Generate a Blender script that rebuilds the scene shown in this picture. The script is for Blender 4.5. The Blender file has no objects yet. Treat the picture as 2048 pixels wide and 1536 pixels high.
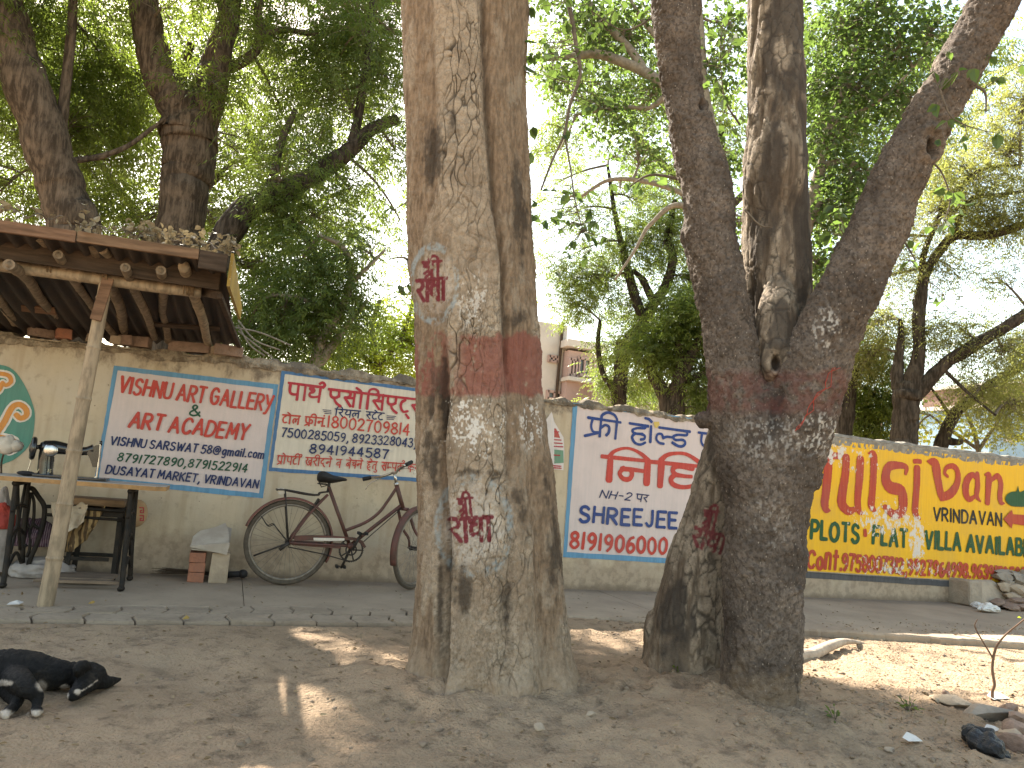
import bpy, bmesh, math, random
import numpy as np
from mathutils import Vector, Matrix
from mathutils.bvhtree import BVHTree

SC = bpy.context.scene
COL = SC.collection
rad = math.radians

# ------------------------------------------------------------------ camera
FPX = 1500.0                                   # focal length in photo pixels (2048 wide)
PITCH, ROLL, YAW, DIST, HCAM = 0.12638331, 0.08708543, 0.34760476, 6.40137969, 0.94596742
CAMPOS = np.array([0.0, -DIST, HCAM])
_F = np.array([math.sin(YAW)*math.cos(PITCH), math.cos(YAW)*math.cos(PITCH), math.sin(PITCH)])
_R0 = np.array([math.cos(YAW), -math.sin(YAW), 0.0]); _U0 = np.cross(_R0, _F)
_R = math.cos(ROLL)*_R0 + math.sin(ROLL)*_U0
_U = -math.sin(ROLL)*_R0 + math.cos(ROLL)*_U0
cam_d = bpy.data.cameras.new('camera'); cam = bpy.data.objects.new('camera', cam_d); COL.objects.link(cam)
cam_d.sensor_width = 36.0; cam_d.lens = FPX/2048*36.0; cam_d.clip_end = 2000; cam_d.clip_start = 0.05
M = Matrix(((_R[0], _U[0], -_F[0], CAMPOS[0]), (_R[1], _U[1], -_F[1], CAMPOS[1]), (_R[2], _U[2], -_F[2], CAMPOS[2]), (0, 0, 0, 1)))
cam.matrix_world = M
SC.camera = cam

# ------------------------------------------------------------------ sky, sun, exposure
SUN_EL, SUN_AZ = rad(44.5), rad(-13)             # azimuth measured from +Y (behind the wall) towards +X
world = bpy.data.worlds.new('World'); SC.world = world; world.use_nodes = True
wn = world.node_tree; wn.nodes.clear()
sky = wn.nodes.new('ShaderNodeTexSky'); sky.sky_type = 'NISHITA'; sky.sun_disc = False
sky.sun_elevation = SUN_EL; sky.sun_rotation = SUN_AZ; sky.air_density = 1.2; sky.dust_density = 1.3; sky.ozone_density = 1.0
bg = wn.nodes.new('ShaderNodeBackground'); bg.inputs[1].default_value = 0.13
wo = wn.nodes.new('ShaderNodeOutputWorld')
tint = wn.nodes.new('ShaderNodeMix'); tint.data_type = 'RGBA'; tint.blend_type = 'MULTIPLY'; tint.inputs[0].default_value = 1.0; tint.inputs[7].default_value = (1.0, 0.87, 0.69, 1)   # dusty warm air
wn.links.new(sky.outputs[0], tint.inputs[6]); wn.links.new(tint.outputs[2], bg.inputs[0]); wn.links.new(bg.outputs[0], wo.inputs[0])
sun_d = bpy.data.lights.new('sun', 'SUN'); sun_d.energy = 5.0; sun_d.angle = rad(0.55); sun_d.color = (1.0, 0.93, 0.82)
sun = bpy.data.objects.new('sun', sun_d); COL.objects.link(sun)
SUNDIR = Vector((math.sin(SUN_AZ)*math.cos(SUN_EL), math.cos(SUN_AZ)*math.cos(SUN_EL), math.sin(SUN_EL)))
sun.rotation_euler = SUNDIR.to_track_quat('Z', 'Y').to_euler()
sun.location = (0, 6, 12)
SC.view_settings.view_transform = 'Standard'; SC.view_settings.look = 'None'
SC.view_settings.exposure = 2.3; SC.view_settings.gamma = 1.0
SC.render.engine = 'CYCLES'
SC.cycles.max_bounces = 7; SC.cycles.diffuse_bounces = 4; SC.cycles.transmission_bounces = 4; SC.cycles.transparent_max_bounces = 8
SC.cycles.use_denoising = True
SC.cycles.sample_clamp_indirect = 6.0

# ------------------------------------------------------------------ measuring helpers
def ray(px):
    return _F + ((px[0]-1024)/FPX)*_R - ((px[1]-768)/FPX)*_U
def atY(px, Y=0.0):
    d = ray(px); return CAMPOS + d*((Y-CAMPOS[1])/d[1])
def atZ(px, Z=0.0):
    d = ray(px); return CAMPOS + d*((Z-CAMPOS[2])/d[2])
FH = np.array([math.sin(YAW), math.cos(YAW), 0.0])
def facing(px, P):
    """point on the upright plane through P that faces the photographer"""
    n = np.array(P, float)-CAMPOS; n[2] = 0; n /= np.linalg.norm(n)
    d = ray(px); return CAMPOS + d*((np.dot(np.array(P)-CAMPOS, n))/np.dot(d, n))

# ------------------------------------------------------------------ vector noise
def _hash(ix, iy, iz, seed):
    h = (ix.astype(np.int64)*374761393 + iy.astype(np.int64)*668265263 + iz.astype(np.int64)*2147483647 + seed*974634599) & 0xffffffff
    h = ((h ^ (h >> 13))*1274126177) & 0xffffffff
    h = (h ^ (h >> 16)); h = (h*2246822519) & 0xffffffff
    return (h ^ (h >> 15))/4294967295.0
def vnoise(P, seed=0):
    P = np.asarray(P, float); i = np.floor(P).astype(np.int64); f = P-i; u = f*f*f*(f*(f*6-15)+10)
    r = 0
    for a in (0, 1):
        wx = u[:, 0] if a else 1-u[:, 0]
        for b in (0, 1):
            wy = u[:, 1] if b else 1-u[:, 1]
            for c in (0, 1):
                wz = u[:, 2] if c else 1-u[:, 2]
                r = r + wx*wy*wz*_hash(i[:, 0]+a, i[:, 1]+b, i[:, 2]+c, seed)
    return r*2-1
def fbm(P, octs=4, seed=0, gain=0.5):
    P = np.asarray(P, float); s = 0; a = 1.0; t = 0
    for o in range(octs):
        s = s + a*vnoise(P*(2.03**o)+7.1*o, seed+o); t += a; a *= gain
    return s/t
def voro(P, seed=0):
    """distance to nearest cell border (F2-F1) and a random value per cell"""
    P = np.asarray(P, float); i = np.floor(P).astype(np.int64)
    f1 = np.full(len(P), 9.0); f2 = np.full(len(P), 9.0); cid = np.zeros(len(P))
    for a in (-1, 0, 1):
        for b in (-1, 0, 1):
            for c in (-1, 0, 1):
                q = i+np.array([a, b, c])
                o = np.stack([_hash(q[:, 0], q[:, 1], q[:, 2], seed+k) for k in (11, 12, 13)], 1)
                d = np.linalg.norm(q+o-P, axis=1)
                n = d < f1
                f2 = np.where(n, f1, np.minimum(f2, d)); cid = np.where(n, _hash(q[:, 0], q[:, 1], q[:, 2], seed+14), cid); f1 = np.where(n, d, f1)
    return f2-f1, cid

# ------------------------------------------------------------------ materials
def col(r, g, b): return (r, g, b, 1.0)
class NT:
    def __init__(self, name):
        self.m = bpy.data.materials.new(name); self.m.use_nodes = True
        self.t = self.m.node_tree; self.t.nodes.clear()
        self.out = self.t.nodes.new('ShaderNodeOutputMaterial')
        self.tc = self.t.nodes.new('ShaderNodeTexCoord'); self.obj = self.tc.outputs['Object']
    def n(self, typ, ins=None, **kw):
        nd = self.t.nodes.new(typ)
        for k, v in kw.items(): setattr(nd, k, v)
        for k, v in (ins or {}).items(): self.set(nd.inputs[k], v)
        return nd
    def set(self, sock, v):
        if isinstance(v, bpy.types.NodeSocket): self.t.links.new(v, sock)
        else: sock.default_value = v
    def map(self, scale=(1, 1, 1), rot=(0, 0, 0), vec=None):
        return self.n('ShaderNodeMapping', {'Vector': vec or self.obj, 'Scale': scale, 'Rotation': rot}).outputs[0]
    def noise(self, scale, detail=4, rough=0.55, vec=None, dist=0.0):
        return self.n('ShaderNodeTexNoise', {'Vector': vec or self.obj, 'Scale': scale, 'Detail': detail, 'Roughness': rough, 'Distortion': dist}).outputs[0]
    def voro(self, scale, vec=None, feature='F1', out=0):
        return self.n('ShaderNodeTexVoronoi', {'Vector': vec or self.obj, 'Scale': scale}, feature=feature).outputs[out]
    def math(self, op, a, b=0.0, clamp=False):
        nd = self.n('ShaderNodeMath', {0: a, 1: b}, operation=op); nd.use_clamp = clamp; return nd.outputs[0]
    def step(self, v, lo, hi):
        return self.n('ShaderNodeMapRange', {'Value': v, 'From Min': lo, 'From Max': hi, 'To Min': 0.0, 'To Max': 1.0}, interpolation_type='SMOOTHSTEP').outputs[0]
    def ramp(self, v, stops):
        nd = self.n('ShaderNodeValToRGB', {0: v}); e = nd.color_ramp.elements
        while len(e) < len(stops): e.new(0.5)
        for k, (p, c) in enumerate(stops): e[k].position = p; e[k].color = col(*c) if len(c) == 3 else c
        return nd.outputs[0]
    def mix(self, f, a, b, blend='MIX'):
        nd = self.n('ShaderNodeMix', data_type='RGBA', blend_type=blend)
        self.set(nd.inputs[0], f)
        self.set(nd.inputs[6], col(*a) if isinstance(a, tuple) and len(a) == 3 else a)
        self.set(nd.inputs[7], col(*b) if isinstance(b, tuple) and len(b) == 3 else b)
        return nd.outputs[2]
    def xyz(self, vec=None):
        return self.n('ShaderNodeSeparateXYZ', {0: vec or self.obj}).outputs
    def attr(self, name, out='Fac'):
        return self.n('ShaderNodeAttribute', attribute_name=name).outputs[out]
    def bump(self, h, dist=0.01, strength=1.0, normal=None):
        nd = self.n('ShaderNodeBump', {'Height': h, 'Distance': dist, 'Strength': strength})
        if normal: self.set(nd.inputs['Normal'], normal)
        return nd.outputs[0]
    def finish(self, base, rough=0.8, normal=None, metal=0.0, spec=0.3):
        b = self.n('ShaderNodeBsdfPrincipled')
        self.set(b.inputs['Base Color'], col(*base) if isinstance(base, tuple) and len(base) == 3 else base)
        self.set(b.inputs['Roughness'], rough); self.set(b.inputs['Metallic'], metal); self.set(b.inputs['Specular IOR Level'], spec)
        if normal: self.set(b.inputs['Normal'], normal)
        self.t.links.new(b.outputs[0], self.out.inputs[0]); self.b = b
        return self.m

def simple(name, c, rough=0.7, var=0.25, scale=12.0, bump=0.002, metal=0.0, spec=0.3, bscale=60, c2=None):
    """a mottled material: colour c drifting towards c2 (or a darker c) with fine grain in the bump"""
    N = NT(name); f = N.noise(scale, 5, 0.6)
    c2 = c2 or tuple(x*(1-var) for x in c)
    base = N.mix(N.step(f, 0.32, 0.68), c, c2)
    return N.finish(base, rough, N.bump(N.noise(bscale, 4), bump), metal, spec)

# ------------------------------------------------------------------ mesh helpers
def link(name, verts, faces, mat=None, parent=None, origin=(0, 0, 0), smooth=False, mats=None, mi=None):
    me = bpy.data.meshes.new(name); o = np.array(origin, float)
    v = np.asarray(verts, float).reshape(-1, 3)-o
    me.from_pydata(v.tolist(), [], [tuple(int(i) for i in f) for f in faces])
    if mats:
        for m in mats: me.materials.append(m)
        if mi is not None: me.polygons.foreach_set('material_index', np.asarray(mi, np.int32))
    elif mat: me.materials.append(mat)
    if smooth: me.polygons.foreach_set('use_smooth', np.ones(len(me.polygons), bool))
    me.update()
    ob = bpy.data.objects.new(name, me); COL.objects.link(ob)
    if parent is not None: ob.parent = parent
    else: ob.location = origin
    return ob
def fastmesh(name, V, F, mat, parent=None, origin=(0, 0, 0), smooth=False, attrs=None, mat2=None, n1=0):
    """V (n,3), F (m,k) all faces with k corners"""
    V = np.asarray(V, np.float32)-np.array(origin, np.float32); F = np.asarray(F, np.int32); m, k = F.shape
    me = bpy.data.meshes.new(name)
    me.vertices.add(len(V)); me.vertices.foreach_set('co', V.ravel())
    me.loops.add(m*k); me.loops.foreach_set('vertex_index', F.ravel())
    me.polygons.add(m); me.polygons.foreach_set('loop_start', np.arange(0, m*k, k, dtype=np.int32))
    me.polygons.foreach_set('loop_total', np.full(m, k, np.int32))
    if smooth: me.polygons.foreach_set('use_smooth', np.ones(m, bool))
    me.update(calc_edges=True)
    for an, av in (attrs or {}).items():
        a = me.attributes.new(an, 'FLOAT', 'POINT'); a.data.foreach_set('value', np.asarray(av, np.float32))
    me.materials.append(mat)
    if mat2: me.materials.append(mat2); me.polygons.foreach_set('material_index', (np.arange(m) >= n1).astype(np.int32))
    ob = bpy.data.objects.new(name, me); COL.objects.link(ob)
    if parent is not None: ob.parent = parent
    else: ob.location = origin
    return ob
def tag(o, label, cat, group=None, kind=None):
    o['label'] = label; o['category'] = cat
    if group: o['group'] = group
    if kind: o['kind'] = kind
    return o
def root(name, loc, label, cat, group=None):
    o = bpy.data.objects.new(name, None); COL.objects.link(o); o.location = loc; o.empty_display_size = 0.1
    return tag(o, label, cat, group)
def struct(o): o['kind'] = 'structure'; return o

def catmull(pts, n=6, closed=False):
    P = np.asarray(pts, float)
    if len(P) < 3: return P
    if closed: Q = np.vstack([P[-1], P, P[0], P[1]])
    else: Q = np.vstack([2*P[0]-P[1], P, 2*P[-1]-P[-2]])
    out = []
    for k in range(1, len(Q)-2):
        p0, p1, p2, p3 = Q[k-1], Q[k], Q[k+1], Q[k+2]
        for t in np.linspace(0, 1, n, endpoint=False):
            out.append(0.5*((2*p1)+(-p0+p2)*t+(2*p0-5*p1+4*p2-p3)*t*t+(-p0+3*p1-3*p2+p3)*t**3))
    if not closed: out.append(P[-1])
    return np.array(out)

class MB:
    """collects shapes into one mesh"""
    def __init__(s): s.v = []; s.f = []; s.m = []; s.k = 0
    def add(s, v, f, m=0):
        b = len(s.v); s.v.extend([tuple(float(c) for c in p) for p in v]); s.f.extend([tuple(int(i)+b for i in q) for q in f]); s.m.extend([m]*len(f)); return s
    def box(s, c, size, R=None, m=0, bev=0.0, jit=0.0, seed=0):
        """box with chamfered edges; jit roughens the corners"""
        bm = bmesh.new(); bmesh.ops.create_cube(bm, size=1.0)
        for v in bm.verts: v.co = Vector((v.co.x*size[0], v.co.y*size[1], v.co.z*size[2]))
        if bev: bmesh.ops.bevel(bm, geom=bm.edges[:], offset=bev, segments=2, affect='EDGES', profile=0.6)
        if jit:
            rr = random.Random(seed)
            for v in bm.verts: v.co += Vector((rr.uniform(-jit, jit), rr.uniform(-jit, jit), rr.uniform(-jit, jit)))
        R = R or Matrix.Identity(3)
        bm.verts.index_update()
        s.add([R @ v.co+Vector(c) for v in bm.verts], [[v.index for v in f.verts] for f in bm.faces], m); bm.free(); return s
    def tube(s, pts, r, seg=10, cap=True, m=0, flat=1.0, ov=None):
        P = np.asarray(pts, float); n = len(P); r = np.broadcast_to(np.asarray(r, float), (n,))
        T = np.gradient(P, axis=0) if n > 2 else np.repeat((P[1]-P[0])[None], n, 0)
        T /= np.linalg.norm(T, axis=1, keepdims=True)+1e-12
        up = np.array([0, 0, 1.0]) if abs(T[0][2]) < 0.9 else np.array([1.0, 0, 0])
        if ov is not None: up = np.array(ov, float)
        a = np.cross(T[0], up); a /= np.linalg.norm(a)+1e-12
        V = []
        for k in range(n):
            a = a-T[k]*np.dot(a, T[k]); a /= np.linalg.norm(a)+1e-12; b = np.cross(T[k], a)
            for j in range(seg):
                t = 2*math.pi*j/seg; V.append(P[k]+r[k]*(math.cos(t)*a+flat*math.sin(t)*b))
        F = [(k*seg+j, k*seg+(j+1) % seg, (k+1)*seg+(j+1) % seg, (k+1)*seg+j) for k in range(n-1) for j in range(seg)]
        if cap: F += [tuple(range(seg))[::-1], tuple((n-1)*seg+j for j in range(seg))]
        return s.add(V, F, m)
    def bar(s, p, q, w, h, up=(0, 0, 1), m=0, bev=0.0):
        p = np.array(p, float); q = np.array(q, float); d = Vector(q-p); L = d.length; d.normalize()
        u = Vector(up); x = d.cross(u); x.normalize(); u = x.cross(d)
        R = Matrix((x, d, u)).transposed()
        return s.box((p+q)/2, (w, L, h), R, m, bev)
    def ring(s, c, R, r, axis, seg=48, rs=8, m=0, ux=None, flat=1.0):
        ax = Vector(axis).normalized(); u = Vector(ux) if ux is not None else (Vector((0, 0, 1)) if abs(ax.z) < 0.9 else Vector((1, 0, 0)))
        u = (u-ax*u.dot(ax)).normalized(); w = ax.cross(u)
        V = []; c = Vector(c)
        for k in range(seg):
            t = 2*math.pi*k/seg; d = u*math.cos(t)+w*math.sin(t)
            for j in range(rs):
                a = 2*math.pi*j/rs; V.append(c+d*(R+r*math.cos(a))+ax*(r*flat*math.sin(a)))
        F = [(k*rs+j, ((k+1) % seg)*rs+j, ((k+1) % seg)*rs+(j+1) % rs, k*rs+(j+1) % rs) for k in range(seg) for j in range(rs)]
        return s.add(V, F, m)
    def ell(s, c, rx, ry=None, rz=None, R=None, seg=16, rings=10, m=0):
        ry = ry or rx; rz = rz or rx; R = R or Matrix.Identity(3); V = []; F = []
        for i in range(rings+1):
            ph = math.pi*i/rings
            for j in range(seg):
                th = 2*math.pi*j/seg
                V.append(R @ Vector((rx*math.sin(ph)*math.cos(th), ry*math.sin(ph)*math.sin(th), rz*math.cos(ph)))+Vector(c))
        for i in range(rings):
            for j in range(seg): F.append((i*seg+j, (i+1)*seg+j, (i+1)*seg+(j+1) % seg, i*seg+(j+1) % seg))
        return s.add(V, F, m)
    def prism(s, poly, d, m=0):
        """poly: 3-D outline; extruded along vector d"""
        n = len(poly); P = [np.array(p, float) for p in poly]; d = np.array(d, float)
        V = P+[p+d for p in P]
        F = [tuple(range(n))[::-1], tuple(range(n, 2*n))]+[(j, (j+1) % n, n+(j+1) % n, n+j) for j in range(n)]
        return s.add(V, F, m)
    def build(s, name, mat, parent=None, origin=(0, 0, 0), smooth=False, mats=None, auto=None):
        o = link(name, s.v, s.f, mat, parent, origin, smooth or auto is not None, mats, s.m if mats else None)
        if auto is not None:
            bm = bmesh.new(); bm.from_mesh(o.data); bmesh.ops.recalc_face_normals(bm, faces=bm.faces[:])
            for e in bm.edges:
                if len(e.link_faces) == 2 and e.calc_face_angle(0) > rad(auto): e.smooth = False
            bm.to_mesh(o.data); bm.free()
        return o
def evaluated(ob):
    """bake an object's modifiers into its mesh"""
    dg = bpy.context.evaluated_depsgraph_get(); me = bpy.data.meshes.new_from_object(ob.evaluated_get(dg))
    old = ob.data; ob.modifiers.clear(); ob.data = me; bpy.data.meshes.remove(old); return ob
def get_co(me):
    a = np.empty(len(me.vertices)*3, np.float32); me.vertices.foreach_get('co', a); return a.reshape(-1, 3).astype(float)
def get_no(me):
    a = np.empty(len(me.vertices)*3, np.float32); me.vertices.foreach_get('normal', a); return a.reshape(-1, 3).astype(float)
def set_co(me, V): me.vertices.foreach_set('co', np.asarray(V, np.float32).ravel()); me.update()
def set_attr(me, name, v):
    a = me.attributes.new(name, 'FLOAT', 'POINT'); a.data.foreach_set('value', np.asarray(v, np.float32))
def remeshed(name, mb, mat, voxel, smooth_it=6, parent=None, origin=(0, 0, 0)):
    """one continuous skin round overlapping shapes"""
    ob = mb.build(name, mat, parent, origin)
    md = ob.modifiers.new('r', 'REMESH'); md.mode = 'VOXEL'; md.voxel_size = voxel; md.use_smooth_shade = True
    if smooth_it:
        sm = ob.modifiers.new('s', 'SMOOTH'); sm.iterations = smooth_it; sm.factor = 0.5
    evaluated(ob)
    if not ob.data.materials: ob.data.materials.append(mat)
    ob.data.polygons.foreach_set('use_smooth', np.ones(len(ob.data.polygons), bool))
    return ob
# ------------------------------------------------------------------ brush lettering
GL = {
'A': (70, "0,0 35,100 70,0;14,35 56,35"), 'B': (60, "0,0 0,100;~0,100 40,98 52,76 38,55 0,53;~0,53 45,52 60,28 45,3 0,0"),
'C': (64, "~62,80 48,97 25,98 5,75 2,45 10,15 30,0 50,3 64,18"), 'D': (64, "0,0 0,100;~0,100 35,97 60,75 64,45 52,12 30,1 0,0"),
'E': (52, "52,100 0,100 0,0 52,0;0,52 44,52"), 'F': (50, "50,100 0,100 0,0;0,52 42,52"),
'G': (68, "~62,80 48,97 25,98 5,75 2,45 10,15 30,0 52,5 66,25;66,25 66,48 38,48"), 'H': (60, "0,0 0,100;60,0 60,100;0,52 60,52"),
'I': (6, "3,0 3,100"), 'J': (44, "~42,100 42,40 36,8 18,0 2,18"), 'K': (58, "0,0 0,100;56,100 0,45;16,58 58,0"), 'L': (48, "0,100 0,0 48,0"),
'M': (76, "0,0 8,100 38,30 68,100 76,0"), 'N': (62, "0,0 0,100 62,0 62,100"), 'O': (72, "~36,100 10,85 0,50 10,15 36,0 62,15 72,50 62,85 36,100"),
'P': (56, "0,0 0,100;~0,100 40,98 56,74 40,48 0,46"), 'R': (60, "0,0 0,100;~0,100 40,98 56,76 40,52 0,50;22,50 60,0"),
'S': (58, "~54,84 40,98 18,97 5,80 10,60 30,50 50,40 56,20 42,3 18,0 2,14"), 'T': (60, "0,100 60,100;30,100 30,0"),
'U': (62, "~0,100 0,40 8,8 31,0 54,8 62,40 62,100"), 'V': (66, "0,100 33,0 66,100"), 'W': (90, "0,100 22,0 45,80 68,0 90,100"),
'Y': (62, "0,100 31,48 62,100;31,48 31,0"), 'y': (62, "0,100 24,45;~62,100 44,50 28,8 14,-16 0,-18"),
'0': (56, "~28,100 6,82 0,50 6,18 28,0 50,18 56,50 50,82 28,100"), '1': (14, "8,100 6,0"),
'2': (56, "~2,80 12,97 32,100 50,86 48,62 28,35 2,2;2,2 56,2"), '3': (54, "~4,88 20,100 44,95 48,72 24,55;~24,55 50,46 54,22 36,1 14,2 0,16"),
'4': (56, "40,0 40,100 0,32 56,32"), '5': (54, "50,100 10,100 6,58;~6,58 28,64 50,50 54,25 38,2 14,0 0,14"),
'6': (54, "~46,95 26,88 8,60 2,32 12,5 32,0 52,18 50,42 30,54 6,36"), '7': (54, "0,100 54,100;~54,100 34,60 20,0"),
'8': (54, "~28,54 8,66 6,86 28,100 48,88 46,66 28,54;~28,54 6,40 0,20 26,0 54,18 50,40 28,54"), '9': (54, "~50,64 30,46 8,56 4,80 26,100 48,86 52,60 44,25 20,0"),
'&': (64, "~64,0 30,50 14,78 26,100 42,86 30,58 6,34 4,10 26,0 48,12 60,40"),
'@': (100, "~66,66 50,72 34,58 34,36 48,28 64,42 68,70;~68,70 64,36 78,26 94,46 88,80 56,100 20,86 2,50 14,12 46,-4 80,8"),
',': (16, "~12,8 11,-6 2,-22"), '.': (12, "6,0 6,7"), '-': (36, "0,48 36,48"), ' ': (34, ""),
'a': (50, "~46,58 28,68 8,52 4,26 16,2 32,6 46,30;48,66 48,0"), 'c': (44, "~42,54 28,66 10,56 2,32 12,6 28,0 44,12"),
'g': (50, "~46,58 28,68 8,52 4,28 16,6 32,10 46,34;~48,66 48,-10 36,-32 8,-26"), 'i': (6, "3,0 3,64;3,84 3,90"), 'l': (6, "3,0 3,100"),
'm': (74, "0,0 0,66;~0,40 12,64 30,62 36,40 36,0;~36,40 48,64 66,62 72,40 72,0"), 'n': (46, "0,0 0,92;~0,60 14,92 36,90 44,60 44,0"),
'o': (48, "~24,68 6,56 0,34 6,10 24,0 42,10 48,34 42,56 24,68"), 't': (40, "18,112 18,0;0,80 38,80"),
}
# Devanagari pieces: the head line runs at 100
DV = {
'aa': (24, "14,100 14,0"), 'p': (60, "~8,98 8,60 14,38 30,32 50,36;50,100 50,0"), 'r': (44, "~18,98 32,90 36,74 26,60 6,54;~6,54 22,32 42,2"),
'th': (68, "~22,84 12,92 4,80 18,72 28,80 24,62 8,52 8,34 26,28 58,38;58,100 58,0"),
'ev': (64, "~8,98 8,66 16,50 34,48 50,60;50,100 50,58;~30,48 30,32 42,12 62,-4"),
's': (64, "~18,98 32,88 32,70 22,58 6,54;6,54 40,2;8,56 54,56;54,100 54,0"), 'o': (30, "14,100 14,0;~14,100 4,116 -16,130"),
'ee': (26, "14,100 14,0;~14,100 10,122 -8,134 -28,126 -36,100"), 'i': (22, "10,100 10,0;~10,100 16,124 36,134 56,124 62,100"),
'e': (0, "~-14,100 -22,114 -40,128"), 'reph': (0, "~-12,100 -2,116 -16,132 -30,120"), 'T': (50, "26,100 26,84;~26,84 8,66 6,34 20,8 44,14"),
'vir': (0, "-24,-8 -8,-30"), 'y': (62, "~8,96 20,88 18,72 8,56 16,36 34,34 52,44;52,100 52,0"),
'l': (68, "~14,10 4,34 10,58 24,64 34,48 28,26;~32,46 40,62 58,62;58,100 58,0"), 'hs': (44, "~18,98 32,88 32,70 22,58 6,54;6,54 38,4;8,56 44,56"),
'fr': (80, "~8,98 8,60 14,38 30,32 44,36;44,100 44,0;~44,60 60,72 74,60 72,34 60,28;44,28 2,0"),
'n': (60, "~16,58 4,52 6,36 18,36 20,50 14,58;14,58 50,58;50,100 50,0"), 'dot': (0, "-14,122 -13,128"),
'pr': (60, "~8,98 8,60 14,38 30,32 50,36;50,100 50,0;50,26 8,-4"), 'kh': (82, "~10,98 24,88 24,68 8,58;~8,58 22,24 40,8 72,30;~72,56 52,66 40,48 50,32 72,44;72,100 72,0"),
'd': (54, "26,100 26,82;~26,82 8,68 6,46 20,36 34,44;~28,40 34,20 52,0"), 'v': (58, "~48,62 30,68 8,52 12,32 30,30 48,46;48,100 48,0"),
'b': (58, "~48,62 30,68 8,52 12,32 30,30 48,46;48,100 48,0;14,60 44,36"), 'ch': (58, "4,72 32,72;~30,72 14,48 28,34 48,42;48,100 48,0"),
'h': (56, "28,100 28,84;~46,84 12,80 8,60 30,56;~30,56 12,46 12,24 34,26 42,36;~12,26 20,2 48,-12"),
't': (56, "46,64 28,64;~28,64 10,48 14,12;46,100 46,0"), 'u': (0, "~-12,-4 4,-16 -10,-34 -32,-26"),
'hm': (46, "8,100 8,40;~8,40 2,30 12,26 14,40;8,42 46,42"), 'k': (76, "36,100 36,0;~36,58 20,68 6,54 10,34 24,36 36,50;~36,58 52,70 68,58 66,34 56,30"),
'shr': (62, "~8,86 18,98 28,84 16,72 8,74;~16,72 34,66 34,48 10,30;50,100 50,0;50,34 16,6"), 'dh': (62, "~22,86 12,96 4,84 18,74;~28,72 10,64 8,34 26,28 50,38;50,100 50,0"),
}
def parse(s):
    out = []
    for q in s.split(';'):
        if not q.strip(): continue
        sm = q[0] == '~'; P = [tuple(float(c) for c in t.split(',')) for t in q.lstrip('~').split()]
        out.append((sm, P))
    return out
def stroke_lines(sm, P, lim=38):
    """split at sharp corners so that every piece is a clean brush stroke"""
    P = np.array(P, float)
    if sm: return [catmull(P, 7)]
    out = []; cur = [P[0]]
    for k in range(1, len(P)):
        cur.append(P[k])
        if k < len(P)-1:
            a = P[k]-P[k-1]; b = P[k+1]-P[k]
            an = math.degrees(math.acos(max(-1, min(1, np.dot(a, b)/(np.linalg.norm(a)*np.linalg.norm(b)+1e-9)))))
            if an > lim: out.append(np.array(cur)); cur = [P[k]]
    out.append(np.array(cur)); return out
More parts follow.
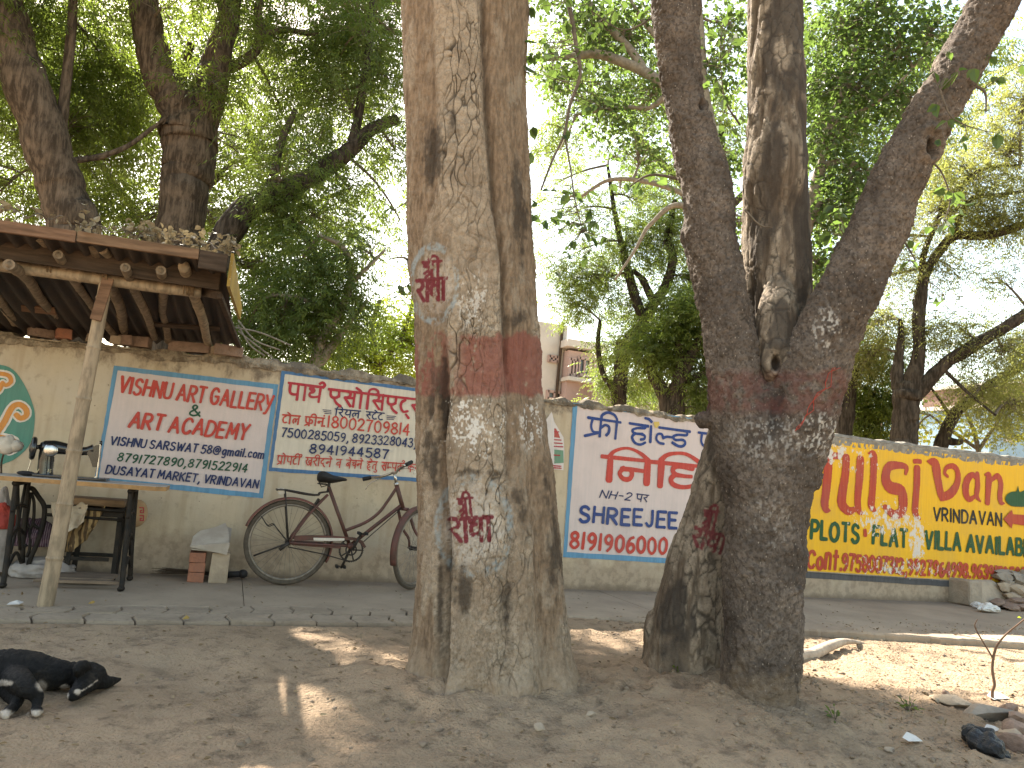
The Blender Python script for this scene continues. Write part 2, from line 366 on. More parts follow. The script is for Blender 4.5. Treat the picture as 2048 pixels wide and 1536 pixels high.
class Brush:
    """flat strokes of paint in the plane y = y0; later strokes lie a hair above earlier ones"""
    def __init__(s, y0, seed=0): s.mb = MB(); s.y0 = y0; s.k = 0; s.r = random.Random(seed)
    def ribbon(s, L, w):
        """L: (n,2) wall coordinates x,z; w: width (number or per point)"""
        L = np.asarray(L, float)
        keep = [0]+[k for k in range(1, len(L)) if np.linalg.norm(L[k]-L[k-1]) > 1e-5]; L = L[keep]
        w = np.broadcast_to(np.asarray(w, float), (len(keep),)) if np.ndim(w) == 0 else np.asarray(w, float)[keep]
        if len(L) < 2: return
        n = max(2, int(np.linalg.norm(np.diff(L, axis=0), axis=1).sum()/0.008))
        t = np.concatenate([[0], np.cumsum(np.linalg.norm(np.diff(L, axis=0), axis=1))]); u = np.linspace(0, t[-1], n+1)
        L = np.stack([np.interp(u, t, L[:, 0]), np.interp(u, t, L[:, 1])], 1); w = np.interp(u, t, w)
        T = np.gradient(L, axis=0) if len(L) > 2 else np.repeat((L[1]-L[0])[None], 2, 0); T /= np.linalg.norm(T, axis=1, keepdims=True)+1e-12
        N = np.stack([-T[:, 1], T[:, 0]], 1)
        ph = s.r.uniform(0, 6.3); w = w*(1+0.05*np.array([s.r.uniform(-1, 1) for _ in w])+0.10*np.sin(ph+np.linspace(0, 2.6, len(w))))/2
        # rounded ends
        e0 = L[0]-T[0]*w[0]*0.75; e1 = L[-1]+T[-1]*w[-1]*0.75
        L = np.vstack([e0, L[0]-T[0]*w[0]*0.45, L, L[-1]+T[-1]*w[-1]*0.45, e1])
        N = np.vstack([N[0], N[0], N, N[-1], N[-1]]); w = np.concatenate([[w[0]*0.45, w[0]*0.87], w, [w[-1]*0.87, w[-1]*0.45]])
        s.k += 1; V = []; m = len(L)
        for j in range(m):
            y = s.y0-0.00012*s.k-0.000004*j
            a = L[j]+N[j]*w[j]; b = L[j]-N[j]*w[j]
            V += [(a[0], y, a[1]), (b[0], y, b[1])]
        s.mb.add(V, [(2*j, 2*j+2, 2*j+3, 2*j+1) for j in range(m-1)])
    def poly(s, P):
        s.k += 1; y = s.y0-0.00012*s.k
        s.mb.add([(p[0], y, p[1]) for p in P], [tuple(range(len(P)))])
    # --- drawing straight from places measured on the wall
    def wp(s, p): q = atY(p, s.y0); return (q[0], q[2])
    def px(s, pts, w, smooth=True, org=(0, 0), sc=1.0, n=7):
        """pts in picture units of a zoomed view; w the stroke width in the same units (may be per point)"""
        P = [(p[0]/sc+org[0], p[1]/sc+org[1]) for p in pts]
        W = [s.wp(p) for p in P]
        m = atY(P[len(P)//2]); unit = np.linalg.norm(atY((P[len(P)//2][0], P[len(P)//2][1]-10))-m)/10/sc
        if len(pts[0]) > 2 and not np.isscalar(w): w = None
        ww = np.array([p[2] if len(p) > 2 else w for p in pts], float)*unit
        if smooth and len(P) > 2:
            Q = catmull(np.column_stack([W, ww]), n); s.ribbon(Q[:, :2], Q[:, 2])
        else:
            k = 0
            for L in stroke_lines(False, W): s.ribbon(L, float(ww[0]))
    def pxpoly(s, pts, org=(0, 0), sc=1.0, smooth=False):
        W = [s.wp((p[0]/sc+org[0], p[1]/sc+org[1])) for p in pts]
        s.poly(catmull(W, 5, True) if smooth else W)
    def line(s, glyphs, p0, p1, h, w, slant=0.0, org=(0, 0), sc=1.0, font=None, gap=None, h1=None, head=False, wob=0.035):
        """a line of lettering from baseline point p0 to p1 (picture units), cap height h"""
        conv = lambda p: np.array(s.wp((p[0]/sc+org[0], p[1]/sc+org[1])))
        A, B = conv(p0), conv(p1)
        up = lambda p, hh: np.linalg.norm(conv((p[0]+hh*0.1, p[1]-hh))-conv(p))
        H0 = up(p0, h); H1 = up(p1, h1 or h); sw = H0*w/h
        font = font or GL; gap = gap if gap is not None else 13+75*w/h; dgap = 4+35*w/h; total = 0; spans = []; x = 0
        for g in glyphs:
            if g == ' ': x += 52 if font is DV else 30; spans.append((g, x)); continue
            spans.append((g, x)); x += font[g][0]+(gap if font[g][0] > 0 and font is GL else (dgap if font[g][0] > 0 else 0))
        total = x-(gap if font is GL else dgap)
        d = (B-A); sx = np.linalg.norm(d)/total; d /= np.linalg.norm(d); nrm = np.array([-d[1], d[0]])
        words = []; cur = None
        for g, gx in spans:
            if g == ' ': cur = None; continue
            H = H0+(H1-H0)*gx/total
            jx, jy, jr = (s.r.uniform(-1, 1)*wob for _ in range(3))
            for sm, P in parse(font[g][1]):
                Q = [((gx+p[0]+100*jx*0.4)*sx+(slant+jr)*p[1]/100*H, (p[1]+100*jy)/100*H) for p in P]
                W = [A+d*q[0]+nrm*q[1] for q in Q]
                for L in stroke_lines(sm, W): s.ribbon(L, sw)
            if font is DV and font[g][0] > 0:
                if cur is None: cur = [gx, gx+font[g][0]]; words.append(cur)
                cur[1] = gx+font[g][0]+dgap*0.5
        if font is DV:
            for a, b in words:
                q0, q1 = (a-4)*sx+slant*H0, b*sx+slant*H0
                s.ribbon([A+d*q0+nrm*H0, A+d*q1+nrm*H0], sw)
    def build(s, name, mat, parent=None, origin=(0, 0, 0)): return s.mb.build(name, mat, parent, origin)
# ------------------------------------------------------------------ ground and pavement
KERB = [(-8, -1.50), (-1.1, -1.37), (0.55, -1.17), (2.1, -1.19), (3.03, -1.39), (4.71, -1.66), (6.14, -2.0), (10, -2.75), (16, -3.9)]
FRONT = [(-8, -1.95), (-1.0, -1.75), (0.5, -1.69), (2.1, -1.63), (2.25, -1.21), (3.03, -1.39), (4.71, -1.66), (6.14, -2.0), (10, -2.75), (16, -3.9)]
kerb_y = lambda x: np.interp(x, [p[0] for p in KERB], [p[1] for p in KERB])
front_y = lambda x: np.interp(x, [p[0] for p in FRONT], [p[1] for p in FRONT])
T1 = atZ((992, 1350), 0.03)*[1, 1, 0]; T2 = atZ((1515, 1384), 0.05)*[1, 1, 0]; T3 = atZ((1368, 1338), 0.04)*[1, 1, 0]   # the three big stems in front
def gz(x, y):
    x = np.asarray(x, float); y = np.asarray(y, float); sh = x.shape; x = x.ravel(); y = y.ravel()
    P = np.stack([x, y, 0*x], 1); d = front_y(x)-y                     # distance in front of the kerb
    s = np.clip((x-2.6)/1.2, 0, 1); step = -0.012-0.040*s*s*(3-2*s)
    z = step+0.02*s*np.clip(d/1.0, 0, 1)
    near = np.clip((6-np.abs(x-1.5))/2, 0, 1)*np.clip((8-np.abs(y+3))/2, 0, 1)
    z = z+near*np.clip(d/0.3, 0.15, 1)*(0.03*fbm(P*1.3, 3, 5)+0.020*fbm(P*5, 3, 8)+0.011*fbm(P*15, 3, 9))
    rough = np.clip((x-2.9)/1.0, 0, 1)+np.clip((-3.2-y)/0.6, 0, 1)*np.clip((x-0.4)/0.8, 0, 1)
    z = z+near*np.clip(rough, 0, 1)*np.clip(d/0.2, 0, 1)*(0.02*np.abs(fbm(P*7, 3, 15))+0.012*fbm(P*20, 2, 16))
    for c, r, h in ((T1, 0.72, 0.085), (T2, 0.6, 0.07), (T3, 0.5, 0.055), (np.array([1.9, -3.6, 0]), 0.6, 0.03)):
        q = np.hypot(x-c[0], y-c[1])/r; z = z+h*np.exp(-q*q*1.6)+0.022*np.exp(-((q-0.62)/0.3)**2)*fbm(P*10, 3, 19)+0.012*np.exp(-((q-0.7)/0.4)**2)*np.abs(fbm(P*26, 2, 20))
    inside = d < 0.02                                                   # under the pavement and behind the wall
    z = np.where(inside, np.minimum(z, -0.03-0.10*np.clip((-d)/0.05, 0, 1)), z)
    z = np.where(y > -0.5, -0.12-0.0*x, z)
    return z.reshape(sh)
def gpt(x, y): return (x, y, float(gz(np.array([x]), np.array([y]))[0]))

N = NT('dry_dirt')
f1 = N.noise(1.1, 5, 0.6); f2 = N.noise(9, 6, 0.65); f3 = N.noise(60, 4, 0.7)
b = N.mix(N.step(f1, 0.3, 0.7), (0.40, 0.288, 0.188), (0.305, 0.218, 0.142))
b = N.mix(N.step(f2, 0.5, 0.72), b, (0.16, 0.115, 0.078))
b = N.mix(N.math('MULTIPLY', N.step(f3, 0.45, 0.75), 0.45), b, (0.36, 0.27, 0.19))
b = N.mix(N.math('MULTIPLY', N.step(N.noise(4.0, 7, 0.72), 0.50, 0.66), 0.55), b, (0.15, 0.108, 0.074)); b = N.mix(N.math('MULTIPLY', N.step(N.noise(2.3, 6, 0.7), 0.52, 0.7), 0.5), b, (0.36, 0.27, 0.182))
b = N.mix(N.math('MULTIPLY', N.step(N.voro(42), 0.16, 0.08), N.step(N.noise(3.5), 0.48, 0.6)), b, (0.17, 0.125, 0.09))
h = N.math('ADD', N.math('MULTIPLY', f2, 1.6), N.math('ADD', f3, N.math('MULTIPLY', N.voro(70), -0.5)))
M_DIRT = N.finish(b, 0.95, N.bump(h, 0.018, 1.0), spec=0.1)

def axis(lo, hi, step, far):
    a = [0]; s = step
    while a[-1] < far: s *= 1.5; a.append(a[-1]+s)
    a = np.array(a[1:]); return np.concatenate([lo-a[::-1], np.arange(lo, hi+1e-6, step), hi+a])
gx = axis(-2.6, 7.4, 0.028, 900.0); gy = axis(-5.2, -1.1, 0.026, 900.0)
XX, YY = np.meshgrid(gx, gy); ZZ = gz(XX, YY); nx, ny = len(gx), len(gy)
idx = np.arange(nx*ny).reshape(ny, nx)
FF = np.stack([idx[:-1, :-1], idx[:-1, 1:], idx[1:, 1:], idx[1:, :-1]], -1).reshape(-1, 4)
struct(fastmesh('ground', np.stack([XX, YY, ZZ], -1).reshape(-1, 3), FF, M_DIRT, smooth=True))

N = NT('dusty_concrete')
f = N.noise(1.7, 6, 0.6); g = N.noise(22, 5, 0.6)
b = N.mix(N.step(f, 0.3, 0.7), (0.35, 0.275, 0.20), (0.265, 0.205, 0.15))
b = N.mix(N.math('MULTIPLY', N.step(g, 0.55, 0.75), 0.6), b, (0.20, 0.165, 0.13))
y_ = N.xyz()[1]
b = N.mix(N.math('MULTIPLY', N.step(N.math('ADD', y_, N.math('MULTIPLY', N.noise(3.0), 0.35)), -0.12, 0.12), 0.55), b, (0.16, 0.12, 0.09))
M_CONC = N.finish(b, 0.9, N.bump(N.math('ADD', g, N.noise(90)), 0.004, 0.8), spec=0.15)
mb = MB(); cuts = [-8, -4.1, -1.75, 0.2, 2.02, 3.33, 4.9, 6.7, 8.6, 11, 16]; rr = random.Random(4)
for a, c in zip(cuts[:-1], cuts[1:]):
    n = 34; xs = np.linspace(a+0.0025, c-0.0025, n); sk = 0.0
    fr = [(x, kerb_y(x)+rr.uniform(-0.022, 0.016), rr.uniform(-0.006, 0.0)) for x in xs]
    bk = [(xs[-1]+sk, 0.0, 0.004*rr.uniform(-1, 1)), (xs[0]+sk, 0.0, 0)]
    P = np.array(fr+bk); m = len(P)
    lo = P-[0, 0, 0.16]; ch = P.copy(); ch[:n, 1] += 0.012; P2 = P.copy(); P2[:n, 2] -= 0.014
    V = np.vstack([ch, P2, lo]); F = [tuple(range(m))]
    for k in range(m): j = (k+1) % m; F += [(k, k+m, j+m, j), (k+m, k+2*m, j+2*m, j+m)]
    mb.add(V, [q[::-1] for q in F])
o = mb.build('pavement', M_CONC); struct(o)
bm = bmesh.new(); bm.from_mesh(o.data); bmesh.ops.recalc_face_normals(bm, faces=bm.faces[:]); bm.to_mesh(o.data); bm.free()

N = NT('paving_block_grey')
f = N.noise(5, 5, 0.6)
b = N.mix(N.step(f, 0.3, 0.7), (0.33, 0.26, 0.19), (0.25, 0.195, 0.142))
b = N.mix(N.math('MULTIPLY', N.step(N.noise(30), 0.5, 0.7), 0.5), b, (0.19, 0.15, 0.11))
M_PAVE = N.finish(b, 0.92, N.bump(N.noise(70, 5), 0.004), spec=0.15)
mb = MB(); rr = random.Random(9)
for row in (0, 1):
    x = -3.2+0.13*row
    while x < 2.05:
        w = 0.245; mid = x+w/2; bk, ft = kerb_y(mid)-0.012, front_y(mid)
        y0 = bk+(ft-bk)*row/2; y1 = bk+(ft-bk)*(row+1)/2; c = (y0+y1)/2; d = abs(y1-y0)-0.010
        z = rr.uniform(-0.006, 0.004); sk = 0.028*(1 if row == 0 else -1)
        # interlocking block with a kinked side
        pol = [(x+0.004, y1+0.006), (x+w-0.004, y1+0.006), (x+w-0.004+sk, c), (x+w-0.004, y0-0.004), (x+0.004, y0-0.004), (x+0.004+sk, c)]
        tl = rr.uniform(-0.004, 0.004)
        top = [(p[0]*0.965+mid*0.035, p[1]*0.965+c*0.035, z+0.004+tl*(p[0]-mid)*8) for p in pol]; sid = [(p[0], p[1], z-0.008) for p in pol]; bot = [(p[0], p[1], -0.09) for p in pol]
        m = 6; F = [tuple(range(m))]
        for k in range(m): j = (k+1) % m; F += [(k, k+m, j+m, j), (k+m, k+2*m, j+2*m, j+m)]
        mb.add(top+sid+bot, F); x += w
o = mb.build('paving_blocks', M_PAVE); struct(o)
bm = bmesh.new(); bm.from_mesh(o.data); bmesh.ops.recalc_face_normals(bm, faces=bm.faces[:]); bm.to_mesh(o.data); bm.free()

# ------------------------------------------------------------------ the painted boundary wall
WTOP = 1.75
def wall_top(x): return np.interp(x, [-6, -1.7, -0.05, 0.4, 1.6, 3.0, 4.2, 5.5, 14], [1.70, 1.70, 1.745, 1.75, 1.735, 1.75, 1.74, 1.74, 1.76])
N = NT('limewashed_plaster')
xs, ys, zs = N.xyz()
nz = N.noise(2.2, 6, 0.6); nf = N.noise(14, 6, 0.62); st = N.noise(1.0, 5, 0.6, N.map((9, 1, 0.9)))
b = N.mix(N.step(nz, 0.3, 0.7), (0.52, 0.43, 0.305), (0.445, 0.365, 0.265))
b = N.mix(N.math('MULTIPLY', N.step(N.noise(0.9, 4), 0.45, 0.65), 0.6), b, (0.47, 0.42, 0.355))
b = N.mix(N.math('MULTIPLY', N.step(st, 0.46, 0.70), 0.6), b, (0.36, 0.28, 0.185))
b = N.mix(N.math('MULTIPLY', N.step(nf, 0.54, 0.70), 0.5), b, (0.29, 0.235, 0.17)); b = N.mix(N.math('MULTIPLY', N.step(N.noise(1.5, 7, 0.7), 0.5, 0.68), 0.55), b, (0.40, 0.335, 0.25))
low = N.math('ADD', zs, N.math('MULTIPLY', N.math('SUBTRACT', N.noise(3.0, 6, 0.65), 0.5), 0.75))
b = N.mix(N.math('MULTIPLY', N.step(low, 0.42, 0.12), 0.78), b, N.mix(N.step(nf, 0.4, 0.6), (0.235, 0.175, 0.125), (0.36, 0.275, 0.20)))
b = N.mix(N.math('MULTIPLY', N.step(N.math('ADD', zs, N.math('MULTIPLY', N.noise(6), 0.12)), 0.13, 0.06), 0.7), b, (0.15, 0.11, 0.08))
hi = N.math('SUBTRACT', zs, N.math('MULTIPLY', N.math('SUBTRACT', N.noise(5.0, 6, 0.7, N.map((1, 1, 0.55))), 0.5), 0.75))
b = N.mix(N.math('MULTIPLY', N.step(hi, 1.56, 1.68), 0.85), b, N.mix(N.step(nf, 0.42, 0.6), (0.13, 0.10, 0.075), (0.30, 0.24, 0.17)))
b = N.mix(N.math('MULTIPLY', N.step(N.voro(9.0), 0.05, 0.03), 0.8), b, (0.12, 0.09, 0.07))
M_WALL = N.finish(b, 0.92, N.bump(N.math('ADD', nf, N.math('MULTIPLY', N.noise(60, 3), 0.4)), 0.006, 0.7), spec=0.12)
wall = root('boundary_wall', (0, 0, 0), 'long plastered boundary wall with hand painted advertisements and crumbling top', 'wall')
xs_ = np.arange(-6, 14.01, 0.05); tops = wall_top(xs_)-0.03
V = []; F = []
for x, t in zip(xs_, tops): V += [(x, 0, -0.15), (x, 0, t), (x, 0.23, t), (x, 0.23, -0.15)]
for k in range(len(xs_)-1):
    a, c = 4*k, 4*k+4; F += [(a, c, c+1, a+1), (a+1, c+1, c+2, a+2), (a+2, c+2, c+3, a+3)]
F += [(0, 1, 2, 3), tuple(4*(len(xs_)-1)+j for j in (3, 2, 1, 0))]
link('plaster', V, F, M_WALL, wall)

N = NT('crumbling_mortar')
f = N.noise(16, 6, 0.65)
b = N.mix(N.step(f, 0.35, 0.65), (0.33, 0.27, 0.195), (0.16, 0.125, 0.09))
b = N.mix(N.math('MULTIPLY', N.step(N.noise(3.2), 0.5, 0.62), 0.8), b, (0.12, 0.10, 0.08))
M_MORT = N.finish(b, 0.97, N.bump(N.math('ADD', f, N.noise(70)), 0.012), spec=0.08)
def coping(x0, x1, rough, drop, proud, name, m, label):
    n = int((x1-x0)/0.012); xs = np.linspace(x0, x1, n); prof = [(0, -1), (1, -1), (1, -0.5), (1, 0), (0.8, 0.35), (0.3, 0.42), (-0.3, 0.42), (-0.8, 0.35), (-1, 0), (-1, -1)]
    V = []; P = np.stack([xs, 0*xs, 0*xs], 1); dr = drop*(1+rough*0.9*fbm(P*9, 4, 31)+rough*0.6*fbm(P*2.3, 2, 33)); hi = 0.05*(1+rough*1.1*fbm(P*6, 4, 35))
    for k, x in enumerate(xs):
        t = wall_top(x)-0.045
        for u, w in prof:
            yy = 0.115-u*(0.115+proud); zz = t+(w*dr[k] if w < 0 else w*hi[k]/0.42)
            V.append((x, yy, zz))
    V = np.array(V); nn = len(prof)
    d = fbm(V*[18, 18, 26], 4, 41)*0.016*rough+fbm(V*[45, 45, 45], 2, 47)*0.007*rough
    V[:, 1] -= np.where(V[:, 1] < 0.115, np.abs(d)*1.2-0.004, -d); V[:, 2] += d*0.8
    bot = np.arange(len(V)) % nn <= 1
    V[(np.arange(len(V)) % nn) == 0, 1] = 0.01; V[(np.arange(len(V)) % nn) == nn-1, 1] = 0.24
    F = [(k*nn+j, k*nn+j+1, (k+1)*nn+j+1, (k+1)*nn+j) for k in range(n-1) for j in range(nn-1)]
    o = link(name, V, F, m, wall, smooth=False); o['label'] = label; return o
xs4 = float(atY((1600, 860))[0])
coping(-6, xs4-0.005, 1.0, 0.032, 0.012, 'coping', M_MORT, 'ragged crumbling mortar along the wall top')
N = NT('grey_cement_band'); f = N.noise(11, 6, 0.65)
b = N.mix(N.step(f, 0.35, 0.65), (0.30, 0.27, 0.225), (0.19, 0.165, 0.135))
M_CEM = N.finish(b, 0.95, N.bump(N.math('ADD', f, N.noise(80)), 0.008), spec=0.1)
coping(xs4+0.005, 14, 0.35, 0.075, 0.006, 'coping', M_CEM, 'grey cement band above the yellow sign')

# ------------------------------------------------------------------ sign paints
def paint(name, c, var=0.16, streak=(40, 1, 2.5), peel=None, rough=0.62, c2=None, wear=0.0):
    N = NT(name); s = N.noise(1.0, 4, 0.6, N.map(streak)); c2 = c2 or tuple(x*(1-var) for x in c)
    b = N.mix(N.step(s, 0.3, 0.7), c, c2)
    b = N.mix(N.math('MULTIPLY', N.step(N.noise(2.4, 6, 0.66), 0.42, 0.72), 0.45), b, tuple(x*0.6+0.06 for x in c)); b = N.mix(N.math('MULTIPLY', N.step(N.noise(1.0, 6, 0.68, N.map((16, 1, 1.1))), 0.54, 0.72), 0.4), b, tuple(x*0.6+0.05 for x in c)); b = N.mix(N.math('MULTIPLY', N.step(N.noise(45, 6, 0.72), 0.64, 0.70), 0.45), b, (0.46, 0.38, 0.29))
    if wear: b = N.mix(N.step(N.noise(70, 5, 0.7), 0.70-wear, 0.72-wear), b, (0.60, 0.50, 0.40))
    if peel:
        v = N.noise(15.0, 8, 0.74, N.map((1, 1, 0.7)))
        tot = None
        for (cx, cz, rx, rz, amt) in peel:
            mp = N.n('ShaderNodeMapping', {'Vector': N.obj, 'Location': (-cx/rx, 0, -cz/rz), 'Scale': (1/rx, 0, 1/rz)}).outputs[0]
            d = N.n('ShaderNodeVectorMath', {0: mp}, operation='LENGTH').outputs['Value']
            e = N.math('MULTIPLY', N.step(d, 1.0, 0.15), amt)
            tot = e if tot is None else N.math('MAXIMUM', tot, e)
        v = N.math('ADD', v, N.math('SUBTRACT', tot, 0.055))
        m = N.step(v, 0.645, 0.655)
        b = N.mix(m, b, N.mix(N.noise(20), (0.66, 0.60, 0.53), (0.55, 0.49, 0.42)))
    return N.finish(b, rough, N.bump(N.noise(120, 3), 0.0012), spec=0.25)
_p = lambda x, y: atY((x, y)); pc = _p(1772, 1040); pc2 = _p(1834, 1075); pc3 = _p(1800, 1135); pc4 = _p(1668, 900); pc5 = _p(1722, 925)
PEEL = [(pc[0], pc[2], 0.95, 0.38, 0.20), (pc2[0], pc2[2], 0.24, 0.55, 0.24), (pc3[0], pc3[2], 1.5, 0.2, 0.17), (pc4[0], pc4[2], 0.4, 0.3, 0.22), (pc5[0], pc5[2], 0.6, 0.4, 0.13)]
P_PINK = paint('faded_pink_white', (0.60, 0.50, 0.475), c2=(0.55, 0.47, 0.45)); P_CREAM = paint('cream_white', (0.64, 0.575, 0.475))
P_BLUEF = paint('sky_blue_paint', (0.125, 0.29, 0.45), 0.25); P_BLUED = paint('mid_blue_paint', (0.075, 0.175, 0.34), 0.25)
P_RED = paint('red_paint', (0.50, 0.062, 0.045), 0.22, wear=0.02); P_CRIM = paint('crimson_paint', (0.42, 0.035, 0.05), 0.22)
P_NAVY = paint('navy_paint', (0.022, 0.035, 0.115), 0.3); P_BLUE = paint('royal_blue_paint', (0.028, 0.06, 0.22), 0.28)
P_GREEN = paint('dark_green_paint', (0.02, 0.085, 0.045), 0.3); P_BLACK = paint('black_paint', (0.02, 0.018, 0.018), 0.3, peel=PEEL)
P_YEL = paint('chrome_yellow', (0.76, 0.43, 0.014), 0.12, peel=PEEL, c2=(0.70, 0.375, 0.016)); P_YRED = paint('brick_red_paint', (0.36, 0.035, 0.022), 0.2, peel=PEEL, c2=(0.43, 0.075, 0.025))
P_YGRN = paint('bottle_green_paint', (0.018, 0.085, 0.028), 0.3, peel=PEEL); P_BAND = paint('dark_grey_band', (0.085, 0.082, 0.085), 0.3, peel=PEEL)
P_TEAL = paint('teal_paint', (0.085, 0.24, 0.18), 0.2); P_ORNG = paint('orange_paint', (0.60, 0.25, 0.05), 0.2); P_WHITE = paint('white_paint', (0.66, 0.60, 0.52), 0.15)

def jagged(quad, y, amp, seed, n=26):
    """outline of a hand painted rectangle (picture corners) with a slightly wavering edge"""
    r = random.Random(seed); out = []
    W = [atY(q, y) for q in quad]
    for k in range(len(W)):
        a, c = W[k], W[(k+1) % len(W)]
        for t in np.linspace(0, 1, n, endpoint=False):
            p = a+(c-a)*t; out.append((p[0]+r.uniform(-amp, amp), y, p[2]+r.uniform(-amp, amp)))
    return out
def sign(label, outer, pm, bm_=None, inner=None, seed=1, y=-0.003):
    P = jagged(outer, y, 0.0022, seed)
    s = link('painted_sign', P, [tuple(range(len(P)))], pm, wall); s['label'] = label
    if inner:
        A = jagged(outer, y-0.0015, 0.002, seed+5); B = jagged(inner, y-0.0015, 0.002, seed+9); n = len(A)
        link('border', A+B, [(k, (k+1) % n, n+(k+1) % n, n+k) for k in range(n)], bm_, s)
    return s
YB = -0.007
# 1: art gallery
s1 = sign('pink sign of an art gallery and academy with pale blue border', [(228, 731), (557, 769), (526, 997), (188, 964)], P_PINK, P_BLUEF, [(235, 741), (546, 778), (518, 986), (197, 954)], 11)
b = Brush(YB, 1); b.line('VISHNU ART GALLERy', (237, 784), (541, 823), 31, 5.3, 0.06)
b.line('ART ACADEMY', (258, 854), (492, 880), 30, 5.6, 0.12); b.build('lettering', P_RED, s1)
b = Brush(YB, 2); b.line('&', (378, 831), (399, 833), 21, 3.4, 0.05); b.line('8791727890,8791522914', (234, 922), (492, 944), 16, 3.0, 0.15); b.build('lettering', P_GREEN, s1)
b = Brush(YB, 3); b.line('VISHNU SARSWAT 58@gmail.com', (220, 889), (526, 917), 16, 3.2, 0.12); b.line('DUSAYAT MARKET, VRINDAVAN', (211, 946), (514, 976), 16, 3.2, 0.12); b.build('lettering', P_NAVY, s1)
# 2: associates
C3 = dict(org=(450, 700), sc=3.413)
s2 = sign('cream property dealer sign with mid blue border behind the bicycle', [(563, 741), (884, 783), (868, 966), (537, 942)], P_CREAM, P_BLUED, [(570, 748), (878, 789), (862, 958), (544, 935)], 21)
b = Brush(YB, 4)
b.line(['p', 'aa', 'th', 'reph'], (425, 328), (652, 357), 104, 18, 0.0, font=DV, **C3)
b.line(['ev', 's', 'o', 'i', 's', 'ev', 'T', 'vir', 's'], (703, 372), (1345, 442), 104, 18, 0.0, font=DV, **C3); b.build('lettering', P_CRIM, s2)
b = Brush(YB, 5)
b.line(['T', 'o', 'l', ' ', 'fr', 'ee', 'n', 'dot'], (388, 500), (668, 522), 58, 10.5, 0.05, font=DV, **C3); b.line('.18002709814', (672, 522), (1255, 582), 76, 11, 0.0, **C3)
b.line(['pr', 'o', 'p', 'T', 'ee', 'reph', ' ', 'kh', 'r', 'ee', 'd', 'n', 'e', ' ', 'v', ' ', 'b', 'e', 'ch', 'n', 'e', ' ', 'h', 'e', 't', 'u', ' ', 's', 'hm', 'p', 'k', 'reph', ' ', 'k', 'r', 'e', 'dot'],
       (352, 776), (1312, 834), 56, 8, 0.08, font=DV, **C3); b.build('lettering', P_RED, s2)
b = Brush(YB, 6)
b.line(['i', 'r', 'y', 'l', ' ', 'hs', 'T', 'e', 'T'], (748, 452), (1078, 480), 50, 8.5, 0.05, font=DV, **C3)
for k in range(3):
    b.px([(668+6*k, 408+12*k), (724, 412+12*k)], 5, False, **C3); b.px([(1105, 449+11*k), (1166-7*k, 453+11*k)], 5, False, **C3)
b.line('7500285059, 8923328043,', (382, 590), (1298, 664), 58, 9.5, 0.06, **C3); b.line('8941944587', (577, 700), (1108, 742), 60, 11, 0.04, **C3); b.build('lettering', P_NAVY, s2)
# 3: free hold plots
C9 = dict(org=(1140, 790), sc=6.4)
s3 = sign('pinkish free hold plots sign with sky blue border between the two big trunks', [(1146, 806), (1568, 860), (1553, 1140), (1126, 1114)], P_PINK, P_BLUEF, [(1155, 812), (1560, 865), (1545, 1129), (1134, 1104)], 31)
b = Brush(YB, 7)
def seg(*p, w=36, sm=True): b.px([tuple(q) for q in p], w, sm, **C9)
seg((232, 288), (650, 352), sm=False); seg((290, 310), (272, 400), (300, 470), (380, 480)); seg((400, 315), (380, 530), sm=False); seg((400, 420), (450, 385), (500, 410), (495, 480), (465, 515))
seg((385, 480), (190, 522), sm=False); seg((602, 345), (580, 560), sm=False); seg((402, 310), (412, 260), (480, 225), (560, 250), (598, 300), (606, 345))
seg((762, 362), (1000, 400), sm=False); seg((965, 395), (960, 425), (860, 425), (800, 450), (830, 490), (930, 500)); seg((830, 492), (795, 540), (830, 610), (900, 635), (965, 608)); seg((905, 570), (950, 560), (955, 520), (900, 500))
seg((1038, 400), (1028, 605), sm=False); seg((1045, 345), (1010, 310), (962, 296)); seg((1140, 415), (1535, 470), sm=False)
seg((1195, 555), (1170, 500), (1120, 505), (1105, 560), (1140, 610), (1200, 625)); seg((1195, 550), (1240, 535), (1330, 545)); seg((1500, 480), (1490, 515), (1380, 510), (1318, 535), (1350, 575), (1440, 575), (1475, 610), (1450, 650), (1390, 655), (1310, 610))
seg((1645, 480), (2240, 560), sm=False); seg((1690, 490), (1680, 590), (1710, 650), (1770, 660), (1800, 640)); seg((1905, 590), (1850, 590), (1810, 630), (1840, 690), (1900, 705)); seg((1905, 590), (1960, 600), (2000, 640)); seg((2060, 545), (2040, 740), sm=False); seg((2200, 560), (2120, 620), (2120, 700), (2200, 745))
b.line('SHREEJEE R', (372, 1000), (1150, 1050), 104, 22, 0.0, org=(1050, 750), sc=3.413); b.build('lettering', P_BLUE, s3)
b = Brush(YB, 8)
def blk(*p, w, sm=True): b.px([tuple(q) for q in p], w, sm, **C9)
blk((410, 785), (1040, 850), w=48, sm=False); blk((520, 800), (500, 1085), w=92, sm=False); blk((500, 790, 70), (570, 720, 52), (690, 682, 40), (800, 695, 40), (920, 760, 50), (1005, 840, 62), w=48)
blk((995, 860), (980, 1130), w=92, sm=False); blk((660, 945, 60), (800, 955, 60), (945, 975, 55), w=55, sm=True)
blk((690, 935, 70), (635, 1000, 62), (680, 1070, 62), (760, 1075, 62), (795, 1010, 60), (770, 950, 50), w=60)
blk((1040, 855), (1840, 930), w=48, sm=False); blk((1172, 860), (1152, 1160), w=98, sm=False); blk((1160, 840, 70), (1240, 770, 52), (1370, 745, 40), (1500, 762, 44), (1640, 850, 60), (1720, 930, 70), w=48)
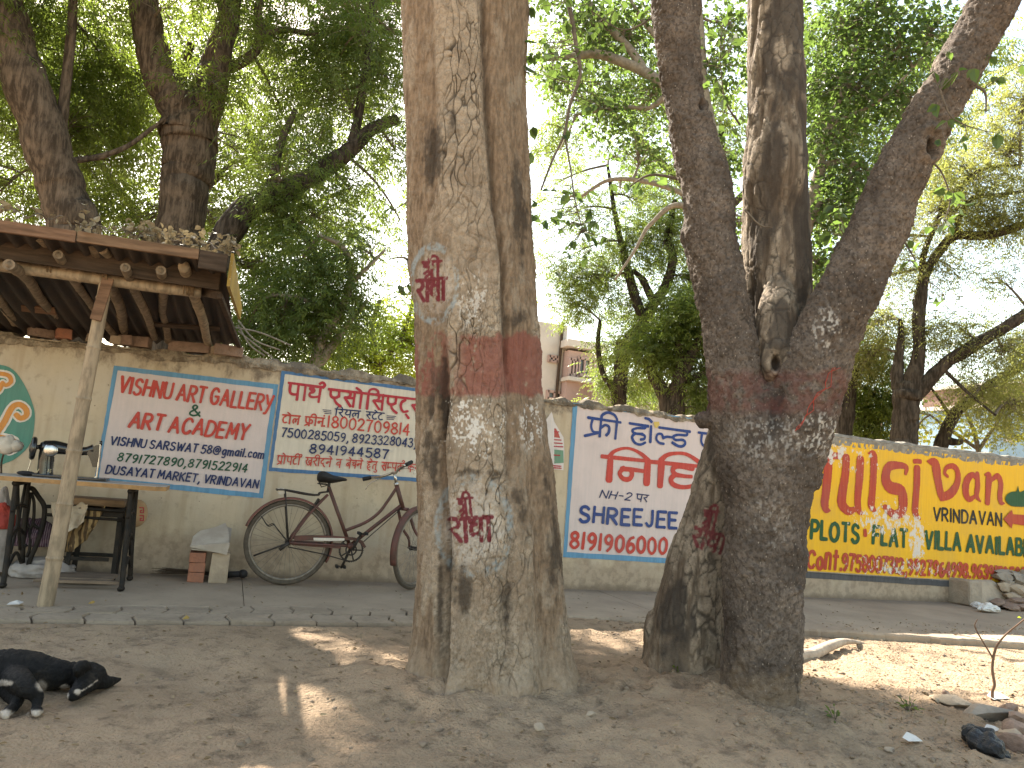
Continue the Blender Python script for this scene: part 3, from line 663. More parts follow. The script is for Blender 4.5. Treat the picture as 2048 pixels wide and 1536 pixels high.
blk((1570, 935, 75), (1400, 905, 75), (1320, 940, 70), (1340, 1010, 70), (1440, 1035, 55), (1555, 1045, 55), w=60); blk((1345, 1015, 75), (1290, 1080, 75), (1330, 1150, 70), (1450, 1180, 55), (1580, 1160, 50), (1680, 1110, 50), w=60); blk((1715, 930), (1665, 1205), w=95, sm=False)
b.line('8191906000', (310, 1182), (962, 1222), 106, 22, 0.0, org=(1050, 750), sc=3.413); b.line(',9', (974, 1222), (1085, 1230), 106, 22, 0.0, org=(1050, 750), sc=3.413); b.build('lettering', P_RED, s3)
b = Brush(YB, 9)
b.line('NH-2', (380, 1310), (770, 1352), 95, 17, 0.35, **C9); b.line(['p', 'r'], (840, 1355), (985, 1372), 90, 15, 0.15, font=DV, **C9); b.build('lettering', P_NAVY, s3)
mb = MB(); mb.add([tuple(atY((p[0]/6.4+1140, p[1]/6.4+790), -0.0105)) for p in ((1072, 345), (1140, 340), (1148, 380), (1120, 415), (1095, 425), (1080, 395))], [(0, 1, 2, 3, 4, 5)])
o = mb.build('torn_sticker', paint('sticker_yellow', (0.62, 0.45, 0.12)), s3)
# 4: yellow plots sign
C6 = dict(org=(1548, 830), sc=4.096)
s4 = sign('peeling yellow sign offering plots, flats and villas, with dark red lettering', [(1592, 870), (2330, 963), (2330, 1186), (1588, 1140)], P_YEL, seed=41)
Q = jagged([(1588, 1142), (2330, 1187), (2330, 1200), (1587, 1154)], -0.0045, 0.004, 43); o = link('lower_band', Q, [tuple(range(len(Q)))], P_BAND, s4)
b = Brush(YB, 10)
def red(*p, sm=True, w=40): b.px([tuple(q) for q in p], w, sm, **C6)
red((335, 452, 40), (352, 440, 40)); red((372, 345, 20), (400, 325, 55), (450, 328, 66), (510, 335, 60), (545, 328, 50), (570, 290, 8)); red((450, 340, 80), (440, 480, 82), (425, 640, 80), (415, 720, 78), (430, 772, 68), (462, 785, 10))
red((592, 345, 82), (585, 480, 82), (560, 640, 86), (558, 730, 84), (610, 785, 66), (670, 770, 40)); red((708, 362, 76), (700, 520, 78), (685, 700, 76), (700, 790, 60), (742, 808, 8))
red((770, 312, 10), (815, 330, 80), (815, 480, 80), (805, 640, 78), (798, 740, 74), (830, 790, 30))
red((1078, 482, 36), (1085, 430, 50), (1030, 412, 60), (940, 425, 82), (915, 520, 92), (950, 590, 100), (1040, 620, 90), (1058, 710, 90), (1045, 790, 80), (985, 815, 66), (915, 760, 50), (890, 752, 20))
red((1150, 380, 40), (1175, 378, 46), (1200, 382, 40)); red((1172, 436, 76), (1170, 560, 78), (1160, 700, 76), (1158, 800, 68), (1200, 852, 14))
red((1255, 378, 14), (1318, 400, 100), (1340, 520, 92), (1365, 640, 80), (1385, 680, 60)); red((1370, 680, 60), (1450, 640, 86), (1500, 560, 74), (1505, 470, 62), (1470, 420, 54), (1415, 430, 42), (1398, 475, 34), (1425, 505, 26))
red((1665, 520, 40), (1625, 490, 46), (1580, 540, 66), (1570, 630, 70), (1600, 690, 50), (1655, 660, 30)); red((1665, 480, 44), (1668, 580, 58), (1660, 660, 54), (1695, 712, 10))
red((1728, 488, 16), (1758, 500, 66), (1755, 600, 70), (1748, 718, 62)); red((1775, 540, 30), (1830, 500, 56), (1858, 560, 62), (1850, 660, 60), (1860, 715, 48), (1888, 725, 10))
red((745, 945, 38), (748, 985, 38))
b.line('Cont.', (272, 1250), (552, 1272), 134, 30, 0.02, **C6); b.line('9758007312,9927964998.963915', (562, 1268), (1862, 1345), 128, 27, 0.0, h1=98, gap=24, **C6)
b.line('0502', (1875, 1346), (2060, 1357), 98, 25, 0.0, **C6)
b.pxpoly([(1875, 850), (1945, 775), (1952, 812), (2180, 826), (2176, 925), (1950, 890), (1942, 930)], **C6); b.build('lettering', P_YRED, s4)
b = Brush(YB, 11)
b.line('VRINDAVAN', (1308, 862), (1862, 910), 100, 19, 0.0, **C6); b.build('lettering', P_BLACK, s4)
b = Brush(YB, 12)
b.line('PLOTS', (305, 1010), (690, 1042), 142, 32, 0.0, **C6); b.line('FLAT', (812, 1052), (1085, 1078), 135, 32, 0.0, **C6); b.line('VILLA', (1240, 1088), (1525, 1110), 135, 30, 0.0, **C6); b.line('AVAILABLE', (1580, 1112), (2150, 1160), 128, 30, 0.0, **C6)
b.pxpoly([(1895, 700), (1900, 660), (1940, 630), (1985, 622), (1995, 578), (2010, 630), (2060, 615), (2110, 640), (2120, 690), (2070, 745), (2000, 752), (1935, 742)], smooth=True, **C6); b.build('lettering', P_YGRN, s4)
# mural at the far left
s5 = link('painted_mural', [tuple(atY((p[0]/3.413, p[1]/3.413+400), -0.003)) for p in catmull([(-160, 1130), (0, 1125), (90, 1160), (160, 1250), (215, 1370), (238, 1480), (215, 1640), (150, 1730), (40, 1795), (-160, 1815)], 6, True)], [], P_TEAL, wall)
bpy.data.objects.remove(s5)
P = [tuple(atY((p[0]/3.413, p[1]/3.413+400), -0.003)) for p in catmull([(-160, 1130), (0, 1125), (90, 1160), (160, 1250), (215, 1370), (238, 1480), (215, 1640), (150, 1730), (40, 1795), (-160, 1815)], 6, True)]
s5 = link('painted_mural', P, [tuple(range(len(P)))], P_TEAL, wall); s5['label'] = 'rounded teal mural with orange scrolls'
b = Brush(-0.0045, 13); b2 = Brush(YB, 14); C1 = dict(org=(0, 400), sc=3.413)
for bb, g in ((b, 62), (b2, 34)):
    bb.px([(-60, 1640), (20, 1530), (80, 1420), (130, 1395), (175, 1425), (180, 1470), (140, 1490), (110, 1465)], g, **C1); bb.px([(-80, 1190), (0, 1185), (60, 1200), (75, 1240), (40, 1265), (15, 1245)], g*0.8, **C1)
    bb.px([(-60, 1340), (-10, 1300), (10, 1260)], g*0.8, **C1); bb.px([(0, 1620), (90, 1640), (110, 1690), (60, 1720)], g, **C1)
b.build('scroll_outline', P_WHITE, s5); b2.build('scroll', P_ORNG, s5)

# openings in the leaves through which the sun reaches the ground where the photo shows it lit
GAPS = [(555, 1262, .17), (600, 1285, .16), (575, 1240, .13), (700, 1440, .14), (680, 1480, .10), (330, 1532, .15), (1200, 1300, .08), (1240, 1278, .07), (1175, 1330, .06), (850, 1365, .06)]
GAPS += [(x, y, .30) for x in range(1610, 2100, 60) for y in (1275, 1300, 1325)]+[(x, y, .28) for x in range(1780, 2100, 60) for y in (1345, 1370)]+[(1700, 1345, .2)]
GAPP = np.array([atZ((x, y), -0.05) for x, y, r in GAPS]); GAPR = np.array([r for _, _, r in GAPS]); SD = np.array(SUNDIR)
LITP = [(x, y, 4.2, .34) for x in (670, 730, 790, 835) for y in (600, 660, 715)]+[(x, y, 3.3, .26) for x, y in ((90, 90), (180, 60), (230, 150), (120, 200), (200, 260), (40, 180), (260, 60), (540, 230), (600, 140), (450, 60))]+[(x, y, 6.5, .4) for x, y in ((1180, 560), (1250, 500), (1360, 540), (1170, 450), (1300, 420))]+[(x, y, 3.6, .25) for x, y in ((1880, 850), (1940, 870), (2010, 860))]
GAPP = np.vstack([GAPP, [atY((x, y), Y) for x, y, Y, r in LITP]]); GAPR = np.concatenate([GAPR, [q[3]-0.1 for q in LITP]])   # and leaves the sun shines straight onto
def shaded(K):
    """leaf clusters that do not stand in one of the sun's openings"""
    ok = np.ones(len(K), bool)
    for p, r in zip(GAPP, GAPR):
        d = K-p; t = d @ SD; ok &= (np.linalg.norm(d-t[:, None]*SD, axis=1) > r+0.12) | (t < 0.7)
    return K[ok]
# ------------------------------------------------------------------ trees
def to_px(P):
    d = np.asarray(P, float)-CAMPOS; z = d @ _F
    return np.stack([1024+FPX*(d @ _R)/z, 768-FPX*(d @ _U)/z], 1)
def glyph_px(glyphs, p0, p1, h, slant=0.0, font=None):
    """hand lettering as picture polylines"""
    font = font or DV; x = 0; sp = []
    for g in glyphs: sp.append((g, x)); x += font[g][0]+(6 if font[g][0] else 0)
    A, B = np.array(p0, float), np.array(p1, float); d = (B-A)/x; L = np.linalg.norm(B-A); nrm = np.array([B[1]-A[1], -(B[0]-A[0])])/L
    out = []
    for g, gx_ in sp:
        for sm, P in parse(font[g][1]):
            for q in stroke_lines(sm, P): out.append(np.array([A+d*(gx_+p[0])+nrm*p[1]/100*h+(B-A)/L*slant*p[1]/100*h for p in q]))
    out.append(np.array([A+nrm*h+(B-A)/L*slant*h, B+nrm*h+(B-A)/L*slant*h])); return out
def seg_dist(Q, lines):
    best = np.full(len(Q), 1e9)
    for L in lines:
        for a, b in zip(L[:-1], L[1:]):
            ab = b-a; t = np.clip(((Q-a) @ ab)/(ab @ ab+1e-9), 0, 1); best = np.minimum(best, np.linalg.norm(Q-a-t[:, None]*ab, axis=1))
    return best
def sstep(v, lo, hi):
    t = np.clip((v-lo)/(hi-lo), 0, 1); return t*t*(3-2*t)

def bark_mat(name, pale, wood, dark, red=(0.27, 0.10, 0.075), grain=(48, 48, 13), bumpd=0.009, fleck=None):
    """bark coloured by what the mesh carries: plates, bare wood, soot, paint"""
    N = NT(name); g = N.noise(1.0, 6, 0.65, N.map(grain)); f = N.noise(26, 6, 0.65); l = N.noise(4, 5, 0.6)
    w = N.mix(N.step(g, 0.35, 0.65), wood, tuple(x*0.55 for x in wood)); w = N.mix(N.math('MULTIPLY', N.step(N.noise(9, 7, 0.7, N.map((1, 1, 0.45))), 0.52, 0.62), 0.55), w, tuple(x*0.72 for x in pale))
    f2_ = N.noise(75, 4, 0.7); p = N.mix(N.step(f, 0.35, 0.65), pale, tuple(x*0.6 for x in pale)); p = N.mix(N.math('MULTIPLY', N.step(f2_, 0.5, 0.66), 0.6), p, tuple(x*0.42 for x in pale)); p = N.mix(N.math('MULTIPLY', N.step(l, 0.45, 0.7), 0.5), p, tuple(x*0.75 for x in wood))
    b = N.mix(N.attr('plate'), w, p)
    b = N.mix(N.math('MULTIPLY', N.attr('crack'), 0.9), b, tuple(x*0.6 for x in dark))
    b = N.mix(N.attr('dark_tone'), b, N.mix(f, dark, tuple(x*2 for x in dark)))
    if fleck: b = N.mix(N.math('MULTIPLY', N.step(N.voro(fleck[0], N.map((1, 1, 0.6))), fleck[1]+0.08, fleck[1]), N.step(N.noise(7), 0.35, 0.55)), b, fleck[2])
    b = N.mix(N.attr('white'), b, (0.60, 0.55, 0.49)); b = N.mix(N.attr('blue'), b, (0.30, 0.36, 0.38))
    b = N.mix(N.attr('red'), b, N.mix(f, red, tuple(x*0.6 for x in red))); b = N.mix(N.attr('ink'), b, (0.15, 0.022, 0.03))
    b = N.mix(N.math('MULTIPLY', N.attr('mud'), 0.7), b, N.mix(f, (0.36, 0.262, 0.175), (0.24, 0.172, 0.115)))
    h = N.math('ADD', N.math('MULTIPLY', g, 0.9), f)
    return N.finish(b, 0.93, N.bump(N.math('ADD', h, N.math('MULTIPLY', N.noise(110, 3), 0.5)), bumpd, 0.9), spec=0.12)
M_BARK1 = bark_mat('cracked_grey_bark', (0.45, 0.36, 0.265), (0.265, 0.185, 0.122), (0.034, 0.026, 0.02))
M_BARK2 = bark_mat('flaky_dark_bark', (0.235, 0.185, 0.148), (0.15, 0.115, 0.09), (0.035, 0.028, 0.024), red=(0.20, 0.07, 0.055), grain=(40, 40, 22), bumpd=0.018, fleck=(52, 0.10, (0.31, 0.255, 0.205)))
M_BARK3 = bark_mat('weathered_pale_wood', (0.36, 0.285, 0.21), (0.165, 0.122, 0.086), (0.036, 0.029, 0.024), grain=(55, 55, 6))

# ---- the great cracked trunk in the middle
EDGE = [(-340, 770, 1046), (-120, 788, 1049), (0, 797, 1050), (150, 805, 1047), (300, 809, 1056), (450, 812, 1064), (560, 820, 1071), (650, 828, 1081), (760, 834, 1086), (850, 836, 1101),
        (930, 838, 1111), (1050, 839, 1126), (1180, 838, 1139), (1280, 833, 1147), (1345, 829, 1156), (1400, 822, 1164), (1440, 815, 1172)]
base = np.array([T1[0], T1[1], 0.03])
ctr = []; rd = []
for y, l, r in EDGE:
    a, c = facing((l, y), base), facing((r, y), base); ctr.append((a+c)/2); rd.append(np.linalg.norm(c-a)/2)
ctr = np.array(ctr)[::-1]; rd = np.array(rd)[::-1]
nv = (base-CAMPOS)*[1, 1, 0]; nv /= np.linalg.norm(nv); rv = np.array([nv[1], -nv[0], 0])
nz_, nt_ = 860, 470
zz = np.linspace(-0.12, ctr[-1, 2], nz_); th = np.linspace(-math.pi, math.pi, nt_, endpoint=False); th = th-0.52*np.sin(th)     # finer towards the front
cx = np.interp(zz, ctr[:, 2], ctr[:, 0]); cy = np.interp(zz, ctr[:, 2], ctr[:, 1]); cr = np.interp(zz, ctr[:, 2], rd)
TH, ZI = np.meshgrid(th, np.arange(nz_)); Zg = zz[ZI]; u = np.sin(TH); front = np.cos(TH) > 0
zpx = np.interp(zz, ctr[:, 2], np.array([e[0] for e in EDGE])[::-1])[ZI]                    # height in the photo, for reading off grooves
gA = np.interp(zpx, [0, 600, 760, 900, 1100, 1350], [-0.42, -0.46, -0.56, -0.66, -0.64, -0.60]); dA = np.interp(zpx, [0, 500, 700, 850, 1100, 1400], [0.02, 0.03, 0.07, 0.22, 0.30, 0.30])
gB = np.interp(zpx, [0, 300, 560, 760, 900, 1400], [0.40, 0.43, 0.50, 0.42, 0.30, 0.12]); dB = np.interp(zpx, [0, 400, 700, 850, 1000, 1400], [0.16, 0.17, 0.15, 0.07, 0.04, 0.07])
gC = np.interp(zpx, [700, 1000, 1400], [0.75, 0.66, 0.62]); dC = np.interp(zpx, [600, 900, 1400], [0.0, 0.06, 0.10])
wob = 0.05*vnoise(np.stack([Zg.ravel()*3, 0*Zg.ravel(), 0*Zg.ravel()], 1), 3).reshape(Zg.shape)
sh = np.ones_like(u)
for g, d, w in ((gA, dA, 0.085), (gB, dB, 0.075), (gC, dC, 0.10)): sh -= np.where(front, d*np.exp(-((u-g-wob)/w)**2), 0)
sh -= np.where(~front, 0.10*np.exp(-((u-0.25)/0.12)**2)+0.08*np.exp(-((u+0.5)/0.12)**2), 0)
sh += 0.10*np.clip(0.35-Zg, 0, 1)*(0.6+0.8*np.sin(TH*5+1.3)**2)+0.06*np.clip(0.14-Zg, 0, 1)/0.14*(1+np.sin(TH*9))  # root flare
sh *= 1+0.035*np.sin(TH*3+Zg*0.7)+0.02*np.sin(TH*7-Zg)
R = cr[ZI]*sh
P = np.stack([cx[ZI]+R*(np.sin(TH)*rv[0]-0.92*np.cos(TH)*nv[0]), cy[ZI]+R*(np.sin(TH)*rv[1]-0.92*np.cos(TH)*nv[1]), Zg], -1).reshape(-1, 3)
nrm = np.stack([np.sin(TH)*rv[0]-np.cos(TH)*nv[0], np.sin(TH)*rv[1]-np.cos(TH)*nv[1], 0*TH], -1).reshape(-1, 3)
uf = u.ravel(); ff = front.ravel(); zf = zpx.ravel()
pl = sstep(uf, gA.ravel()-0.02, gA.ravel()+0.12)*sstep(uf, gB.ravel()+0.03, gB.ravel()-0.03)
low = sstep(zf, 900, 1050); pl = np.maximum(pl, low*sstep(uf, -0.75, -0.55)*sstep(uf, 0.55, 0.15)); pl = np.where(ff, pl, 0.6)
pl = np.maximum(pl, 0.75*sstep(fbm(P*[6, 6, 2.0], 4, 72), 0.08, 0.25)); pl = np.clip(pl*(0.75+0.6*fbm(P*[5, 5, 2.5], 3, 70))+0.15*fbm(P*8, 3, 71), 0, 1)
Pw = P+0.035*np.stack([fbm(P*9, 2, 61), fbm(P*9, 2, 62), fbm(P*9, 2, 63)], 1)
br, cid = voro(Pw*[24, 24, 6.5], 5); wdt = 0.04+0.075*sstep(fbm(P*[6, 6, 3], 3, 74), -0.2, 0.4); crk = sstep(br, wdt, 0.0); br2, c2_ = voro((Pw+0.01*fbm(P*40, 2, 60)[:, None])*[46, 46, 26], 8); crk2 = sstep(br2, 0.12, 0.0)
cm = sstep(fbm(P*[3.5, 3.5, 1.6], 3, 75), -0.3, 0.2); crk = np.clip(crk*(0.15+0.85*cm)+0.5*crk2*sstep(fbm(P*[5, 5, 3], 3, 76), -0.1, 0.3), 0, 1)*pl
scab = sstep(zpx.ravel(), 820, 960)*sstep(fbm(P*[4, 4, 2.5], 3, 77), -0.25, 0.25)
grain = fbm(P*[55, 55, 3.2], 4, 64)
disp = pl*(0.013*(1-crk)-0.006+0.006*(cid-0.5)+0.006*fbm(P*24, 4, 66)+0.006*(c2_-0.5)*scab)+(1-pl)*(0.011*grain-0.006)+0.012*fbm(P*[7, 7, 3], 3, 67)+0.004*fbm(P*60, 2, 68)
P = P+nrm*disp[:, None]
px = to_px(P); X, Y = px[:, 0], px[:, 1]; n1 = fbm(P*14, 4, 81); n2 = fbm(P*40, 3, 82); n3 = fbm(P*[25, 25, 5], 4, 83)
ell = lambda cx_, cy_, rx, ry: np.hypot((X-cx_)/rx, (Y-cy_)/ry)
dark_tone = np.zeros(len(P))
for cx_, cy_, rx, ry, a in ((868, 300, 26, 75, 1.3), (905, 250, 18, 60, 1.0), (862, 330, 20, 50, 1.2), (1035, 430, 26, 120, 1.0), (1030, 640, 40, 26, 0.8), (880, 790, 28, 110, 1.1), (866, 930, 26, 90, 1.0), (905, 1010, 16, 60, .6), (925, 1180, 26, 60, 1.2),
                            (900, 1130, 14, 60, 1.0), (1035, 1000, 34, 90, .7), (1110, 1120, 26, 140, .9), (880, 1200, 12, 160, 1.1), (1010, 1210, 20, 60, 0.7), (1090, 980, 26, 80, .7), (960, 945, 70, 16, .9)):
    dark_tone = np.maximum(dark_tone, a*np.clip(1-ell(cx_, cy_, rx, ry)*0.75, 0, 1))
dark_tone = np.where(ff, dark_tone, 0); dark_tone = sstep(dark_tone+0.6*n3+0.35*n2, 0.32, 0.9)*0.82
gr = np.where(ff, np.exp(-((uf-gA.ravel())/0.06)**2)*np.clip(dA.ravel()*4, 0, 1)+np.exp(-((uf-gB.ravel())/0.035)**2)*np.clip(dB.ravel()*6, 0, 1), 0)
dark_tone = np.clip(dark_tone+0.55*gr, 0, 1)  # bark colour also darkened along the grooves
red = sstep(Y+14*n1+8*n2, 664, 674)*sstep(Y+12*n1, 796, 786)*sstep(n3+0.7*n2+0.8*np.exp(-((X-975)/50)**2)+0.5*sstep(uf, 0.3, 0.6), -0.30, 0.12)*0.85
red *= 1-0.9*np.exp(-((X-908)/14)**2)*sstep(Y, 800, 720); red *= 1-0.8*dark_tone; red = red*(1-0.5*crk)
n5 = fbm(P*95, 3, 84); n6 = fbm(P*[60, 60, 22], 3, 85)
wh = sstep(n5+0.45*n1+0.55*n6+0.75*np.clip(1-ell(945, 850, 70, 70), 0, 1)-0.2, 0.30, 0.42)*sstep(ell(950, 850, 95, 90), 1, 0.6)+0.7*sstep(n5+n6+0.5*n1, 0.30, 0.45)*sstep(ell(945, 600, 36, 70), 1.2, 0.6)+0.8*sstep(n5+0.8*n6, 0.22, 0.35)*sstep(ell(1062, 850, 28, 60), 1.1, .6)
for cx_, cy_, rx, ry, am in ((868, 567, 44, 72, 0.30), (948, 1050, 64, 92, 0.40)): wh = np.maximum(wh, am*sstep(ell(cx_, cy_, rx, ry)+0.3*n1, 1.0, 0.7)*sstep(n5+0.7*n6+0.3*n1-0.6*crk, -0.5, 0.0))
blue = np.zeros(len(P))
for cx_, cy_, rx, ry, am in ((868, 567, 46, 75, 0.6), (948, 1054, 72, 98, 0.5)): blue = np.maximum(blue, am*sstep(np.abs(ell(cx_, cy_, rx, ry)-1)+0.06*n2, 0.14, 0.06)*sstep(n1+0.5*n2+0.6*n5, -0.3, 0.3))
ink = np.zeros(len(P)); 
for L, w in ((glyph_px(['shr', 'ee'], (845, 557), (882, 554), 32, 0.1), 3.2), (glyph_px(['r', 'aa', 'dh', 'aa'], (834, 604), (892, 598), 42, 0.1), 4.0),
             (glyph_px(['shr', 'ee'], (919, 1034), (948, 1031), 36, 0.0), 3.0), (glyph_px(['r', 'aa', 'dh', 'aa'], (902, 1084), (986, 1080), 46, 0.0), 4.6)):
    m = ff & (np.abs(X-L[-1].mean(0)[0]) < 80) & (np.abs(Y-L[-1].mean(0)[1]) < 90)
    dd = np.full(len(P), 99.0); dd[m] = seg_dist(px[m], L); ink = np.maximum(ink, sstep(dd+0.8*n5, w+0.7, w-0.7)*sstep(n2+0.5*n1-0.4*crk, -0.75, -0.40)*0.95)
wh = np.where(ff, wh, 0); blue = np.where(ff, blue, 0); mud = sstep(P[:, 2]+0.13*n1+0.06*n2, 0.17, 0.02)
for a in (red, ink): a *= ff
idx = np.arange(nz_*nt_).reshape(nz_, nt_); nx_ = np.roll(idx, -1, 1)
F4 = np.stack([idx[:-1], nx_[:-1], nx_[1:], idx[1:]], -1).reshape(-1, 4)
tree1 = root('cracked_trunk_tree', tuple(base-[0, 0, 0.03]), 'huge grey tree with a cracked trunk, red paint band and two painted circles', 'tree')
fastmesh('trunk', P, F4, M_BARK1, tree1, tree1.location, True, dict(plate=pl, crack=crk, dark_tone=dark_tone, red=np.clip(red, 0, 1), white=np.clip(wh, 0, 0.95), blue=blue, ink=ink, mud=mud))

# ---- limbs measured in the photo
def limb(pts, P, dy=None, n=5):
    """(x, y, half width) in the photo on the upright plane through P -> centre line and radii in metres"""
    C = []; R = []
    for k, (x, y, hw) in enumerate(pts):
        q = facing((x, y), P); d = (q-CAMPOS) @ _F
        if dy is not None: s = 1+dy[k]/np.linalg.norm(q-CAMPOS); q = CAMPOS+(q-CAMPOS)*s; d *= s
        C.append(q); R.append(hw*d/FPX)
    Q = catmull(np.column_stack([C, R]), n); return Q[:, :3], Q[:, 3]
def add_limb(mb, pts, P, dy=None, seg=14, n=6, jit=0.0, seed=0):
    C, R = limb(pts, P, dy, n)
    if jit:
        K = np.column_stack([np.arange(len(C))*0.45+seed*9.1, np.zeros(len(C)), np.zeros(len(C))])
        R = R*(1+jit*fbm(K, 2, seed)); C = C+np.stack([fbm(K, 2, seed+1), fbm(K, 2, seed+2), fbm(K, 2, seed+3)], 1)*R[:, None]*jit*1.2
    mb.tube(C, R, seg); return C, R
# ---- the dark forked tree
B2 = np.array([T2[0], T2[1], 0.04])
mb = MB()
L_ = [(1515, 1470, 84), (1514, 1405, 78), (1518, 1330, 76), (1524, 1250, 76), (1528, 1100, 78), (1530, 1000, 78), (1512, 920, 78), (1490, 840, 70), (1468, 740, 58), (1458, 660, 53), (1440, 570, 52), (1420, 480, 52), (1416, 400, 51), (1393, 300, 46), (1370, 200, 40), (1356, 100, 44), (1352, 0, 48), (1340, -120, 46), (1310, -300, 42)]
R_ = [(1515, 1470, 84), (1514, 1405, 78), (1520, 1330, 76), (1526, 1250, 76), (1530, 1100, 78), (1540, 1000, 78), (1560, 920, 80), (1590, 840, 78), (1622, 750, 70), (1662, 650, 62), (1708, 560, 58), (1745, 480, 54), (1785, 390, 52), (1820, 310, 50), (1868, 220, 47), (1920, 130, 44), (1960, 60, 46), (2000, -20, 46), (2060, -140, 44), (2140, -300, 40)]
C2L, R2L = add_limb(mb, L_, B2, seg=20); C2R, R2R = add_limb(mb, R_, B2, seg=20)
add_limb(mb, [(1518, 1300, 70), (1530, 1000, 76), (1540, 900, 84), (1545, 820, 74), (1548, 775, 40)], B2, [0, 0.0, 0.0, 0.02, 0.05], seg=16)
for x, y, r in ((1800, 300, 34), (1845, 255, 30), (1385, 470, 34), (1408, 840, 20), (1620, 960, 26)): 
    q = facing((x, y), B2); mb.ell(q, r*3.4/FPX, seg=10, rings=8)
tree2 = root('forked_dark_tree', (B2[0], B2[1], 0), 'dark flaky barked tree forking in two big limbs like a V', 'tree')
t2 = remeshed('trunk', mb, M_BARK2, 0.0085, 12, tree2, tree2.location)
V = get_co(t2.data)+np.array(tree2.location); Nn = get_no(t2.data)
br, cid = voro(V*[46, 46, 34]+0.5*np.stack([fbm(V*12, 2, 3), fbm(V*12, 2, 4), fbm(V*12, 2, 5)], 1), 21)
d = 0.011*fbm(V*[14, 14, 9], 4, 22)+0.009*(cid-0.5)*sstep(br, 0.02, 0.2)-0.003*sstep(br, 0.16, 0.02)+0.010*fbm(V*48, 3, 23)+0.014*fbm(V*4, 2, 24)
px = to_px(V); X, Y = px[:, 0], px[:, 1]; ell = lambda cx_, cy_, rx, ry: np.hypot((X-cx_)/rx, (Y-cy_)/ry)
fr = (V-CAMPOS)*[1, 1, 0]; fr = np.einsum('ij,ij->i', Nn, fr) < 0
hole = np.where(fr, sstep(ell(1863, 297, 9, 22), 1.2, 0.6)+sstep(ell(1405, 208, 5, 9), 1.3, 0.7), 0); d -= 0.05*hole
d += np.where(fr, 0.02*sstep(np.abs(ell(1862, 285, 26, 40)-0.8), 0.35, 0), 0)
crease = np.where(fr, np.exp(-((X-(1552-0.12*(Y-800)))/13)**2)*sstep(Y, 760, 790)*sstep(Y, 900, 830), 0); d -= 0.025*crease
n1 = fbm(V*14, 3, 25); n2 = fbm(V*45, 3, 26)
set_co(t2.data, V+Nn*d[:, None]-np.array(tree2.location))
n5 = fbm(V*80, 2, 29); n6 = fbm(V*[110, 110, 50], 2, 30)
white = np.where(fr, sstep(n5+n6+0.35*n1, 0.26, 0.4)*np.clip(sstep(ell(1640, 865, 62, 50), 1.2, 0.4)+0.5*sstep(ell(1530, 880, 90, 60), 1.2, 0.4)+0.9*sstep(ell(1655, 660, 34, 50), 1.2, .5)+0.35*sstep(ell(1540, 1040, 60, 60), 1.2, .5), 0, 1), 0)
red2 = np.where(fr, sstep(Y+14*n1+8*n2, 735, 760)*sstep(Y+16*n1, 838, 812)*0.5*sstep(n1+0.6*n2, -0.5, 0.2), 0)
for k, v in dict(plate=np.clip(0.55+1.2*fbm(V*6, 3, 27), 0, 1), crack=0.6*sstep(br, 0.12, 0.01), dark_tone=np.clip(sstep(fbm(V*[6, 6, 3], 3, 28), 0.12, 0.4)*0.4+hole+0.7*crease, 0, 1), red=red2, white=0.8*white, blue=0*d, ink=0*d, mud=0.8*sstep(V[:, 2]+0.16*n1+0.08*n2, 0.28, -0.02)).items(): set_attr(t2.data, k, v)  # dark colour in blotches, in the holes and down the crease
# ---- the pale stem grown through the fork
B3 = np.array([T3[0], T3[1], 0.04])
mb = MB()
DP = B2+nv*0.13
add_limb(mb, [(1362, 1420, 92), (1366, 1340, 82), (1372, 1280, 76), (1382, 1200, 68), (1400, 1110, 58), (1420, 1030, 50), (1442, 940, 44), (1470, 850, 44), (1510, 770, 48), (1548, 700, 52), (1556, 620, 58), (1555, 540, 62), (1551, 440, 62), (1550, 340, 59), (1553, 240, 56), (1552, 140, 54), (1549, 40, 52), (1546, -80, 50), (1540, -300, 46)], B3,
         [0, 0, 0, 0, 0, 0, 0.02, 0.04, -0.10, -0.10, -0.10, -0.10, -0.08, -0.15, -0.1, -0.05, 0, 0, 0], seg=20)
add_limb(mb, [(1345, 1430, 64), (1326, 1345, 36), (1318, 1270, 34), (1316, 1225, 24)], B3, seg=14)
add_limb(mb, [(1556, 540, 10), (1556, 580, 26), (1556, 630, 40), (1555, 680, 44), (1554, 722, 40), (1556, 755, 30), (1556, 780, 18)], B2, [0.10, 0.08, 0.05, 0.03, 0.005, 0.0, 0.03], seg=14)
for k in range(16):                                                    # callus lips round the knot hole
    t_ = 2*math.pi*k/16; q = facing((1551+21*math.cos(t_), 724+29*math.sin(t_)), B2); q = q-nv*0.085; mb.ell(q, 0.019+0.006*math.sin(3*t_), seg=8, rings=6)
tree3 = root('pale_leaning_tree', (B3[0], B3[1], 0), 'pale weathered tree leaning behind the dark one, its smooth stem rising between the forks', 'tree')
t3 = remeshed('trunk', mb, M_BARK3, 0.008, 12, tree3, tree3.location)
V = get_co(t3.data)+np.array(tree3.location); Nn = get_no(t3.data); px = to_px(V); X, Y = px[:, 0], px[:, 1]
fr = np.einsum('ij,ij->i', Nn, (V-CAMPOS)*[1, 1, 0]) < 0
n1 = fbm(V*14, 3, 35); n2 = fbm(V*45, 3, 36); n3 = fbm(V*[30, 30, 4], 4, 37)
Vw = V+0.03*np.stack([fbm(V*9, 2, 1), fbm(V*9, 2, 2), fbm(V*9, 2, 3)], 1); br, cid = voro(Vw*[20, 20, 8], 31)
pl = sstep(n3+0.5*fbm(V*[6, 6, 2], 3, 38)+0.35*np.exp(-((X-1550)/45)**2)*(Y < 760)+0.25*(Y > 900), -0.05, 0.3)
crk = sstep(br, 0.12, 0.02)*pl*0.8
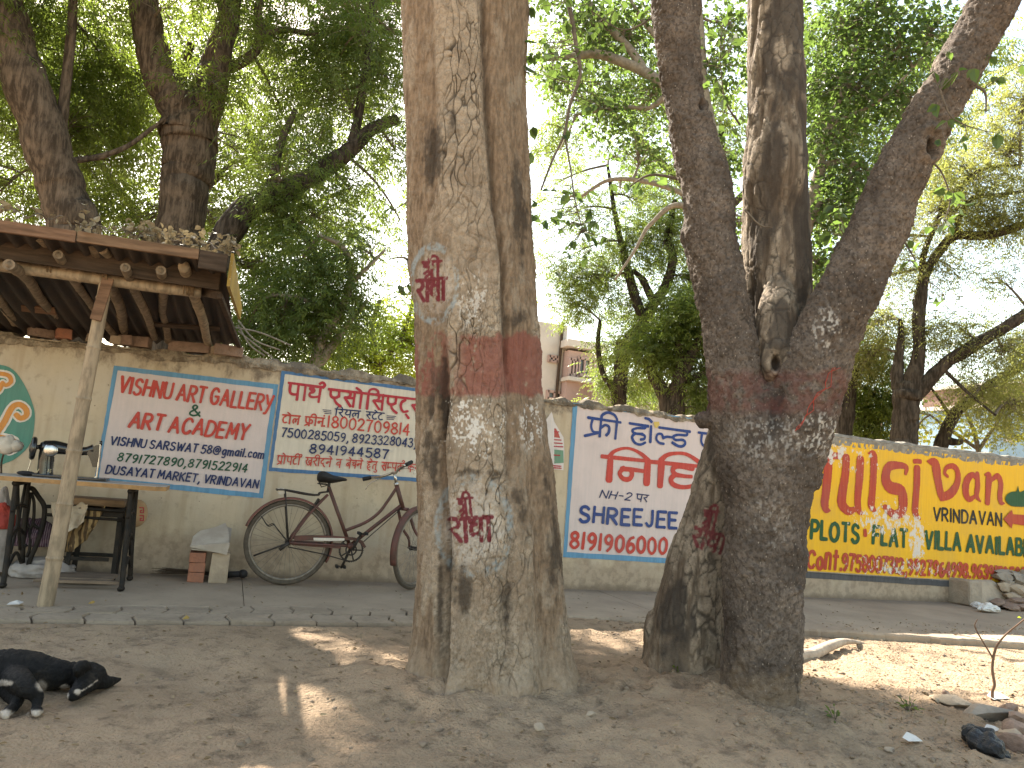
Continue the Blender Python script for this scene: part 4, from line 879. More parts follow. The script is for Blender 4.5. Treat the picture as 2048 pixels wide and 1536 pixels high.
hole = np.where(fr, sstep(ell(1551, 727, 8, 15), 1.25, 0.7), 0); rim = np.where(fr, np.exp(-((ell(1552, 722, 26, 34)-0.8)/0.25)**2), 0)
d = 0.006*pl*(1-crk)+0.009*n3+0.012*fbm(V*[6, 6, 3], 3, 39)-0.055*hole+0.008*rim*(Y < 770)
set_co(t3.data, V+Nn*d[:, None]-np.array(tree3.location))
dark_tone = sstep(fbm(V*[9, 9, 3], 4, 40)+0.25*np.clip(1-ell(1590, 80, 40, 80), 0, 1)+0.25*np.clip(1-ell(1575, 420, 60, 70), 0, 1)+0.10*(Y < 700)-0.10*(Y > 1000), 0.04, 0.26)*0.8
ink = np.zeros(len(V))
for L, w in ((glyph_px(['shr', 'ee'], (1401, 1058), (1430, 1062), 38, 0.1), 2.8), (glyph_px(['r', 'aa', 'dh', 'aa'], (1380, 1090), (1444, 1108), 36, 0.05), 3.4)):
    m = fr & (np.abs(X-1412) < 70) & (np.abs(Y-1060) < 90); dd = np.full(len(V), 99.0); dd[m] = seg_dist(px[m], L); ink = np.maximum(ink, 0.85*sstep(dd+1.2*n2, w+0.8, w-0.6)*sstep(n2+0.5*n1, -0.8, -0.4))
for k, v in dict(plate=pl, crack=crk, dark_tone=np.clip(dark_tone+hole, 0, 1), red=np.where(fr, 0.25*sstep(ell(1556, 770, 40, 40), 1, .5), 0), white=0*d, blue=0*d, ink=ink, mud=0.8*sstep(V[:, 2]+0.16*n1+0.08*n2, 0.28, -0.02)).items(): set_attr(t3.data, k, v)  # knot hole filled with the dark bark colour too
# the red thread tied round the fork
mb = MB()
for k in range(2):
    pts = [((1650-40*t+6*math.sin(t*7+k*2)), (770+62*t+4*k+5*math.cos(t*9+k))) for t in np.linspace(-0.6, 1.4, 26)]
    dg = None; bv = None
    Q = []
    for p in pts:
        dvec = Vector(ray(p)).normalized(); best = None
        for ob in (t2,):
            hit, loc, nn, _ = ob.ray_cast(Vector(CAMPOS)-Vector(tree2.location), dvec)
            if hit: best = np.array(loc)+np.array(tree2.location)+np.array(nn)*0.006
        if best is not None: Q.append(best)
    if len(Q) > 4: mb.tube(np.array(Q), 0.0014, 5)
tag(mb.build('sacred_thread', simple('red_thread', (0.42, 0.05, 0.03), 0.8)), 'red thread tied around the dark trunk just below its fork', 'thread')
# ------------------------------------------------------------------ foliage
def leaf_mat(name, c1, c2, trans, gloss=0.35, tw=0.5):
    N = NT(name); r = N.attr('rnd')
    c = N.mix(r, c1, c2); t = N.mix(r, trans, tuple(x*0.7 for x in trans))
    d = N.n('ShaderNodeBsdfPrincipled'); N.set(d.inputs['Base Color'], c); d.inputs['Roughness'].default_value = 0.45; d.inputs['Specular IOR Level'].default_value = gloss
    tr = N.n('ShaderNodeBsdfTranslucent', {0: t}); m = N.n('ShaderNodeMixShader', {0: tw}); 
    N.t.links.new(d.outputs[0], m.inputs[1]); N.t.links.new(tr.outputs[0], m.inputs[2]); N.t.links.new(m.outputs[0], N.out.inputs[0]); return N.m
LF_NEEM = leaf_mat('neem_leaf', (0.062, 0.088, 0.026), (0.11, 0.135, 0.036), (0.25, 0.33, 0.045))
LF_NEEMD = leaf_mat('neem_leaf_deep', (0.060, 0.088, 0.030), (0.10, 0.13, 0.042), (0.25, 0.34, 0.055))
LF_BRIGHT = leaf_mat('young_leaf', (0.17, 0.23, 0.035), (0.24, 0.28, 0.04), (0.60, 0.72, 0.06))
LF_MID = leaf_mat('mid_green_leaf', (0.075, 0.105, 0.032), (0.125, 0.155, 0.045), (0.28, 0.37, 0.06))
LF_OLIVE = leaf_mat('olive_leaf', (0.10, 0.11, 0.042), (0.18, 0.17, 0.065), (0.38, 0.40, 0.09))
LF_OVAL = leaf_mat('broad_leaf', (0.042, 0.066, 0.026), (0.078, 0.112, 0.034), (0.18, 0.28, 0.05), 0.5)
LF_YEL = leaf_mat('yellow_leaf', (0.25, 0.23, 0.03), (0.20, 0.24, 0.04), (0.62, 0.60, 0.06))
LF_DRY = leaf_mat('dry_leaf', (0.30, 0.25, 0.16), (0.20, 0.15, 0.09), (0.25, 0.19, 0.10), 0.2, 0.3)
M_TWIG = simple('twig_bark', (0.16, 0.125, 0.09), 0.9, 0.4, 30, 0.003)
M_TWIGP = simple('pale_twig_bark', (0.27, 0.225, 0.17), 0.9, 0.35, 20, 0.004)
def ridged(name, c):
    N = NT(name); g = N.noise(1.0, 6, 0.65, N.map((26, 26, 4))); f = N.noise(30, 5, 0.65)
    b = N.mix(N.step(g, 0.35, 0.62), c, tuple(x*0.35 for x in c)); b = N.mix(N.math('MULTIPLY', N.step(N.noise(5), 0.5, 0.7), 0.4), b, tuple(min(1, x*1.5) for x in c))
    return N.finish(b, 0.95, N.bump(N.math('ADD', g, N.math('MULTIPLY', f, 0.4)), 0.025, 1.0), spec=0.1)
M_NEEMB = ridged('furrowed_brown_bark', (0.135, 0.10, 0.072)); M_DARKB = ridged('furrowed_dark_bark', (0.085, 0.068, 0.054))

def unit(v): return v/(np.linalg.norm(v, axis=-1, keepdims=True)+1e-9)
def fronds(C, D, L, pairs, ll, lw, rng, droop=0.35, ang=55, fold=0.3, curve=0.25):
    """pinnate leaves: n rachises from C along D; returns quads and a random value per corner"""
    n = len(C); D = unit(D); L = L*rng.uniform(0.7, 1.25, n)[:, None]
    up = np.tile([0, 0, 1.0], (n, 1))+rng.normal(0, 0.35, (n, 3)); S = unit(np.cross(D, up)); Nn = np.cross(S, D)
    V = []; fr = rng.uniform(0, 1, n)
    R = []
    for j in range(pairs+1):
        t = (j+0.7)/(pairs+0.4); p = C+D*L*t-np.array([0, 0, 1.0])*L*droop*t*t; tg = unit(D-np.array([0, 0, 1.0])*2*droop*t)
        for sd in ((-1, 1) if j < pairs else (0,)):
            a = rad(ang)+rng.normal(0, 0.15, (n, 1)); out = S*sd*np.sin(a)+tg*np.cos(a) if sd else tg
            out = unit(out-np.array([0, 0, 1.0])*fold*rng.uniform(0.4, 1.4, (n, 1))+rng.normal(0, 0.08, (n, 3)))
            nn = unit(np.cross(out, np.cross(Nn, out))+rng.normal(0, 0.25, (n, 3))); sid = np.cross(out, nn)
            l = ll*rng.uniform(0.75, 1.2, (n, 1))*(1-0.35*abs(t-0.45)); w = lw*l/ll
            b = p; m = p+out*l*0.42; tip = p+out*l-np.array([0, 0, 1.0])*l*curve*0.6+tg*l*curve*0.4
            V.append(np.stack([b, m+sid*w/2, tip, m-sid*w/2], 1)); R.append(np.clip(fr+rng.normal(0, 0.12, n), 0, 1))
    V = np.stack(V, 1).reshape(-1, 3); R = np.repeat(np.stack(R, 1).reshape(-1), 4); return V, R
def blades(C, D, ll, lw, rng, fold=0.2):
    """single oval leaves: two folded quads each"""
    n = len(C); D = unit(D-np.array([0, 0, 1.0])*fold); up = np.tile([0, 0, 1.0], (n, 1))+rng.normal(0, 0.6, (n, 3)); S = unit(np.cross(D, up)); N_ = np.cross(S, D)
    l = ll*rng.uniform(0.65, 1.25, (n, 1)); w = lw*l/ll; r = rng.uniform(0, 1, n)
    b = C; m1 = C+D*l*0.35; m2 = C+D*l*0.7-N_*l*0.06; tip = C+D*l-N_*l*0.14; k = N_*w*0.16
    q = [b, m1+S*w/2+k, m2+S*w*0.4+k, tip, b, tip, m2-S*w*0.4+k, m1-S*w/2+k]
    return np.stack(q, 1).reshape(-1, 3), np.repeat(r, 8)
def twig(mb, a, b, r0, r1, rng, sag=0.1, seg=5):
    a = np.array(a); b = np.array(b); L = np.linalg.norm(b-a); t = np.linspace(0, 1, 7)[:, None]; o = rng.normal(0, 0.10*L, 3)
    P = a+(b-a)*t+o*np.sin(t*math.pi)*0.7+np.array([0, 0, sag*L])*np.sin(t*math.pi); mb.tube(P, np.linspace(r0, r1, 7), seg, cap=False); return P
def leafmesh(name, VV, RR, mb, lm, twigm, parent):
    """leaves and the thin twigs that carry them, one part"""
    V = np.vstack(VV); F = np.arange(len(V)).reshape(-1, 4); R = np.concatenate(RR); n1 = len(F)
    tf = [f for f in mb.f if len(f) == 4]
    if tf: F = np.vstack([F, np.array(tf)+len(V)]); V = np.vstack([V, np.array(mb.v)]); R = np.concatenate([R, np.full(len(mb.v), 0.5)])
    return fastmesh(name, V, F, lm, parent, parent.location, False, dict(rnd=R), twigm, n1)
def crown(name, parent, clumps, P, limbs, spec, seed, twigm=M_TWIG, skel=True):
    """clumps: (x, y in the photo, radius m, depth offset m, leaf clusters); limbs: list of centre lines to grow twigs from"""
    rng = np.random.default_rng(seed); mb = MB(); VV = []; RR = []; allL = np.vstack(limbs) if limbs else None
    for (x, y, r, dy, n) in clumps:
        n = int(n*spec.get('dens', 1.0))
        c = facing((x, y), P) if not isinstance(x, np.ndarray) else x
        if dy: d_ = (c-CAMPOS); c = c+unit(d_*[1, 1, 0])*dy
        u = unit(rng.normal(0, 1, (n, 3)))*(rng.uniform(0, 1, (n, 1))**0.42)*r*np.array([1, 1, 0.8]); K = c+u
        K = K[K[:, 2] > 0.6] if len(K) else K; K = shaded(K) if len(K) else K
        hub = None
        if skel and allL is not None:
            j = np.argmin(np.linalg.norm(allL-c, axis=1)); hub = twig(mb, allL[j], c, 0.018+0.012*r, 0.010, rng)
        for q in K:
            s = hub[rng.integers(3, 7)] if hub is not None else q-np.array([0, 0, 0.2])
            if skel: twig(mb, s, q, 0.006, 0.0025, rng, seg=4)
            k = spec['k']; away = unit(q-s)
            D = unit(rng.normal(0, 1, (k, 3))*[1, 1, 0.55]+away*0.5); C = q+rng.normal(0, spec['spread'], (k, 3))
            if spec['type'] == 'frond': v, rr = fronds(C, D, spec['L'], spec['pairs'], spec['ll'], spec['lw'], rng, spec.get('droop', 0.35), fold=spec.get('fold', 0.3))
            else: v, rr = blades(C, D, spec['ll'], spec['lw'], rng, spec.get('fold', 0.25))
            VV.append(v); RR.append(rr)
    return leafmesh(name, VV, RR, mb, spec['mat'], twigm, parent)
NEEM = dict(type='frond', dens=1.75, L=0.28, pairs=6, ll=0.072, lw=0.019, k=10, spread=0.12, mat=LF_NEEM, droop=0.4)
NEEMD = dict(NEEM, mat=LF_NEEMD, dens=1.35)
MIDF = dict(type='frond', dens=2.9, L=0.30, pairs=5, ll=0.085, lw=0.028, k=10, spread=0.16, mat=LF_MID, droop=0.3)
BRIGHT = dict(type='frond', dens=1.9, L=0.28, pairs=5, ll=0.062, lw=0.030, k=8, spread=0.12, mat=LF_BRIGHT, droop=0.15, fold=0.12)
FEATH = dict(type='frond', dens=3.6, L=0.24, pairs=6, ll=0.046, lw=0.017, k=9, spread=0.14, mat=LF_OLIVE, droop=0.55)
OVAL = dict(type='blade', dens=2.0, ll=0.070, lw=0.046, k=11, spread=0.10, mat=LF_OVAL, fold=0.35)
YELS = dict(type='blade', dens=1.5, ll=0.085, lw=0.055, k=14, spread=0.14, mat=LF_YEL, fold=0.2)

def bg_tree(name, label, px0, Y, limbs, barkm, clumps, spec, seed, jit=0.10, twigm=M_TWIG, extra=None, group='trees growing behind the wall'):
    q = atY(px0, Y); b = np.array([q[0], Y, -0.12]); t = root(name, tuple(b), label, 'tree', group); mb = MB(); Ls = []
    for k, l in enumerate(limbs):
        dy = None
        if len(l[0]) == 4: dy = [p[3] for p in l]; l = [p[:3] for p in l]
        C, R = add_limb(mb, l, b, dy, seg=18, n=7, jit=jit, seed=seed+k)
        if k == 0:                                                     # carry the trunk down to the ground
            d = C[0]-np.array([0, 0, 0]); mb.tube([(b[0]-0.1*(C[4][0]-C[0][0]), b[1], -0.2), tuple((C[0]+[b[0], b[1], -0.2])/2), tuple(C[0])], [R[0]*1.35, R[0]*1.12, R[0]], 18, cap=False)
        Ls.append(C)
    if barkm: mb.build('trunk', barkm, t, t.location, True)
    crown('crown', t, clumps, b, Ls, spec, seed, twigm)
    return t, b, Ls
# ---- neems behind the wall on the left
bg_tree('neem_tree', 'leaning brown neem at the far left behind the bamboo shelter', (150, 520), 2.3,
    [[(160, 520, 50), (148, 450, 46), (122, 380, 44), (98, 300, 43), (68, 210, 42), (40, 120, 38), (16, 40, 36), (-12, -60, 34), (-40, -220, 30), (-60, -420, 22)],
     [(110, 320, 14), (124, 240, 11), (134, 150, 10), (142, 60, 9), (150, -60, 8)], [(165, 500, 26, 0.4), (158, 420, 22, 0.5), (140, 360, 18, 0.6), (110, 300, 12, 0.6)],
     [(120, 325, 6), (190, 315, 6), (250, 295, 5), (300, 260, 4), (345, 225, 3)], [(20, 90, 18), (-60, 20, 16), (-150, -40, 12)]],
    M_NEEMB, [(60, 60, 0.75, 0.5, 26), (150, 180, 0.6, 0.9, 22), (220, 60, 0.7, 0.8, 28), (120, -90, 0.9, 0.3, 34), (-60, 120, 0.7, 0.4, 24), (10, 330, 0.5, 1.0, 18), (230, 250, 0.5, 1.2, 16), (-120, -80, 0.9, 0, 26), (40, -250, 1.1, 0, 34), (180, 390, 0.42, 0.9, 12), (220, 160, 0.5, 1.4, 16), (30, 200, 0.5, 1.3, 16)], NEEM, 101)
bg_tree('neem_tree', 'stout forked neem behind the wall just right of the leaning one', (355, 520), 2.6,
    [[(352, 540, 52), (357, 480, 47), (366, 400, 45), (374, 330, 49), (378, 275, 54), (372, 240, 50), (350, 200, 40), (322, 150, 34), (302, 90, 31), (288, 20, 29), (280, -70, 28), (262, -220, 22), (240, -420, 14)],
     [(376, 300, 44), (390, 260, 38), (408, 210, 34), (424, 160, 30), (438, 105, 26), (455, 50, 22), (462, -20, 20), (470, -140, 16), (490, -320, 10)], [(366, 270, 14, 0.2), (356, 200, 15, 0.3), (362, 150, 12, 0.4), (380, 90, 8, 0.5)],
     [(434, 140, 12), (470, 130, 11), (505, 108, 10), (522, 70, 10), (516, 20, 8), (530, -60, 6)], [(515, 80, 7), (560, 60, 6), (640, 70, 4)]],
    M_NEEMB, [(250, 120, 0.6, 0.9, 18), (330, 60, 0.6, -0.5, 14), (430, 60, 0.55, -0.5, 14), (420, 190, 0.4, -0.35, 10), (540, 50, 0.8, 0.3, 30), (640, 80, 0.7, 0.5, 26), (480, 250, 0.5, 0.8, 14), (570, 170, 0.55, 0.7, 17), (350, -140, 1.1, 0, 40), (560, -160, 1.2, 0.2, 44), (300, 400, 0.4, 0.9, 12), (190, 90, 0.6, 1.0, 18), (720, 20, 0.7, 0.4, 24), (440, 400, 0.4, 1.1, 10), (260, -300, 1.2, -0.5, 36), (600, -330, 1.2, -0.5, 36)], NEEM, 202)
bg_tree('neem_tree', 'dark neem arching right over the wall towards the cracked trunk', (440, 540), 2.2,
    [[(436, 560, 30), (444, 500, 28), (462, 455, 27), (492, 418, 25), (540, 396, 23), (598, 368, 20), (650, 335, 19), (702, 298, 16), (745, 258, 13), (795, 238, 10)], [(700, 300, 10), (716, 235, 9), (726, 165, 8), (738, 90, 7), (745, -20, 5)],
     [(532, 400, 16), (548, 350, 10), (560, 290, 8), (590, 220, 5)], [(540, 415, 10), (580, 440, 8), (620, 490, 6), (650, 540, 5)]],
    M_DARKB, [(560, 380, 0.5, -0.3, 20), (620, 290, 0.5, 0.2, 18), (700, 210, 0.6, 0.2, 22), (760, 140, 0.55, 0.2, 18), (790, 300, 0.5, 0, 16), (560, 460, 0.5, 0.2, 20), (640, 420, 0.42, 0.2, 14), (700, 380, 0.35, 0, 8), (660, 150, 0.55, 0.6, 16), (520, 540, 0.5, 0.2, 20), (770, 40, 0.6, 0.2, 18), (520, 640, 0.45, 0.3, 16), (600, 570, 0.4, 0.2, 12), (800, 440, 0.3, 0, 5), (720, 80, 0.6, -0.2, 16)], NEEMD, 303)
bg_tree('neem_tree', 'young slender neem with low drooping dark foliage above the associates sign', (640, 740), 1.5,
    [[(628, 745, 12), (640, 690, 11), (668, 640, 9), (700, 570, 7), (690, 500, 6), (640, 470, 4)], [(632, 735, 10), (662, 695, 9), (690, 655, 6), (735, 600, 4)], [(665, 640, 6), (610, 600, 5), (560, 590, 4)], [(690, 580, 5), (740, 530, 4), (770, 500, 3)]],
    M_TWIGP, [(520, 590, 0.36, 0.3, 15), (590, 620, 0.36, 0.1, 17), (650, 600, 0.36, 0, 16), (560, 670, 0.3, 0.2, 13), (640, 670, 0.28, 0, 12), (710, 600, 0.26, 0, 9), (730, 500, 0.24, 0, 7), (660, 520, 0.32, 0, 10), (600, 520, 0.34, 0.1, 10), (490, 670, 0.26, 0.4, 10)], NEEMD, 404, twigm=M_TWIG)
bg_tree('shrub', 'bright yellow green feathery shrub glowing in the sun left of the cracked trunk', (760, 760), 4.2,
    [[(760, 780, 8), (755, 720, 7), (745, 660, 5), (760, 600, 4)], [(757, 740, 5), (700, 690, 4), (670, 660, 3)], [(757, 730, 5), (800, 680, 4), (825, 600, 3), (815, 520, 2)]],
    M_TWIG, [(700, 710, 0.6, 0, 22), (780, 700, 0.7, 0, 28), (840, 690, 0.6, 0, 20), (760, 640, 0.55, 0.3, 15), (815, 580, 0.5, 0.4, 9), (730, 760, 0.6, 0.3, 18), (840, 640, 0.4, 0.2, 10), (780, 500, 0.4, 0.5, 5), (660, 740, 0.5, 0.2, 12)], BRIGHT, 505, group='shrubs behind the wall')
FARL = dict(type='frond', dens=1.0, L=0.55, pairs=6, ll=0.15, lw=0.045, k=12, spread=0.32, mat=LF_NEEM, droop=0.4)
bg_tree('neem_tree', 'far neem filling the gaps behind the three near ones on the left', (300, 700), 9.0, [[(300, 720, 16), (310, 560, 15), (330, 420, 13), (360, 300, 10), (380, 180, 7)], [(318, 480, 9), (200, 330, 7), (120, 200, 5)], [(325, 440, 9), (480, 320, 7), (600, 230, 5)], [(330, 420, 8), (560, 420, 5), (700, 380, 4)]],
    M_NEEMB, [(120, 120, 1.6, 0, 34), (300, 180, 1.5, 0, 34), (480, 240, 1.5, 0.5, 36), (640, 300, 1.4, 0, 32), (420, 80, 1.6, 0, 32), (600, 120, 1.4, 0.5, 26), (740, 200, 1.1, 0, 18), (220, 340, 1.3, 0, 28), (500, 420, 1.2, 0, 26), (640, 460, 1.0, 0, 16), (0, 300, 1.5, 0, 28), (380, 420, 1.2, 0.5, 20), (20, 60, 1.6, 0, 24), (760, 60, 1.2, 0, 16)], FARL, 415)
# ---- trees in the gap between the two big trunks
bg_tree('mesquite_tree', 'slender green tree with a forked wavy trunk above the free hold sign', (1238, 830), 6.5,
    [[(1236, 840, 15), (1238, 790, 15), (1243, 735, 15), (1256, 690, 15), (1282, 655, 14), (1296, 632, 13), (1306, 610, 11), (1330, 575, 10), (1346, 520, 9), (1338, 470, 7), (1350, 400, 5)], [(1292, 640, 11), (1272, 600, 10), (1258, 550, 9), (1246, 500, 7), (1230, 430, 5), (1215, 330, 3)],
     [(1228, 782, 6), (1205, 745, 5), (1196, 690, 5), (1200, 640, 3)], [(1262, 700, 6), (1240, 680, 5)], [(1305, 600, 8), (1285, 560, 7), (1265, 540, 4)]],
    M_DARKB, [(1180, 560, 0.75, 0, 24), (1250, 480, 0.8, 0.3, 26), (1330, 480, 0.7, 0.2, 22), (1380, 560, 0.6, 0, 18), (1232, 690, 0.4, 0.2, 12), (1225, 765, 0.35, 0.2, 10), (1260, 600, 0.5, 0.6, 12), (1340, 640, 0.5, 0.5, 12), (1150, 430, 0.8, 0, 20), (1270, 380, 0.9, 0.5, 20), (1120, 520, 0.5, 0, 12), (1380, 420, 0.7, 0, 14), (1110, 350, 0.8, 0.5, 16), (1290, 770, 0.35, 0.6, 8), (1150, 610, 0.4, 0, 10), (1240, 280, 1.0, 1, 18)], dict(MIDF, L=0.28, ll=0.075, lw=0.024), 606)
bg_tree('broad_tree', 'darker green tree with three stout stems beside the forked dark trunk', (1345, 860), 5.0,
    [[(1344, 870, 24), (1350, 825, 20), (1356, 775, 17), (1368, 735, 14), (1392, 695, 11), (1420, 640, 8)], [(1340, 840, 16), (1326, 785, 14), (1308, 755, 12), (1295, 720, 8)], [(1360, 768, 8), (1392, 752, 7), (1430, 740, 6)], [(1358, 770, 9), (1360, 720, 8), (1352, 670, 6)]],
    M_DARKB, [(1330, 690, 0.55, 0.2, 24), (1395, 640, 0.6, 0.2, 26), (1300, 720, 0.42, 0, 14), (1400, 780, 0.4, 0.1, 14), (1430, 700, 0.5, 0.3, 16), (1350, 620, 0.5, 0.4, 16), (1420, 830, 0.35, 0.3, 12)], dict(MIDF, mat=LF_MID), 707)
# ---- pale limbed tree whose branches cross the top between the trunks
bg_tree('spreading_tree', 'pale limbed spreading tree whose thin branches cross the sky between the trunks', (1470, 860), 1.6,
    [[(1478, 880, 20), (1472, 780, 18), (1462, 620, 17), (1452, 470, 16), (1440, 360, 15), (1420, 260, 14), (1402, 170, 13), (1398, 90, 12), (1392, 0, 11), (1380, -160, 9)], [(1430, 300, 12), (1390, 230, 12), (1345, 185, 12), (1300, 150, 11), (1255, 128, 10), (1200, 108, 9), (1150, 112, 7), (1080, 118, 5), (1040, 115, 3)],
     [(1290, 145, 9), (1262, 100, 8), (1222, 60, 7), (1180, 10, 6), (1150, -60, 4)], [(1340, 182, 7), (1300, 215, 5), (1240, 215, 4), (1150, 230, 3)], [(1452, 460, 11), (1380, 395, 6), (1300, 365, 5), (1220, 360, 4), (1160, 395, 3)], [(1452, 470, 9), (1360, 410, 6), (1300, 450, 4), (1270, 500, 3), (1230, 560, 2)],
     [(1470, 700, 15), (1560, 560, 14), (1622, 430, 14), (1638, 350, 12), (1650, 330, 8), (1700, 325, 5), (1780, 360, 3)], [(1640, 345, 8), (1660, 250, 6), (1700, 140, 5), (1720, 30, 4), (1730, -80, 3)], [(1400, 160, 6), (1300, 60, 5), (1250, -20, 3)], [(1655, 250, 4), (1760, 200, 3), (1850, 110, 2)]],
    M_TWIGP, [(1180, 60, 0.55, 0, 18), (1100, 180, 0.5, 0, 16), (1260, 60, 0.55, 0.2, 18), (1200, 220, 0.5, 0, 15), (1280, 290, 0.55, 0.2, 13), (1120, 300, 0.5, 0, 13), (1240, 380, 0.5, 0, 10), (1430, 120, 0.5, 0.2, 14), (1440, 300, 0.4, 0.3, 9), (1480, 420, 0.4, 0.6, 8), (1660, 280, 0.5, 0, 18), (1720, 180, 0.55, 0, 18), (1690, 60, 0.6, 0, 20), (1780, 110, 0.55, 0, 16),
             (1660, 420, 0.45, 0, 16), (1700, 360, 0.45, 0, 16), (1640, 520, 0.3, 0.2, 10), (1090, -40, 0.9, 0, 20), (1320, -80, 0.9, 0, 20), (1560, -160, 1.0, 0, 22), (1740, -100, 0.9, 0, 20), (1860, 60, 0.5, 0, 10), (1460, 20, 0.5, 0.3, 10), (1640, 150, 0.5, 0.3, 14), (1820, 200, 0.5, 0.2, 12), (1660, 600, 0.35, 0.2, 10), (1130, 400, 0.45, 0.1, 8), (1480, 560, 0.35, 0.4, 8), (1300, 180, 0.5, 0.3, 10), (1780, 20, 0.6, 0.1, 14)]+[(atZ((x_, y_), 0.0)+np.array(SUNDIR)*t_, 0, 0.75, 0, 26) for x_, y_, t_ in ((1560, 1470, 12.2), (1700, 1440, 12.4), (1800, 1470, 12.6), (1920, 1465, 12.6), (2020, 1475, 12.8), (1900, 1530, 12.2), (1720, 1530, 12.0), (1480, 1510, 12.0), (1300, 1430, 12.0), (1100, 1470, 12.2), (1200, 1520, 12.0))], dict(OVAL, dens=4.6, ll=0.080, lw=0.050, k=11, spread=0.14, mat=LF_OVAL), 808, twigm=M_TWIGP)  # last clumps added out of view along the sun's rays to shade the dirt
FARR = dict(FARL, mat=LF_MID, dens=1.7)
bg_tree('broad_tree', 'far pale green tree seen through the branches at the upper middle', (1480, 800), 10.0, [[(1480, 820, 14), (1470, 600, 13), (1450, 400, 11), (1440, 250, 8)], [(1460, 480, 8), (1300, 300, 6), (1180, 180, 4)], [(1455, 420, 8), (1620, 260, 6), (1740, 150, 4)]],
    M_DARKB, [(1150, 130, 1.2, 0, 16), (1280, 200, 1.2, 0, 18), (1250, 60, 1.2, 0, 16), (1420, 250, 1.2, 0, 18), (1640, 250, 1.3, 0, 24), (1740, 200, 1.3, 0, 22), (1700, 400, 1.1, 0, 18), (1800, 330, 1.1, 0, 14), (1660, 80, 1.3, 0, 20), (1840, 120, 1.2, 0, 14), (1420, 480, 1.0, 0, 12), (1660, 560, 0.8, 0, 10), (1120, 260, 0.9, 0, 10), (1350, 350, 1.0, 0, 10), (1880, 250, 1.1, 0, 10), (1960, 120, 1.2, 0, 10), (1540, 120, 1.2, 0, 12)], FARR, 818)
# ---- trees on the right
bg_tree('acacia_tree', 'dark many limbed tree above the yellow sign, one heavy limb reaching right', (1812, 900), 1.9,
    [[(1808, 915, 30), (1810, 865, 25), (1812, 820, 25), (1816, 785, 26), (1828, 750, 17), (1838, 700, 12), (1838, 640, 12), (1842, 585, 12), (1852, 545, 9), (1880, 500, 9), (1910, 472, 9), (1980, 470, 9), (2050, 448, 8), (2140, 420, 6)], [(1812, 800, 18), (1796, 760, 14), (1798, 715, 9), (1802, 660, 6), (1800, 640, 4)],
     [(1826, 790, 18), (1848, 772, 15), (1890, 728, 13), (1950, 690, 13), (2010, 655, 12), (2070, 615, 11), (2160, 560, 9)], [(1846, 560, 7), (1850, 500, 6), (1900, 400, 5), (1960, 340, 4), (2040, 330, 3)], [(1884, 735, 4), (1930, 780, 3), (1990, 830, 2)], [(1905, 470, 6), (1940, 400, 5), (2000, 390, 4), (2060, 380, 3)]],
    M_DARKB, [(1880, 420, 0.6, 0, 20), (1950, 360, 0.7, 0, 24), (2020, 280, 0.8, 0.2, 24), (1990, 440, 0.5, 0, 14), (1760, 640, 0.45, 0.2, 14), (1850, 660, 0.4, 0.2, 10), (2000, 560, 0.35, 0, 5), (1930, 660, 0.35, 0.2, 8), (2010, 700, 0.5, 0.2, 14), (1960, 770, 0.45, 0.5, 12), (1740, 700, 0.45, 0.6, 12), (2080, 420, 0.6, 0, 14), (1870, 520, 0.4, 0, 9), (2050, 200, 0.7, 0, 16), (1780, 460, 0.4, 0.3, 9), (1780, 540, 0.4, 0.3, 8), (2040, 800, 0.5, 0.7, 10)], FEATH, 909)
bg_tree('acacia_tree', 'bare dark limb leaning right over the far end of the yellow sign', (1885, 915), 2.6,
    [[(1872, 930, 16), (1886, 880, 13), (1912, 825, 11), (1960, 785, 10), (2010, 752, 9), (2070, 715, 8), (2160, 660, 6)], [(1890, 880, 10), (1915, 885, 7), (1925, 880, 5)], [(1905, 840, 4), (1880, 800, 3), (1850, 760, 2)]],
    M_DARKB, [(2040, 690, 0.5, 0.2, 13), (1990, 800, 0.4, 0.5, 9), (2100, 740, 0.5, 0.2, 10)], FEATH, 1010)
bg_tree('broad_tree', 'dark trunk half hidden behind the right fork of the big dark tree', (1690, 880), 3.2,
    [[(1686, 890, 16), (1688, 840, 17), (1694, 790, 18), (1704, 735, 14), (1700, 690, 12), (1680, 640, 8)], [(1700, 720, 8), (1730, 660, 6), (1760, 640, 4)]],
    M_DARKB, [(1740, 720, 0.5, 0.3, 16), (1720, 800, 0.4, 0.6, 14), (1760, 790, 0.4, 0.8, 12), (1730, 850, 0.35, 0.9, 12)], dict(MIDF, mat=LF_NEEM), 1111)
bg_tree('shrub', 'yellow leaved low shrub peeping over the cement band of the yellow sign', (1960, 900), 3.6,
    [[(1960, 920, 6), (1950, 870, 4), (1930, 820, 3)], [(1958, 900, 4), (1990, 850, 3), (2020, 800, 2)], [(1958, 900, 4), (1900, 860, 3), (1860, 830, 2)]],
    M_TWIG, [(1880, 850, 0.35, 0, 7), (1940, 870, 0.4, 0, 9), (2010, 860, 0.45, 0, 10), (1980, 800, 0.35, 0.2, 5), (1830, 860, 0.4, 0.4, 8), (1760, 840, 0.4, 0.8, 7), (2040, 790, 0.35, 0.2, 6)], YELS, 1212, group='shrubs behind the wall')
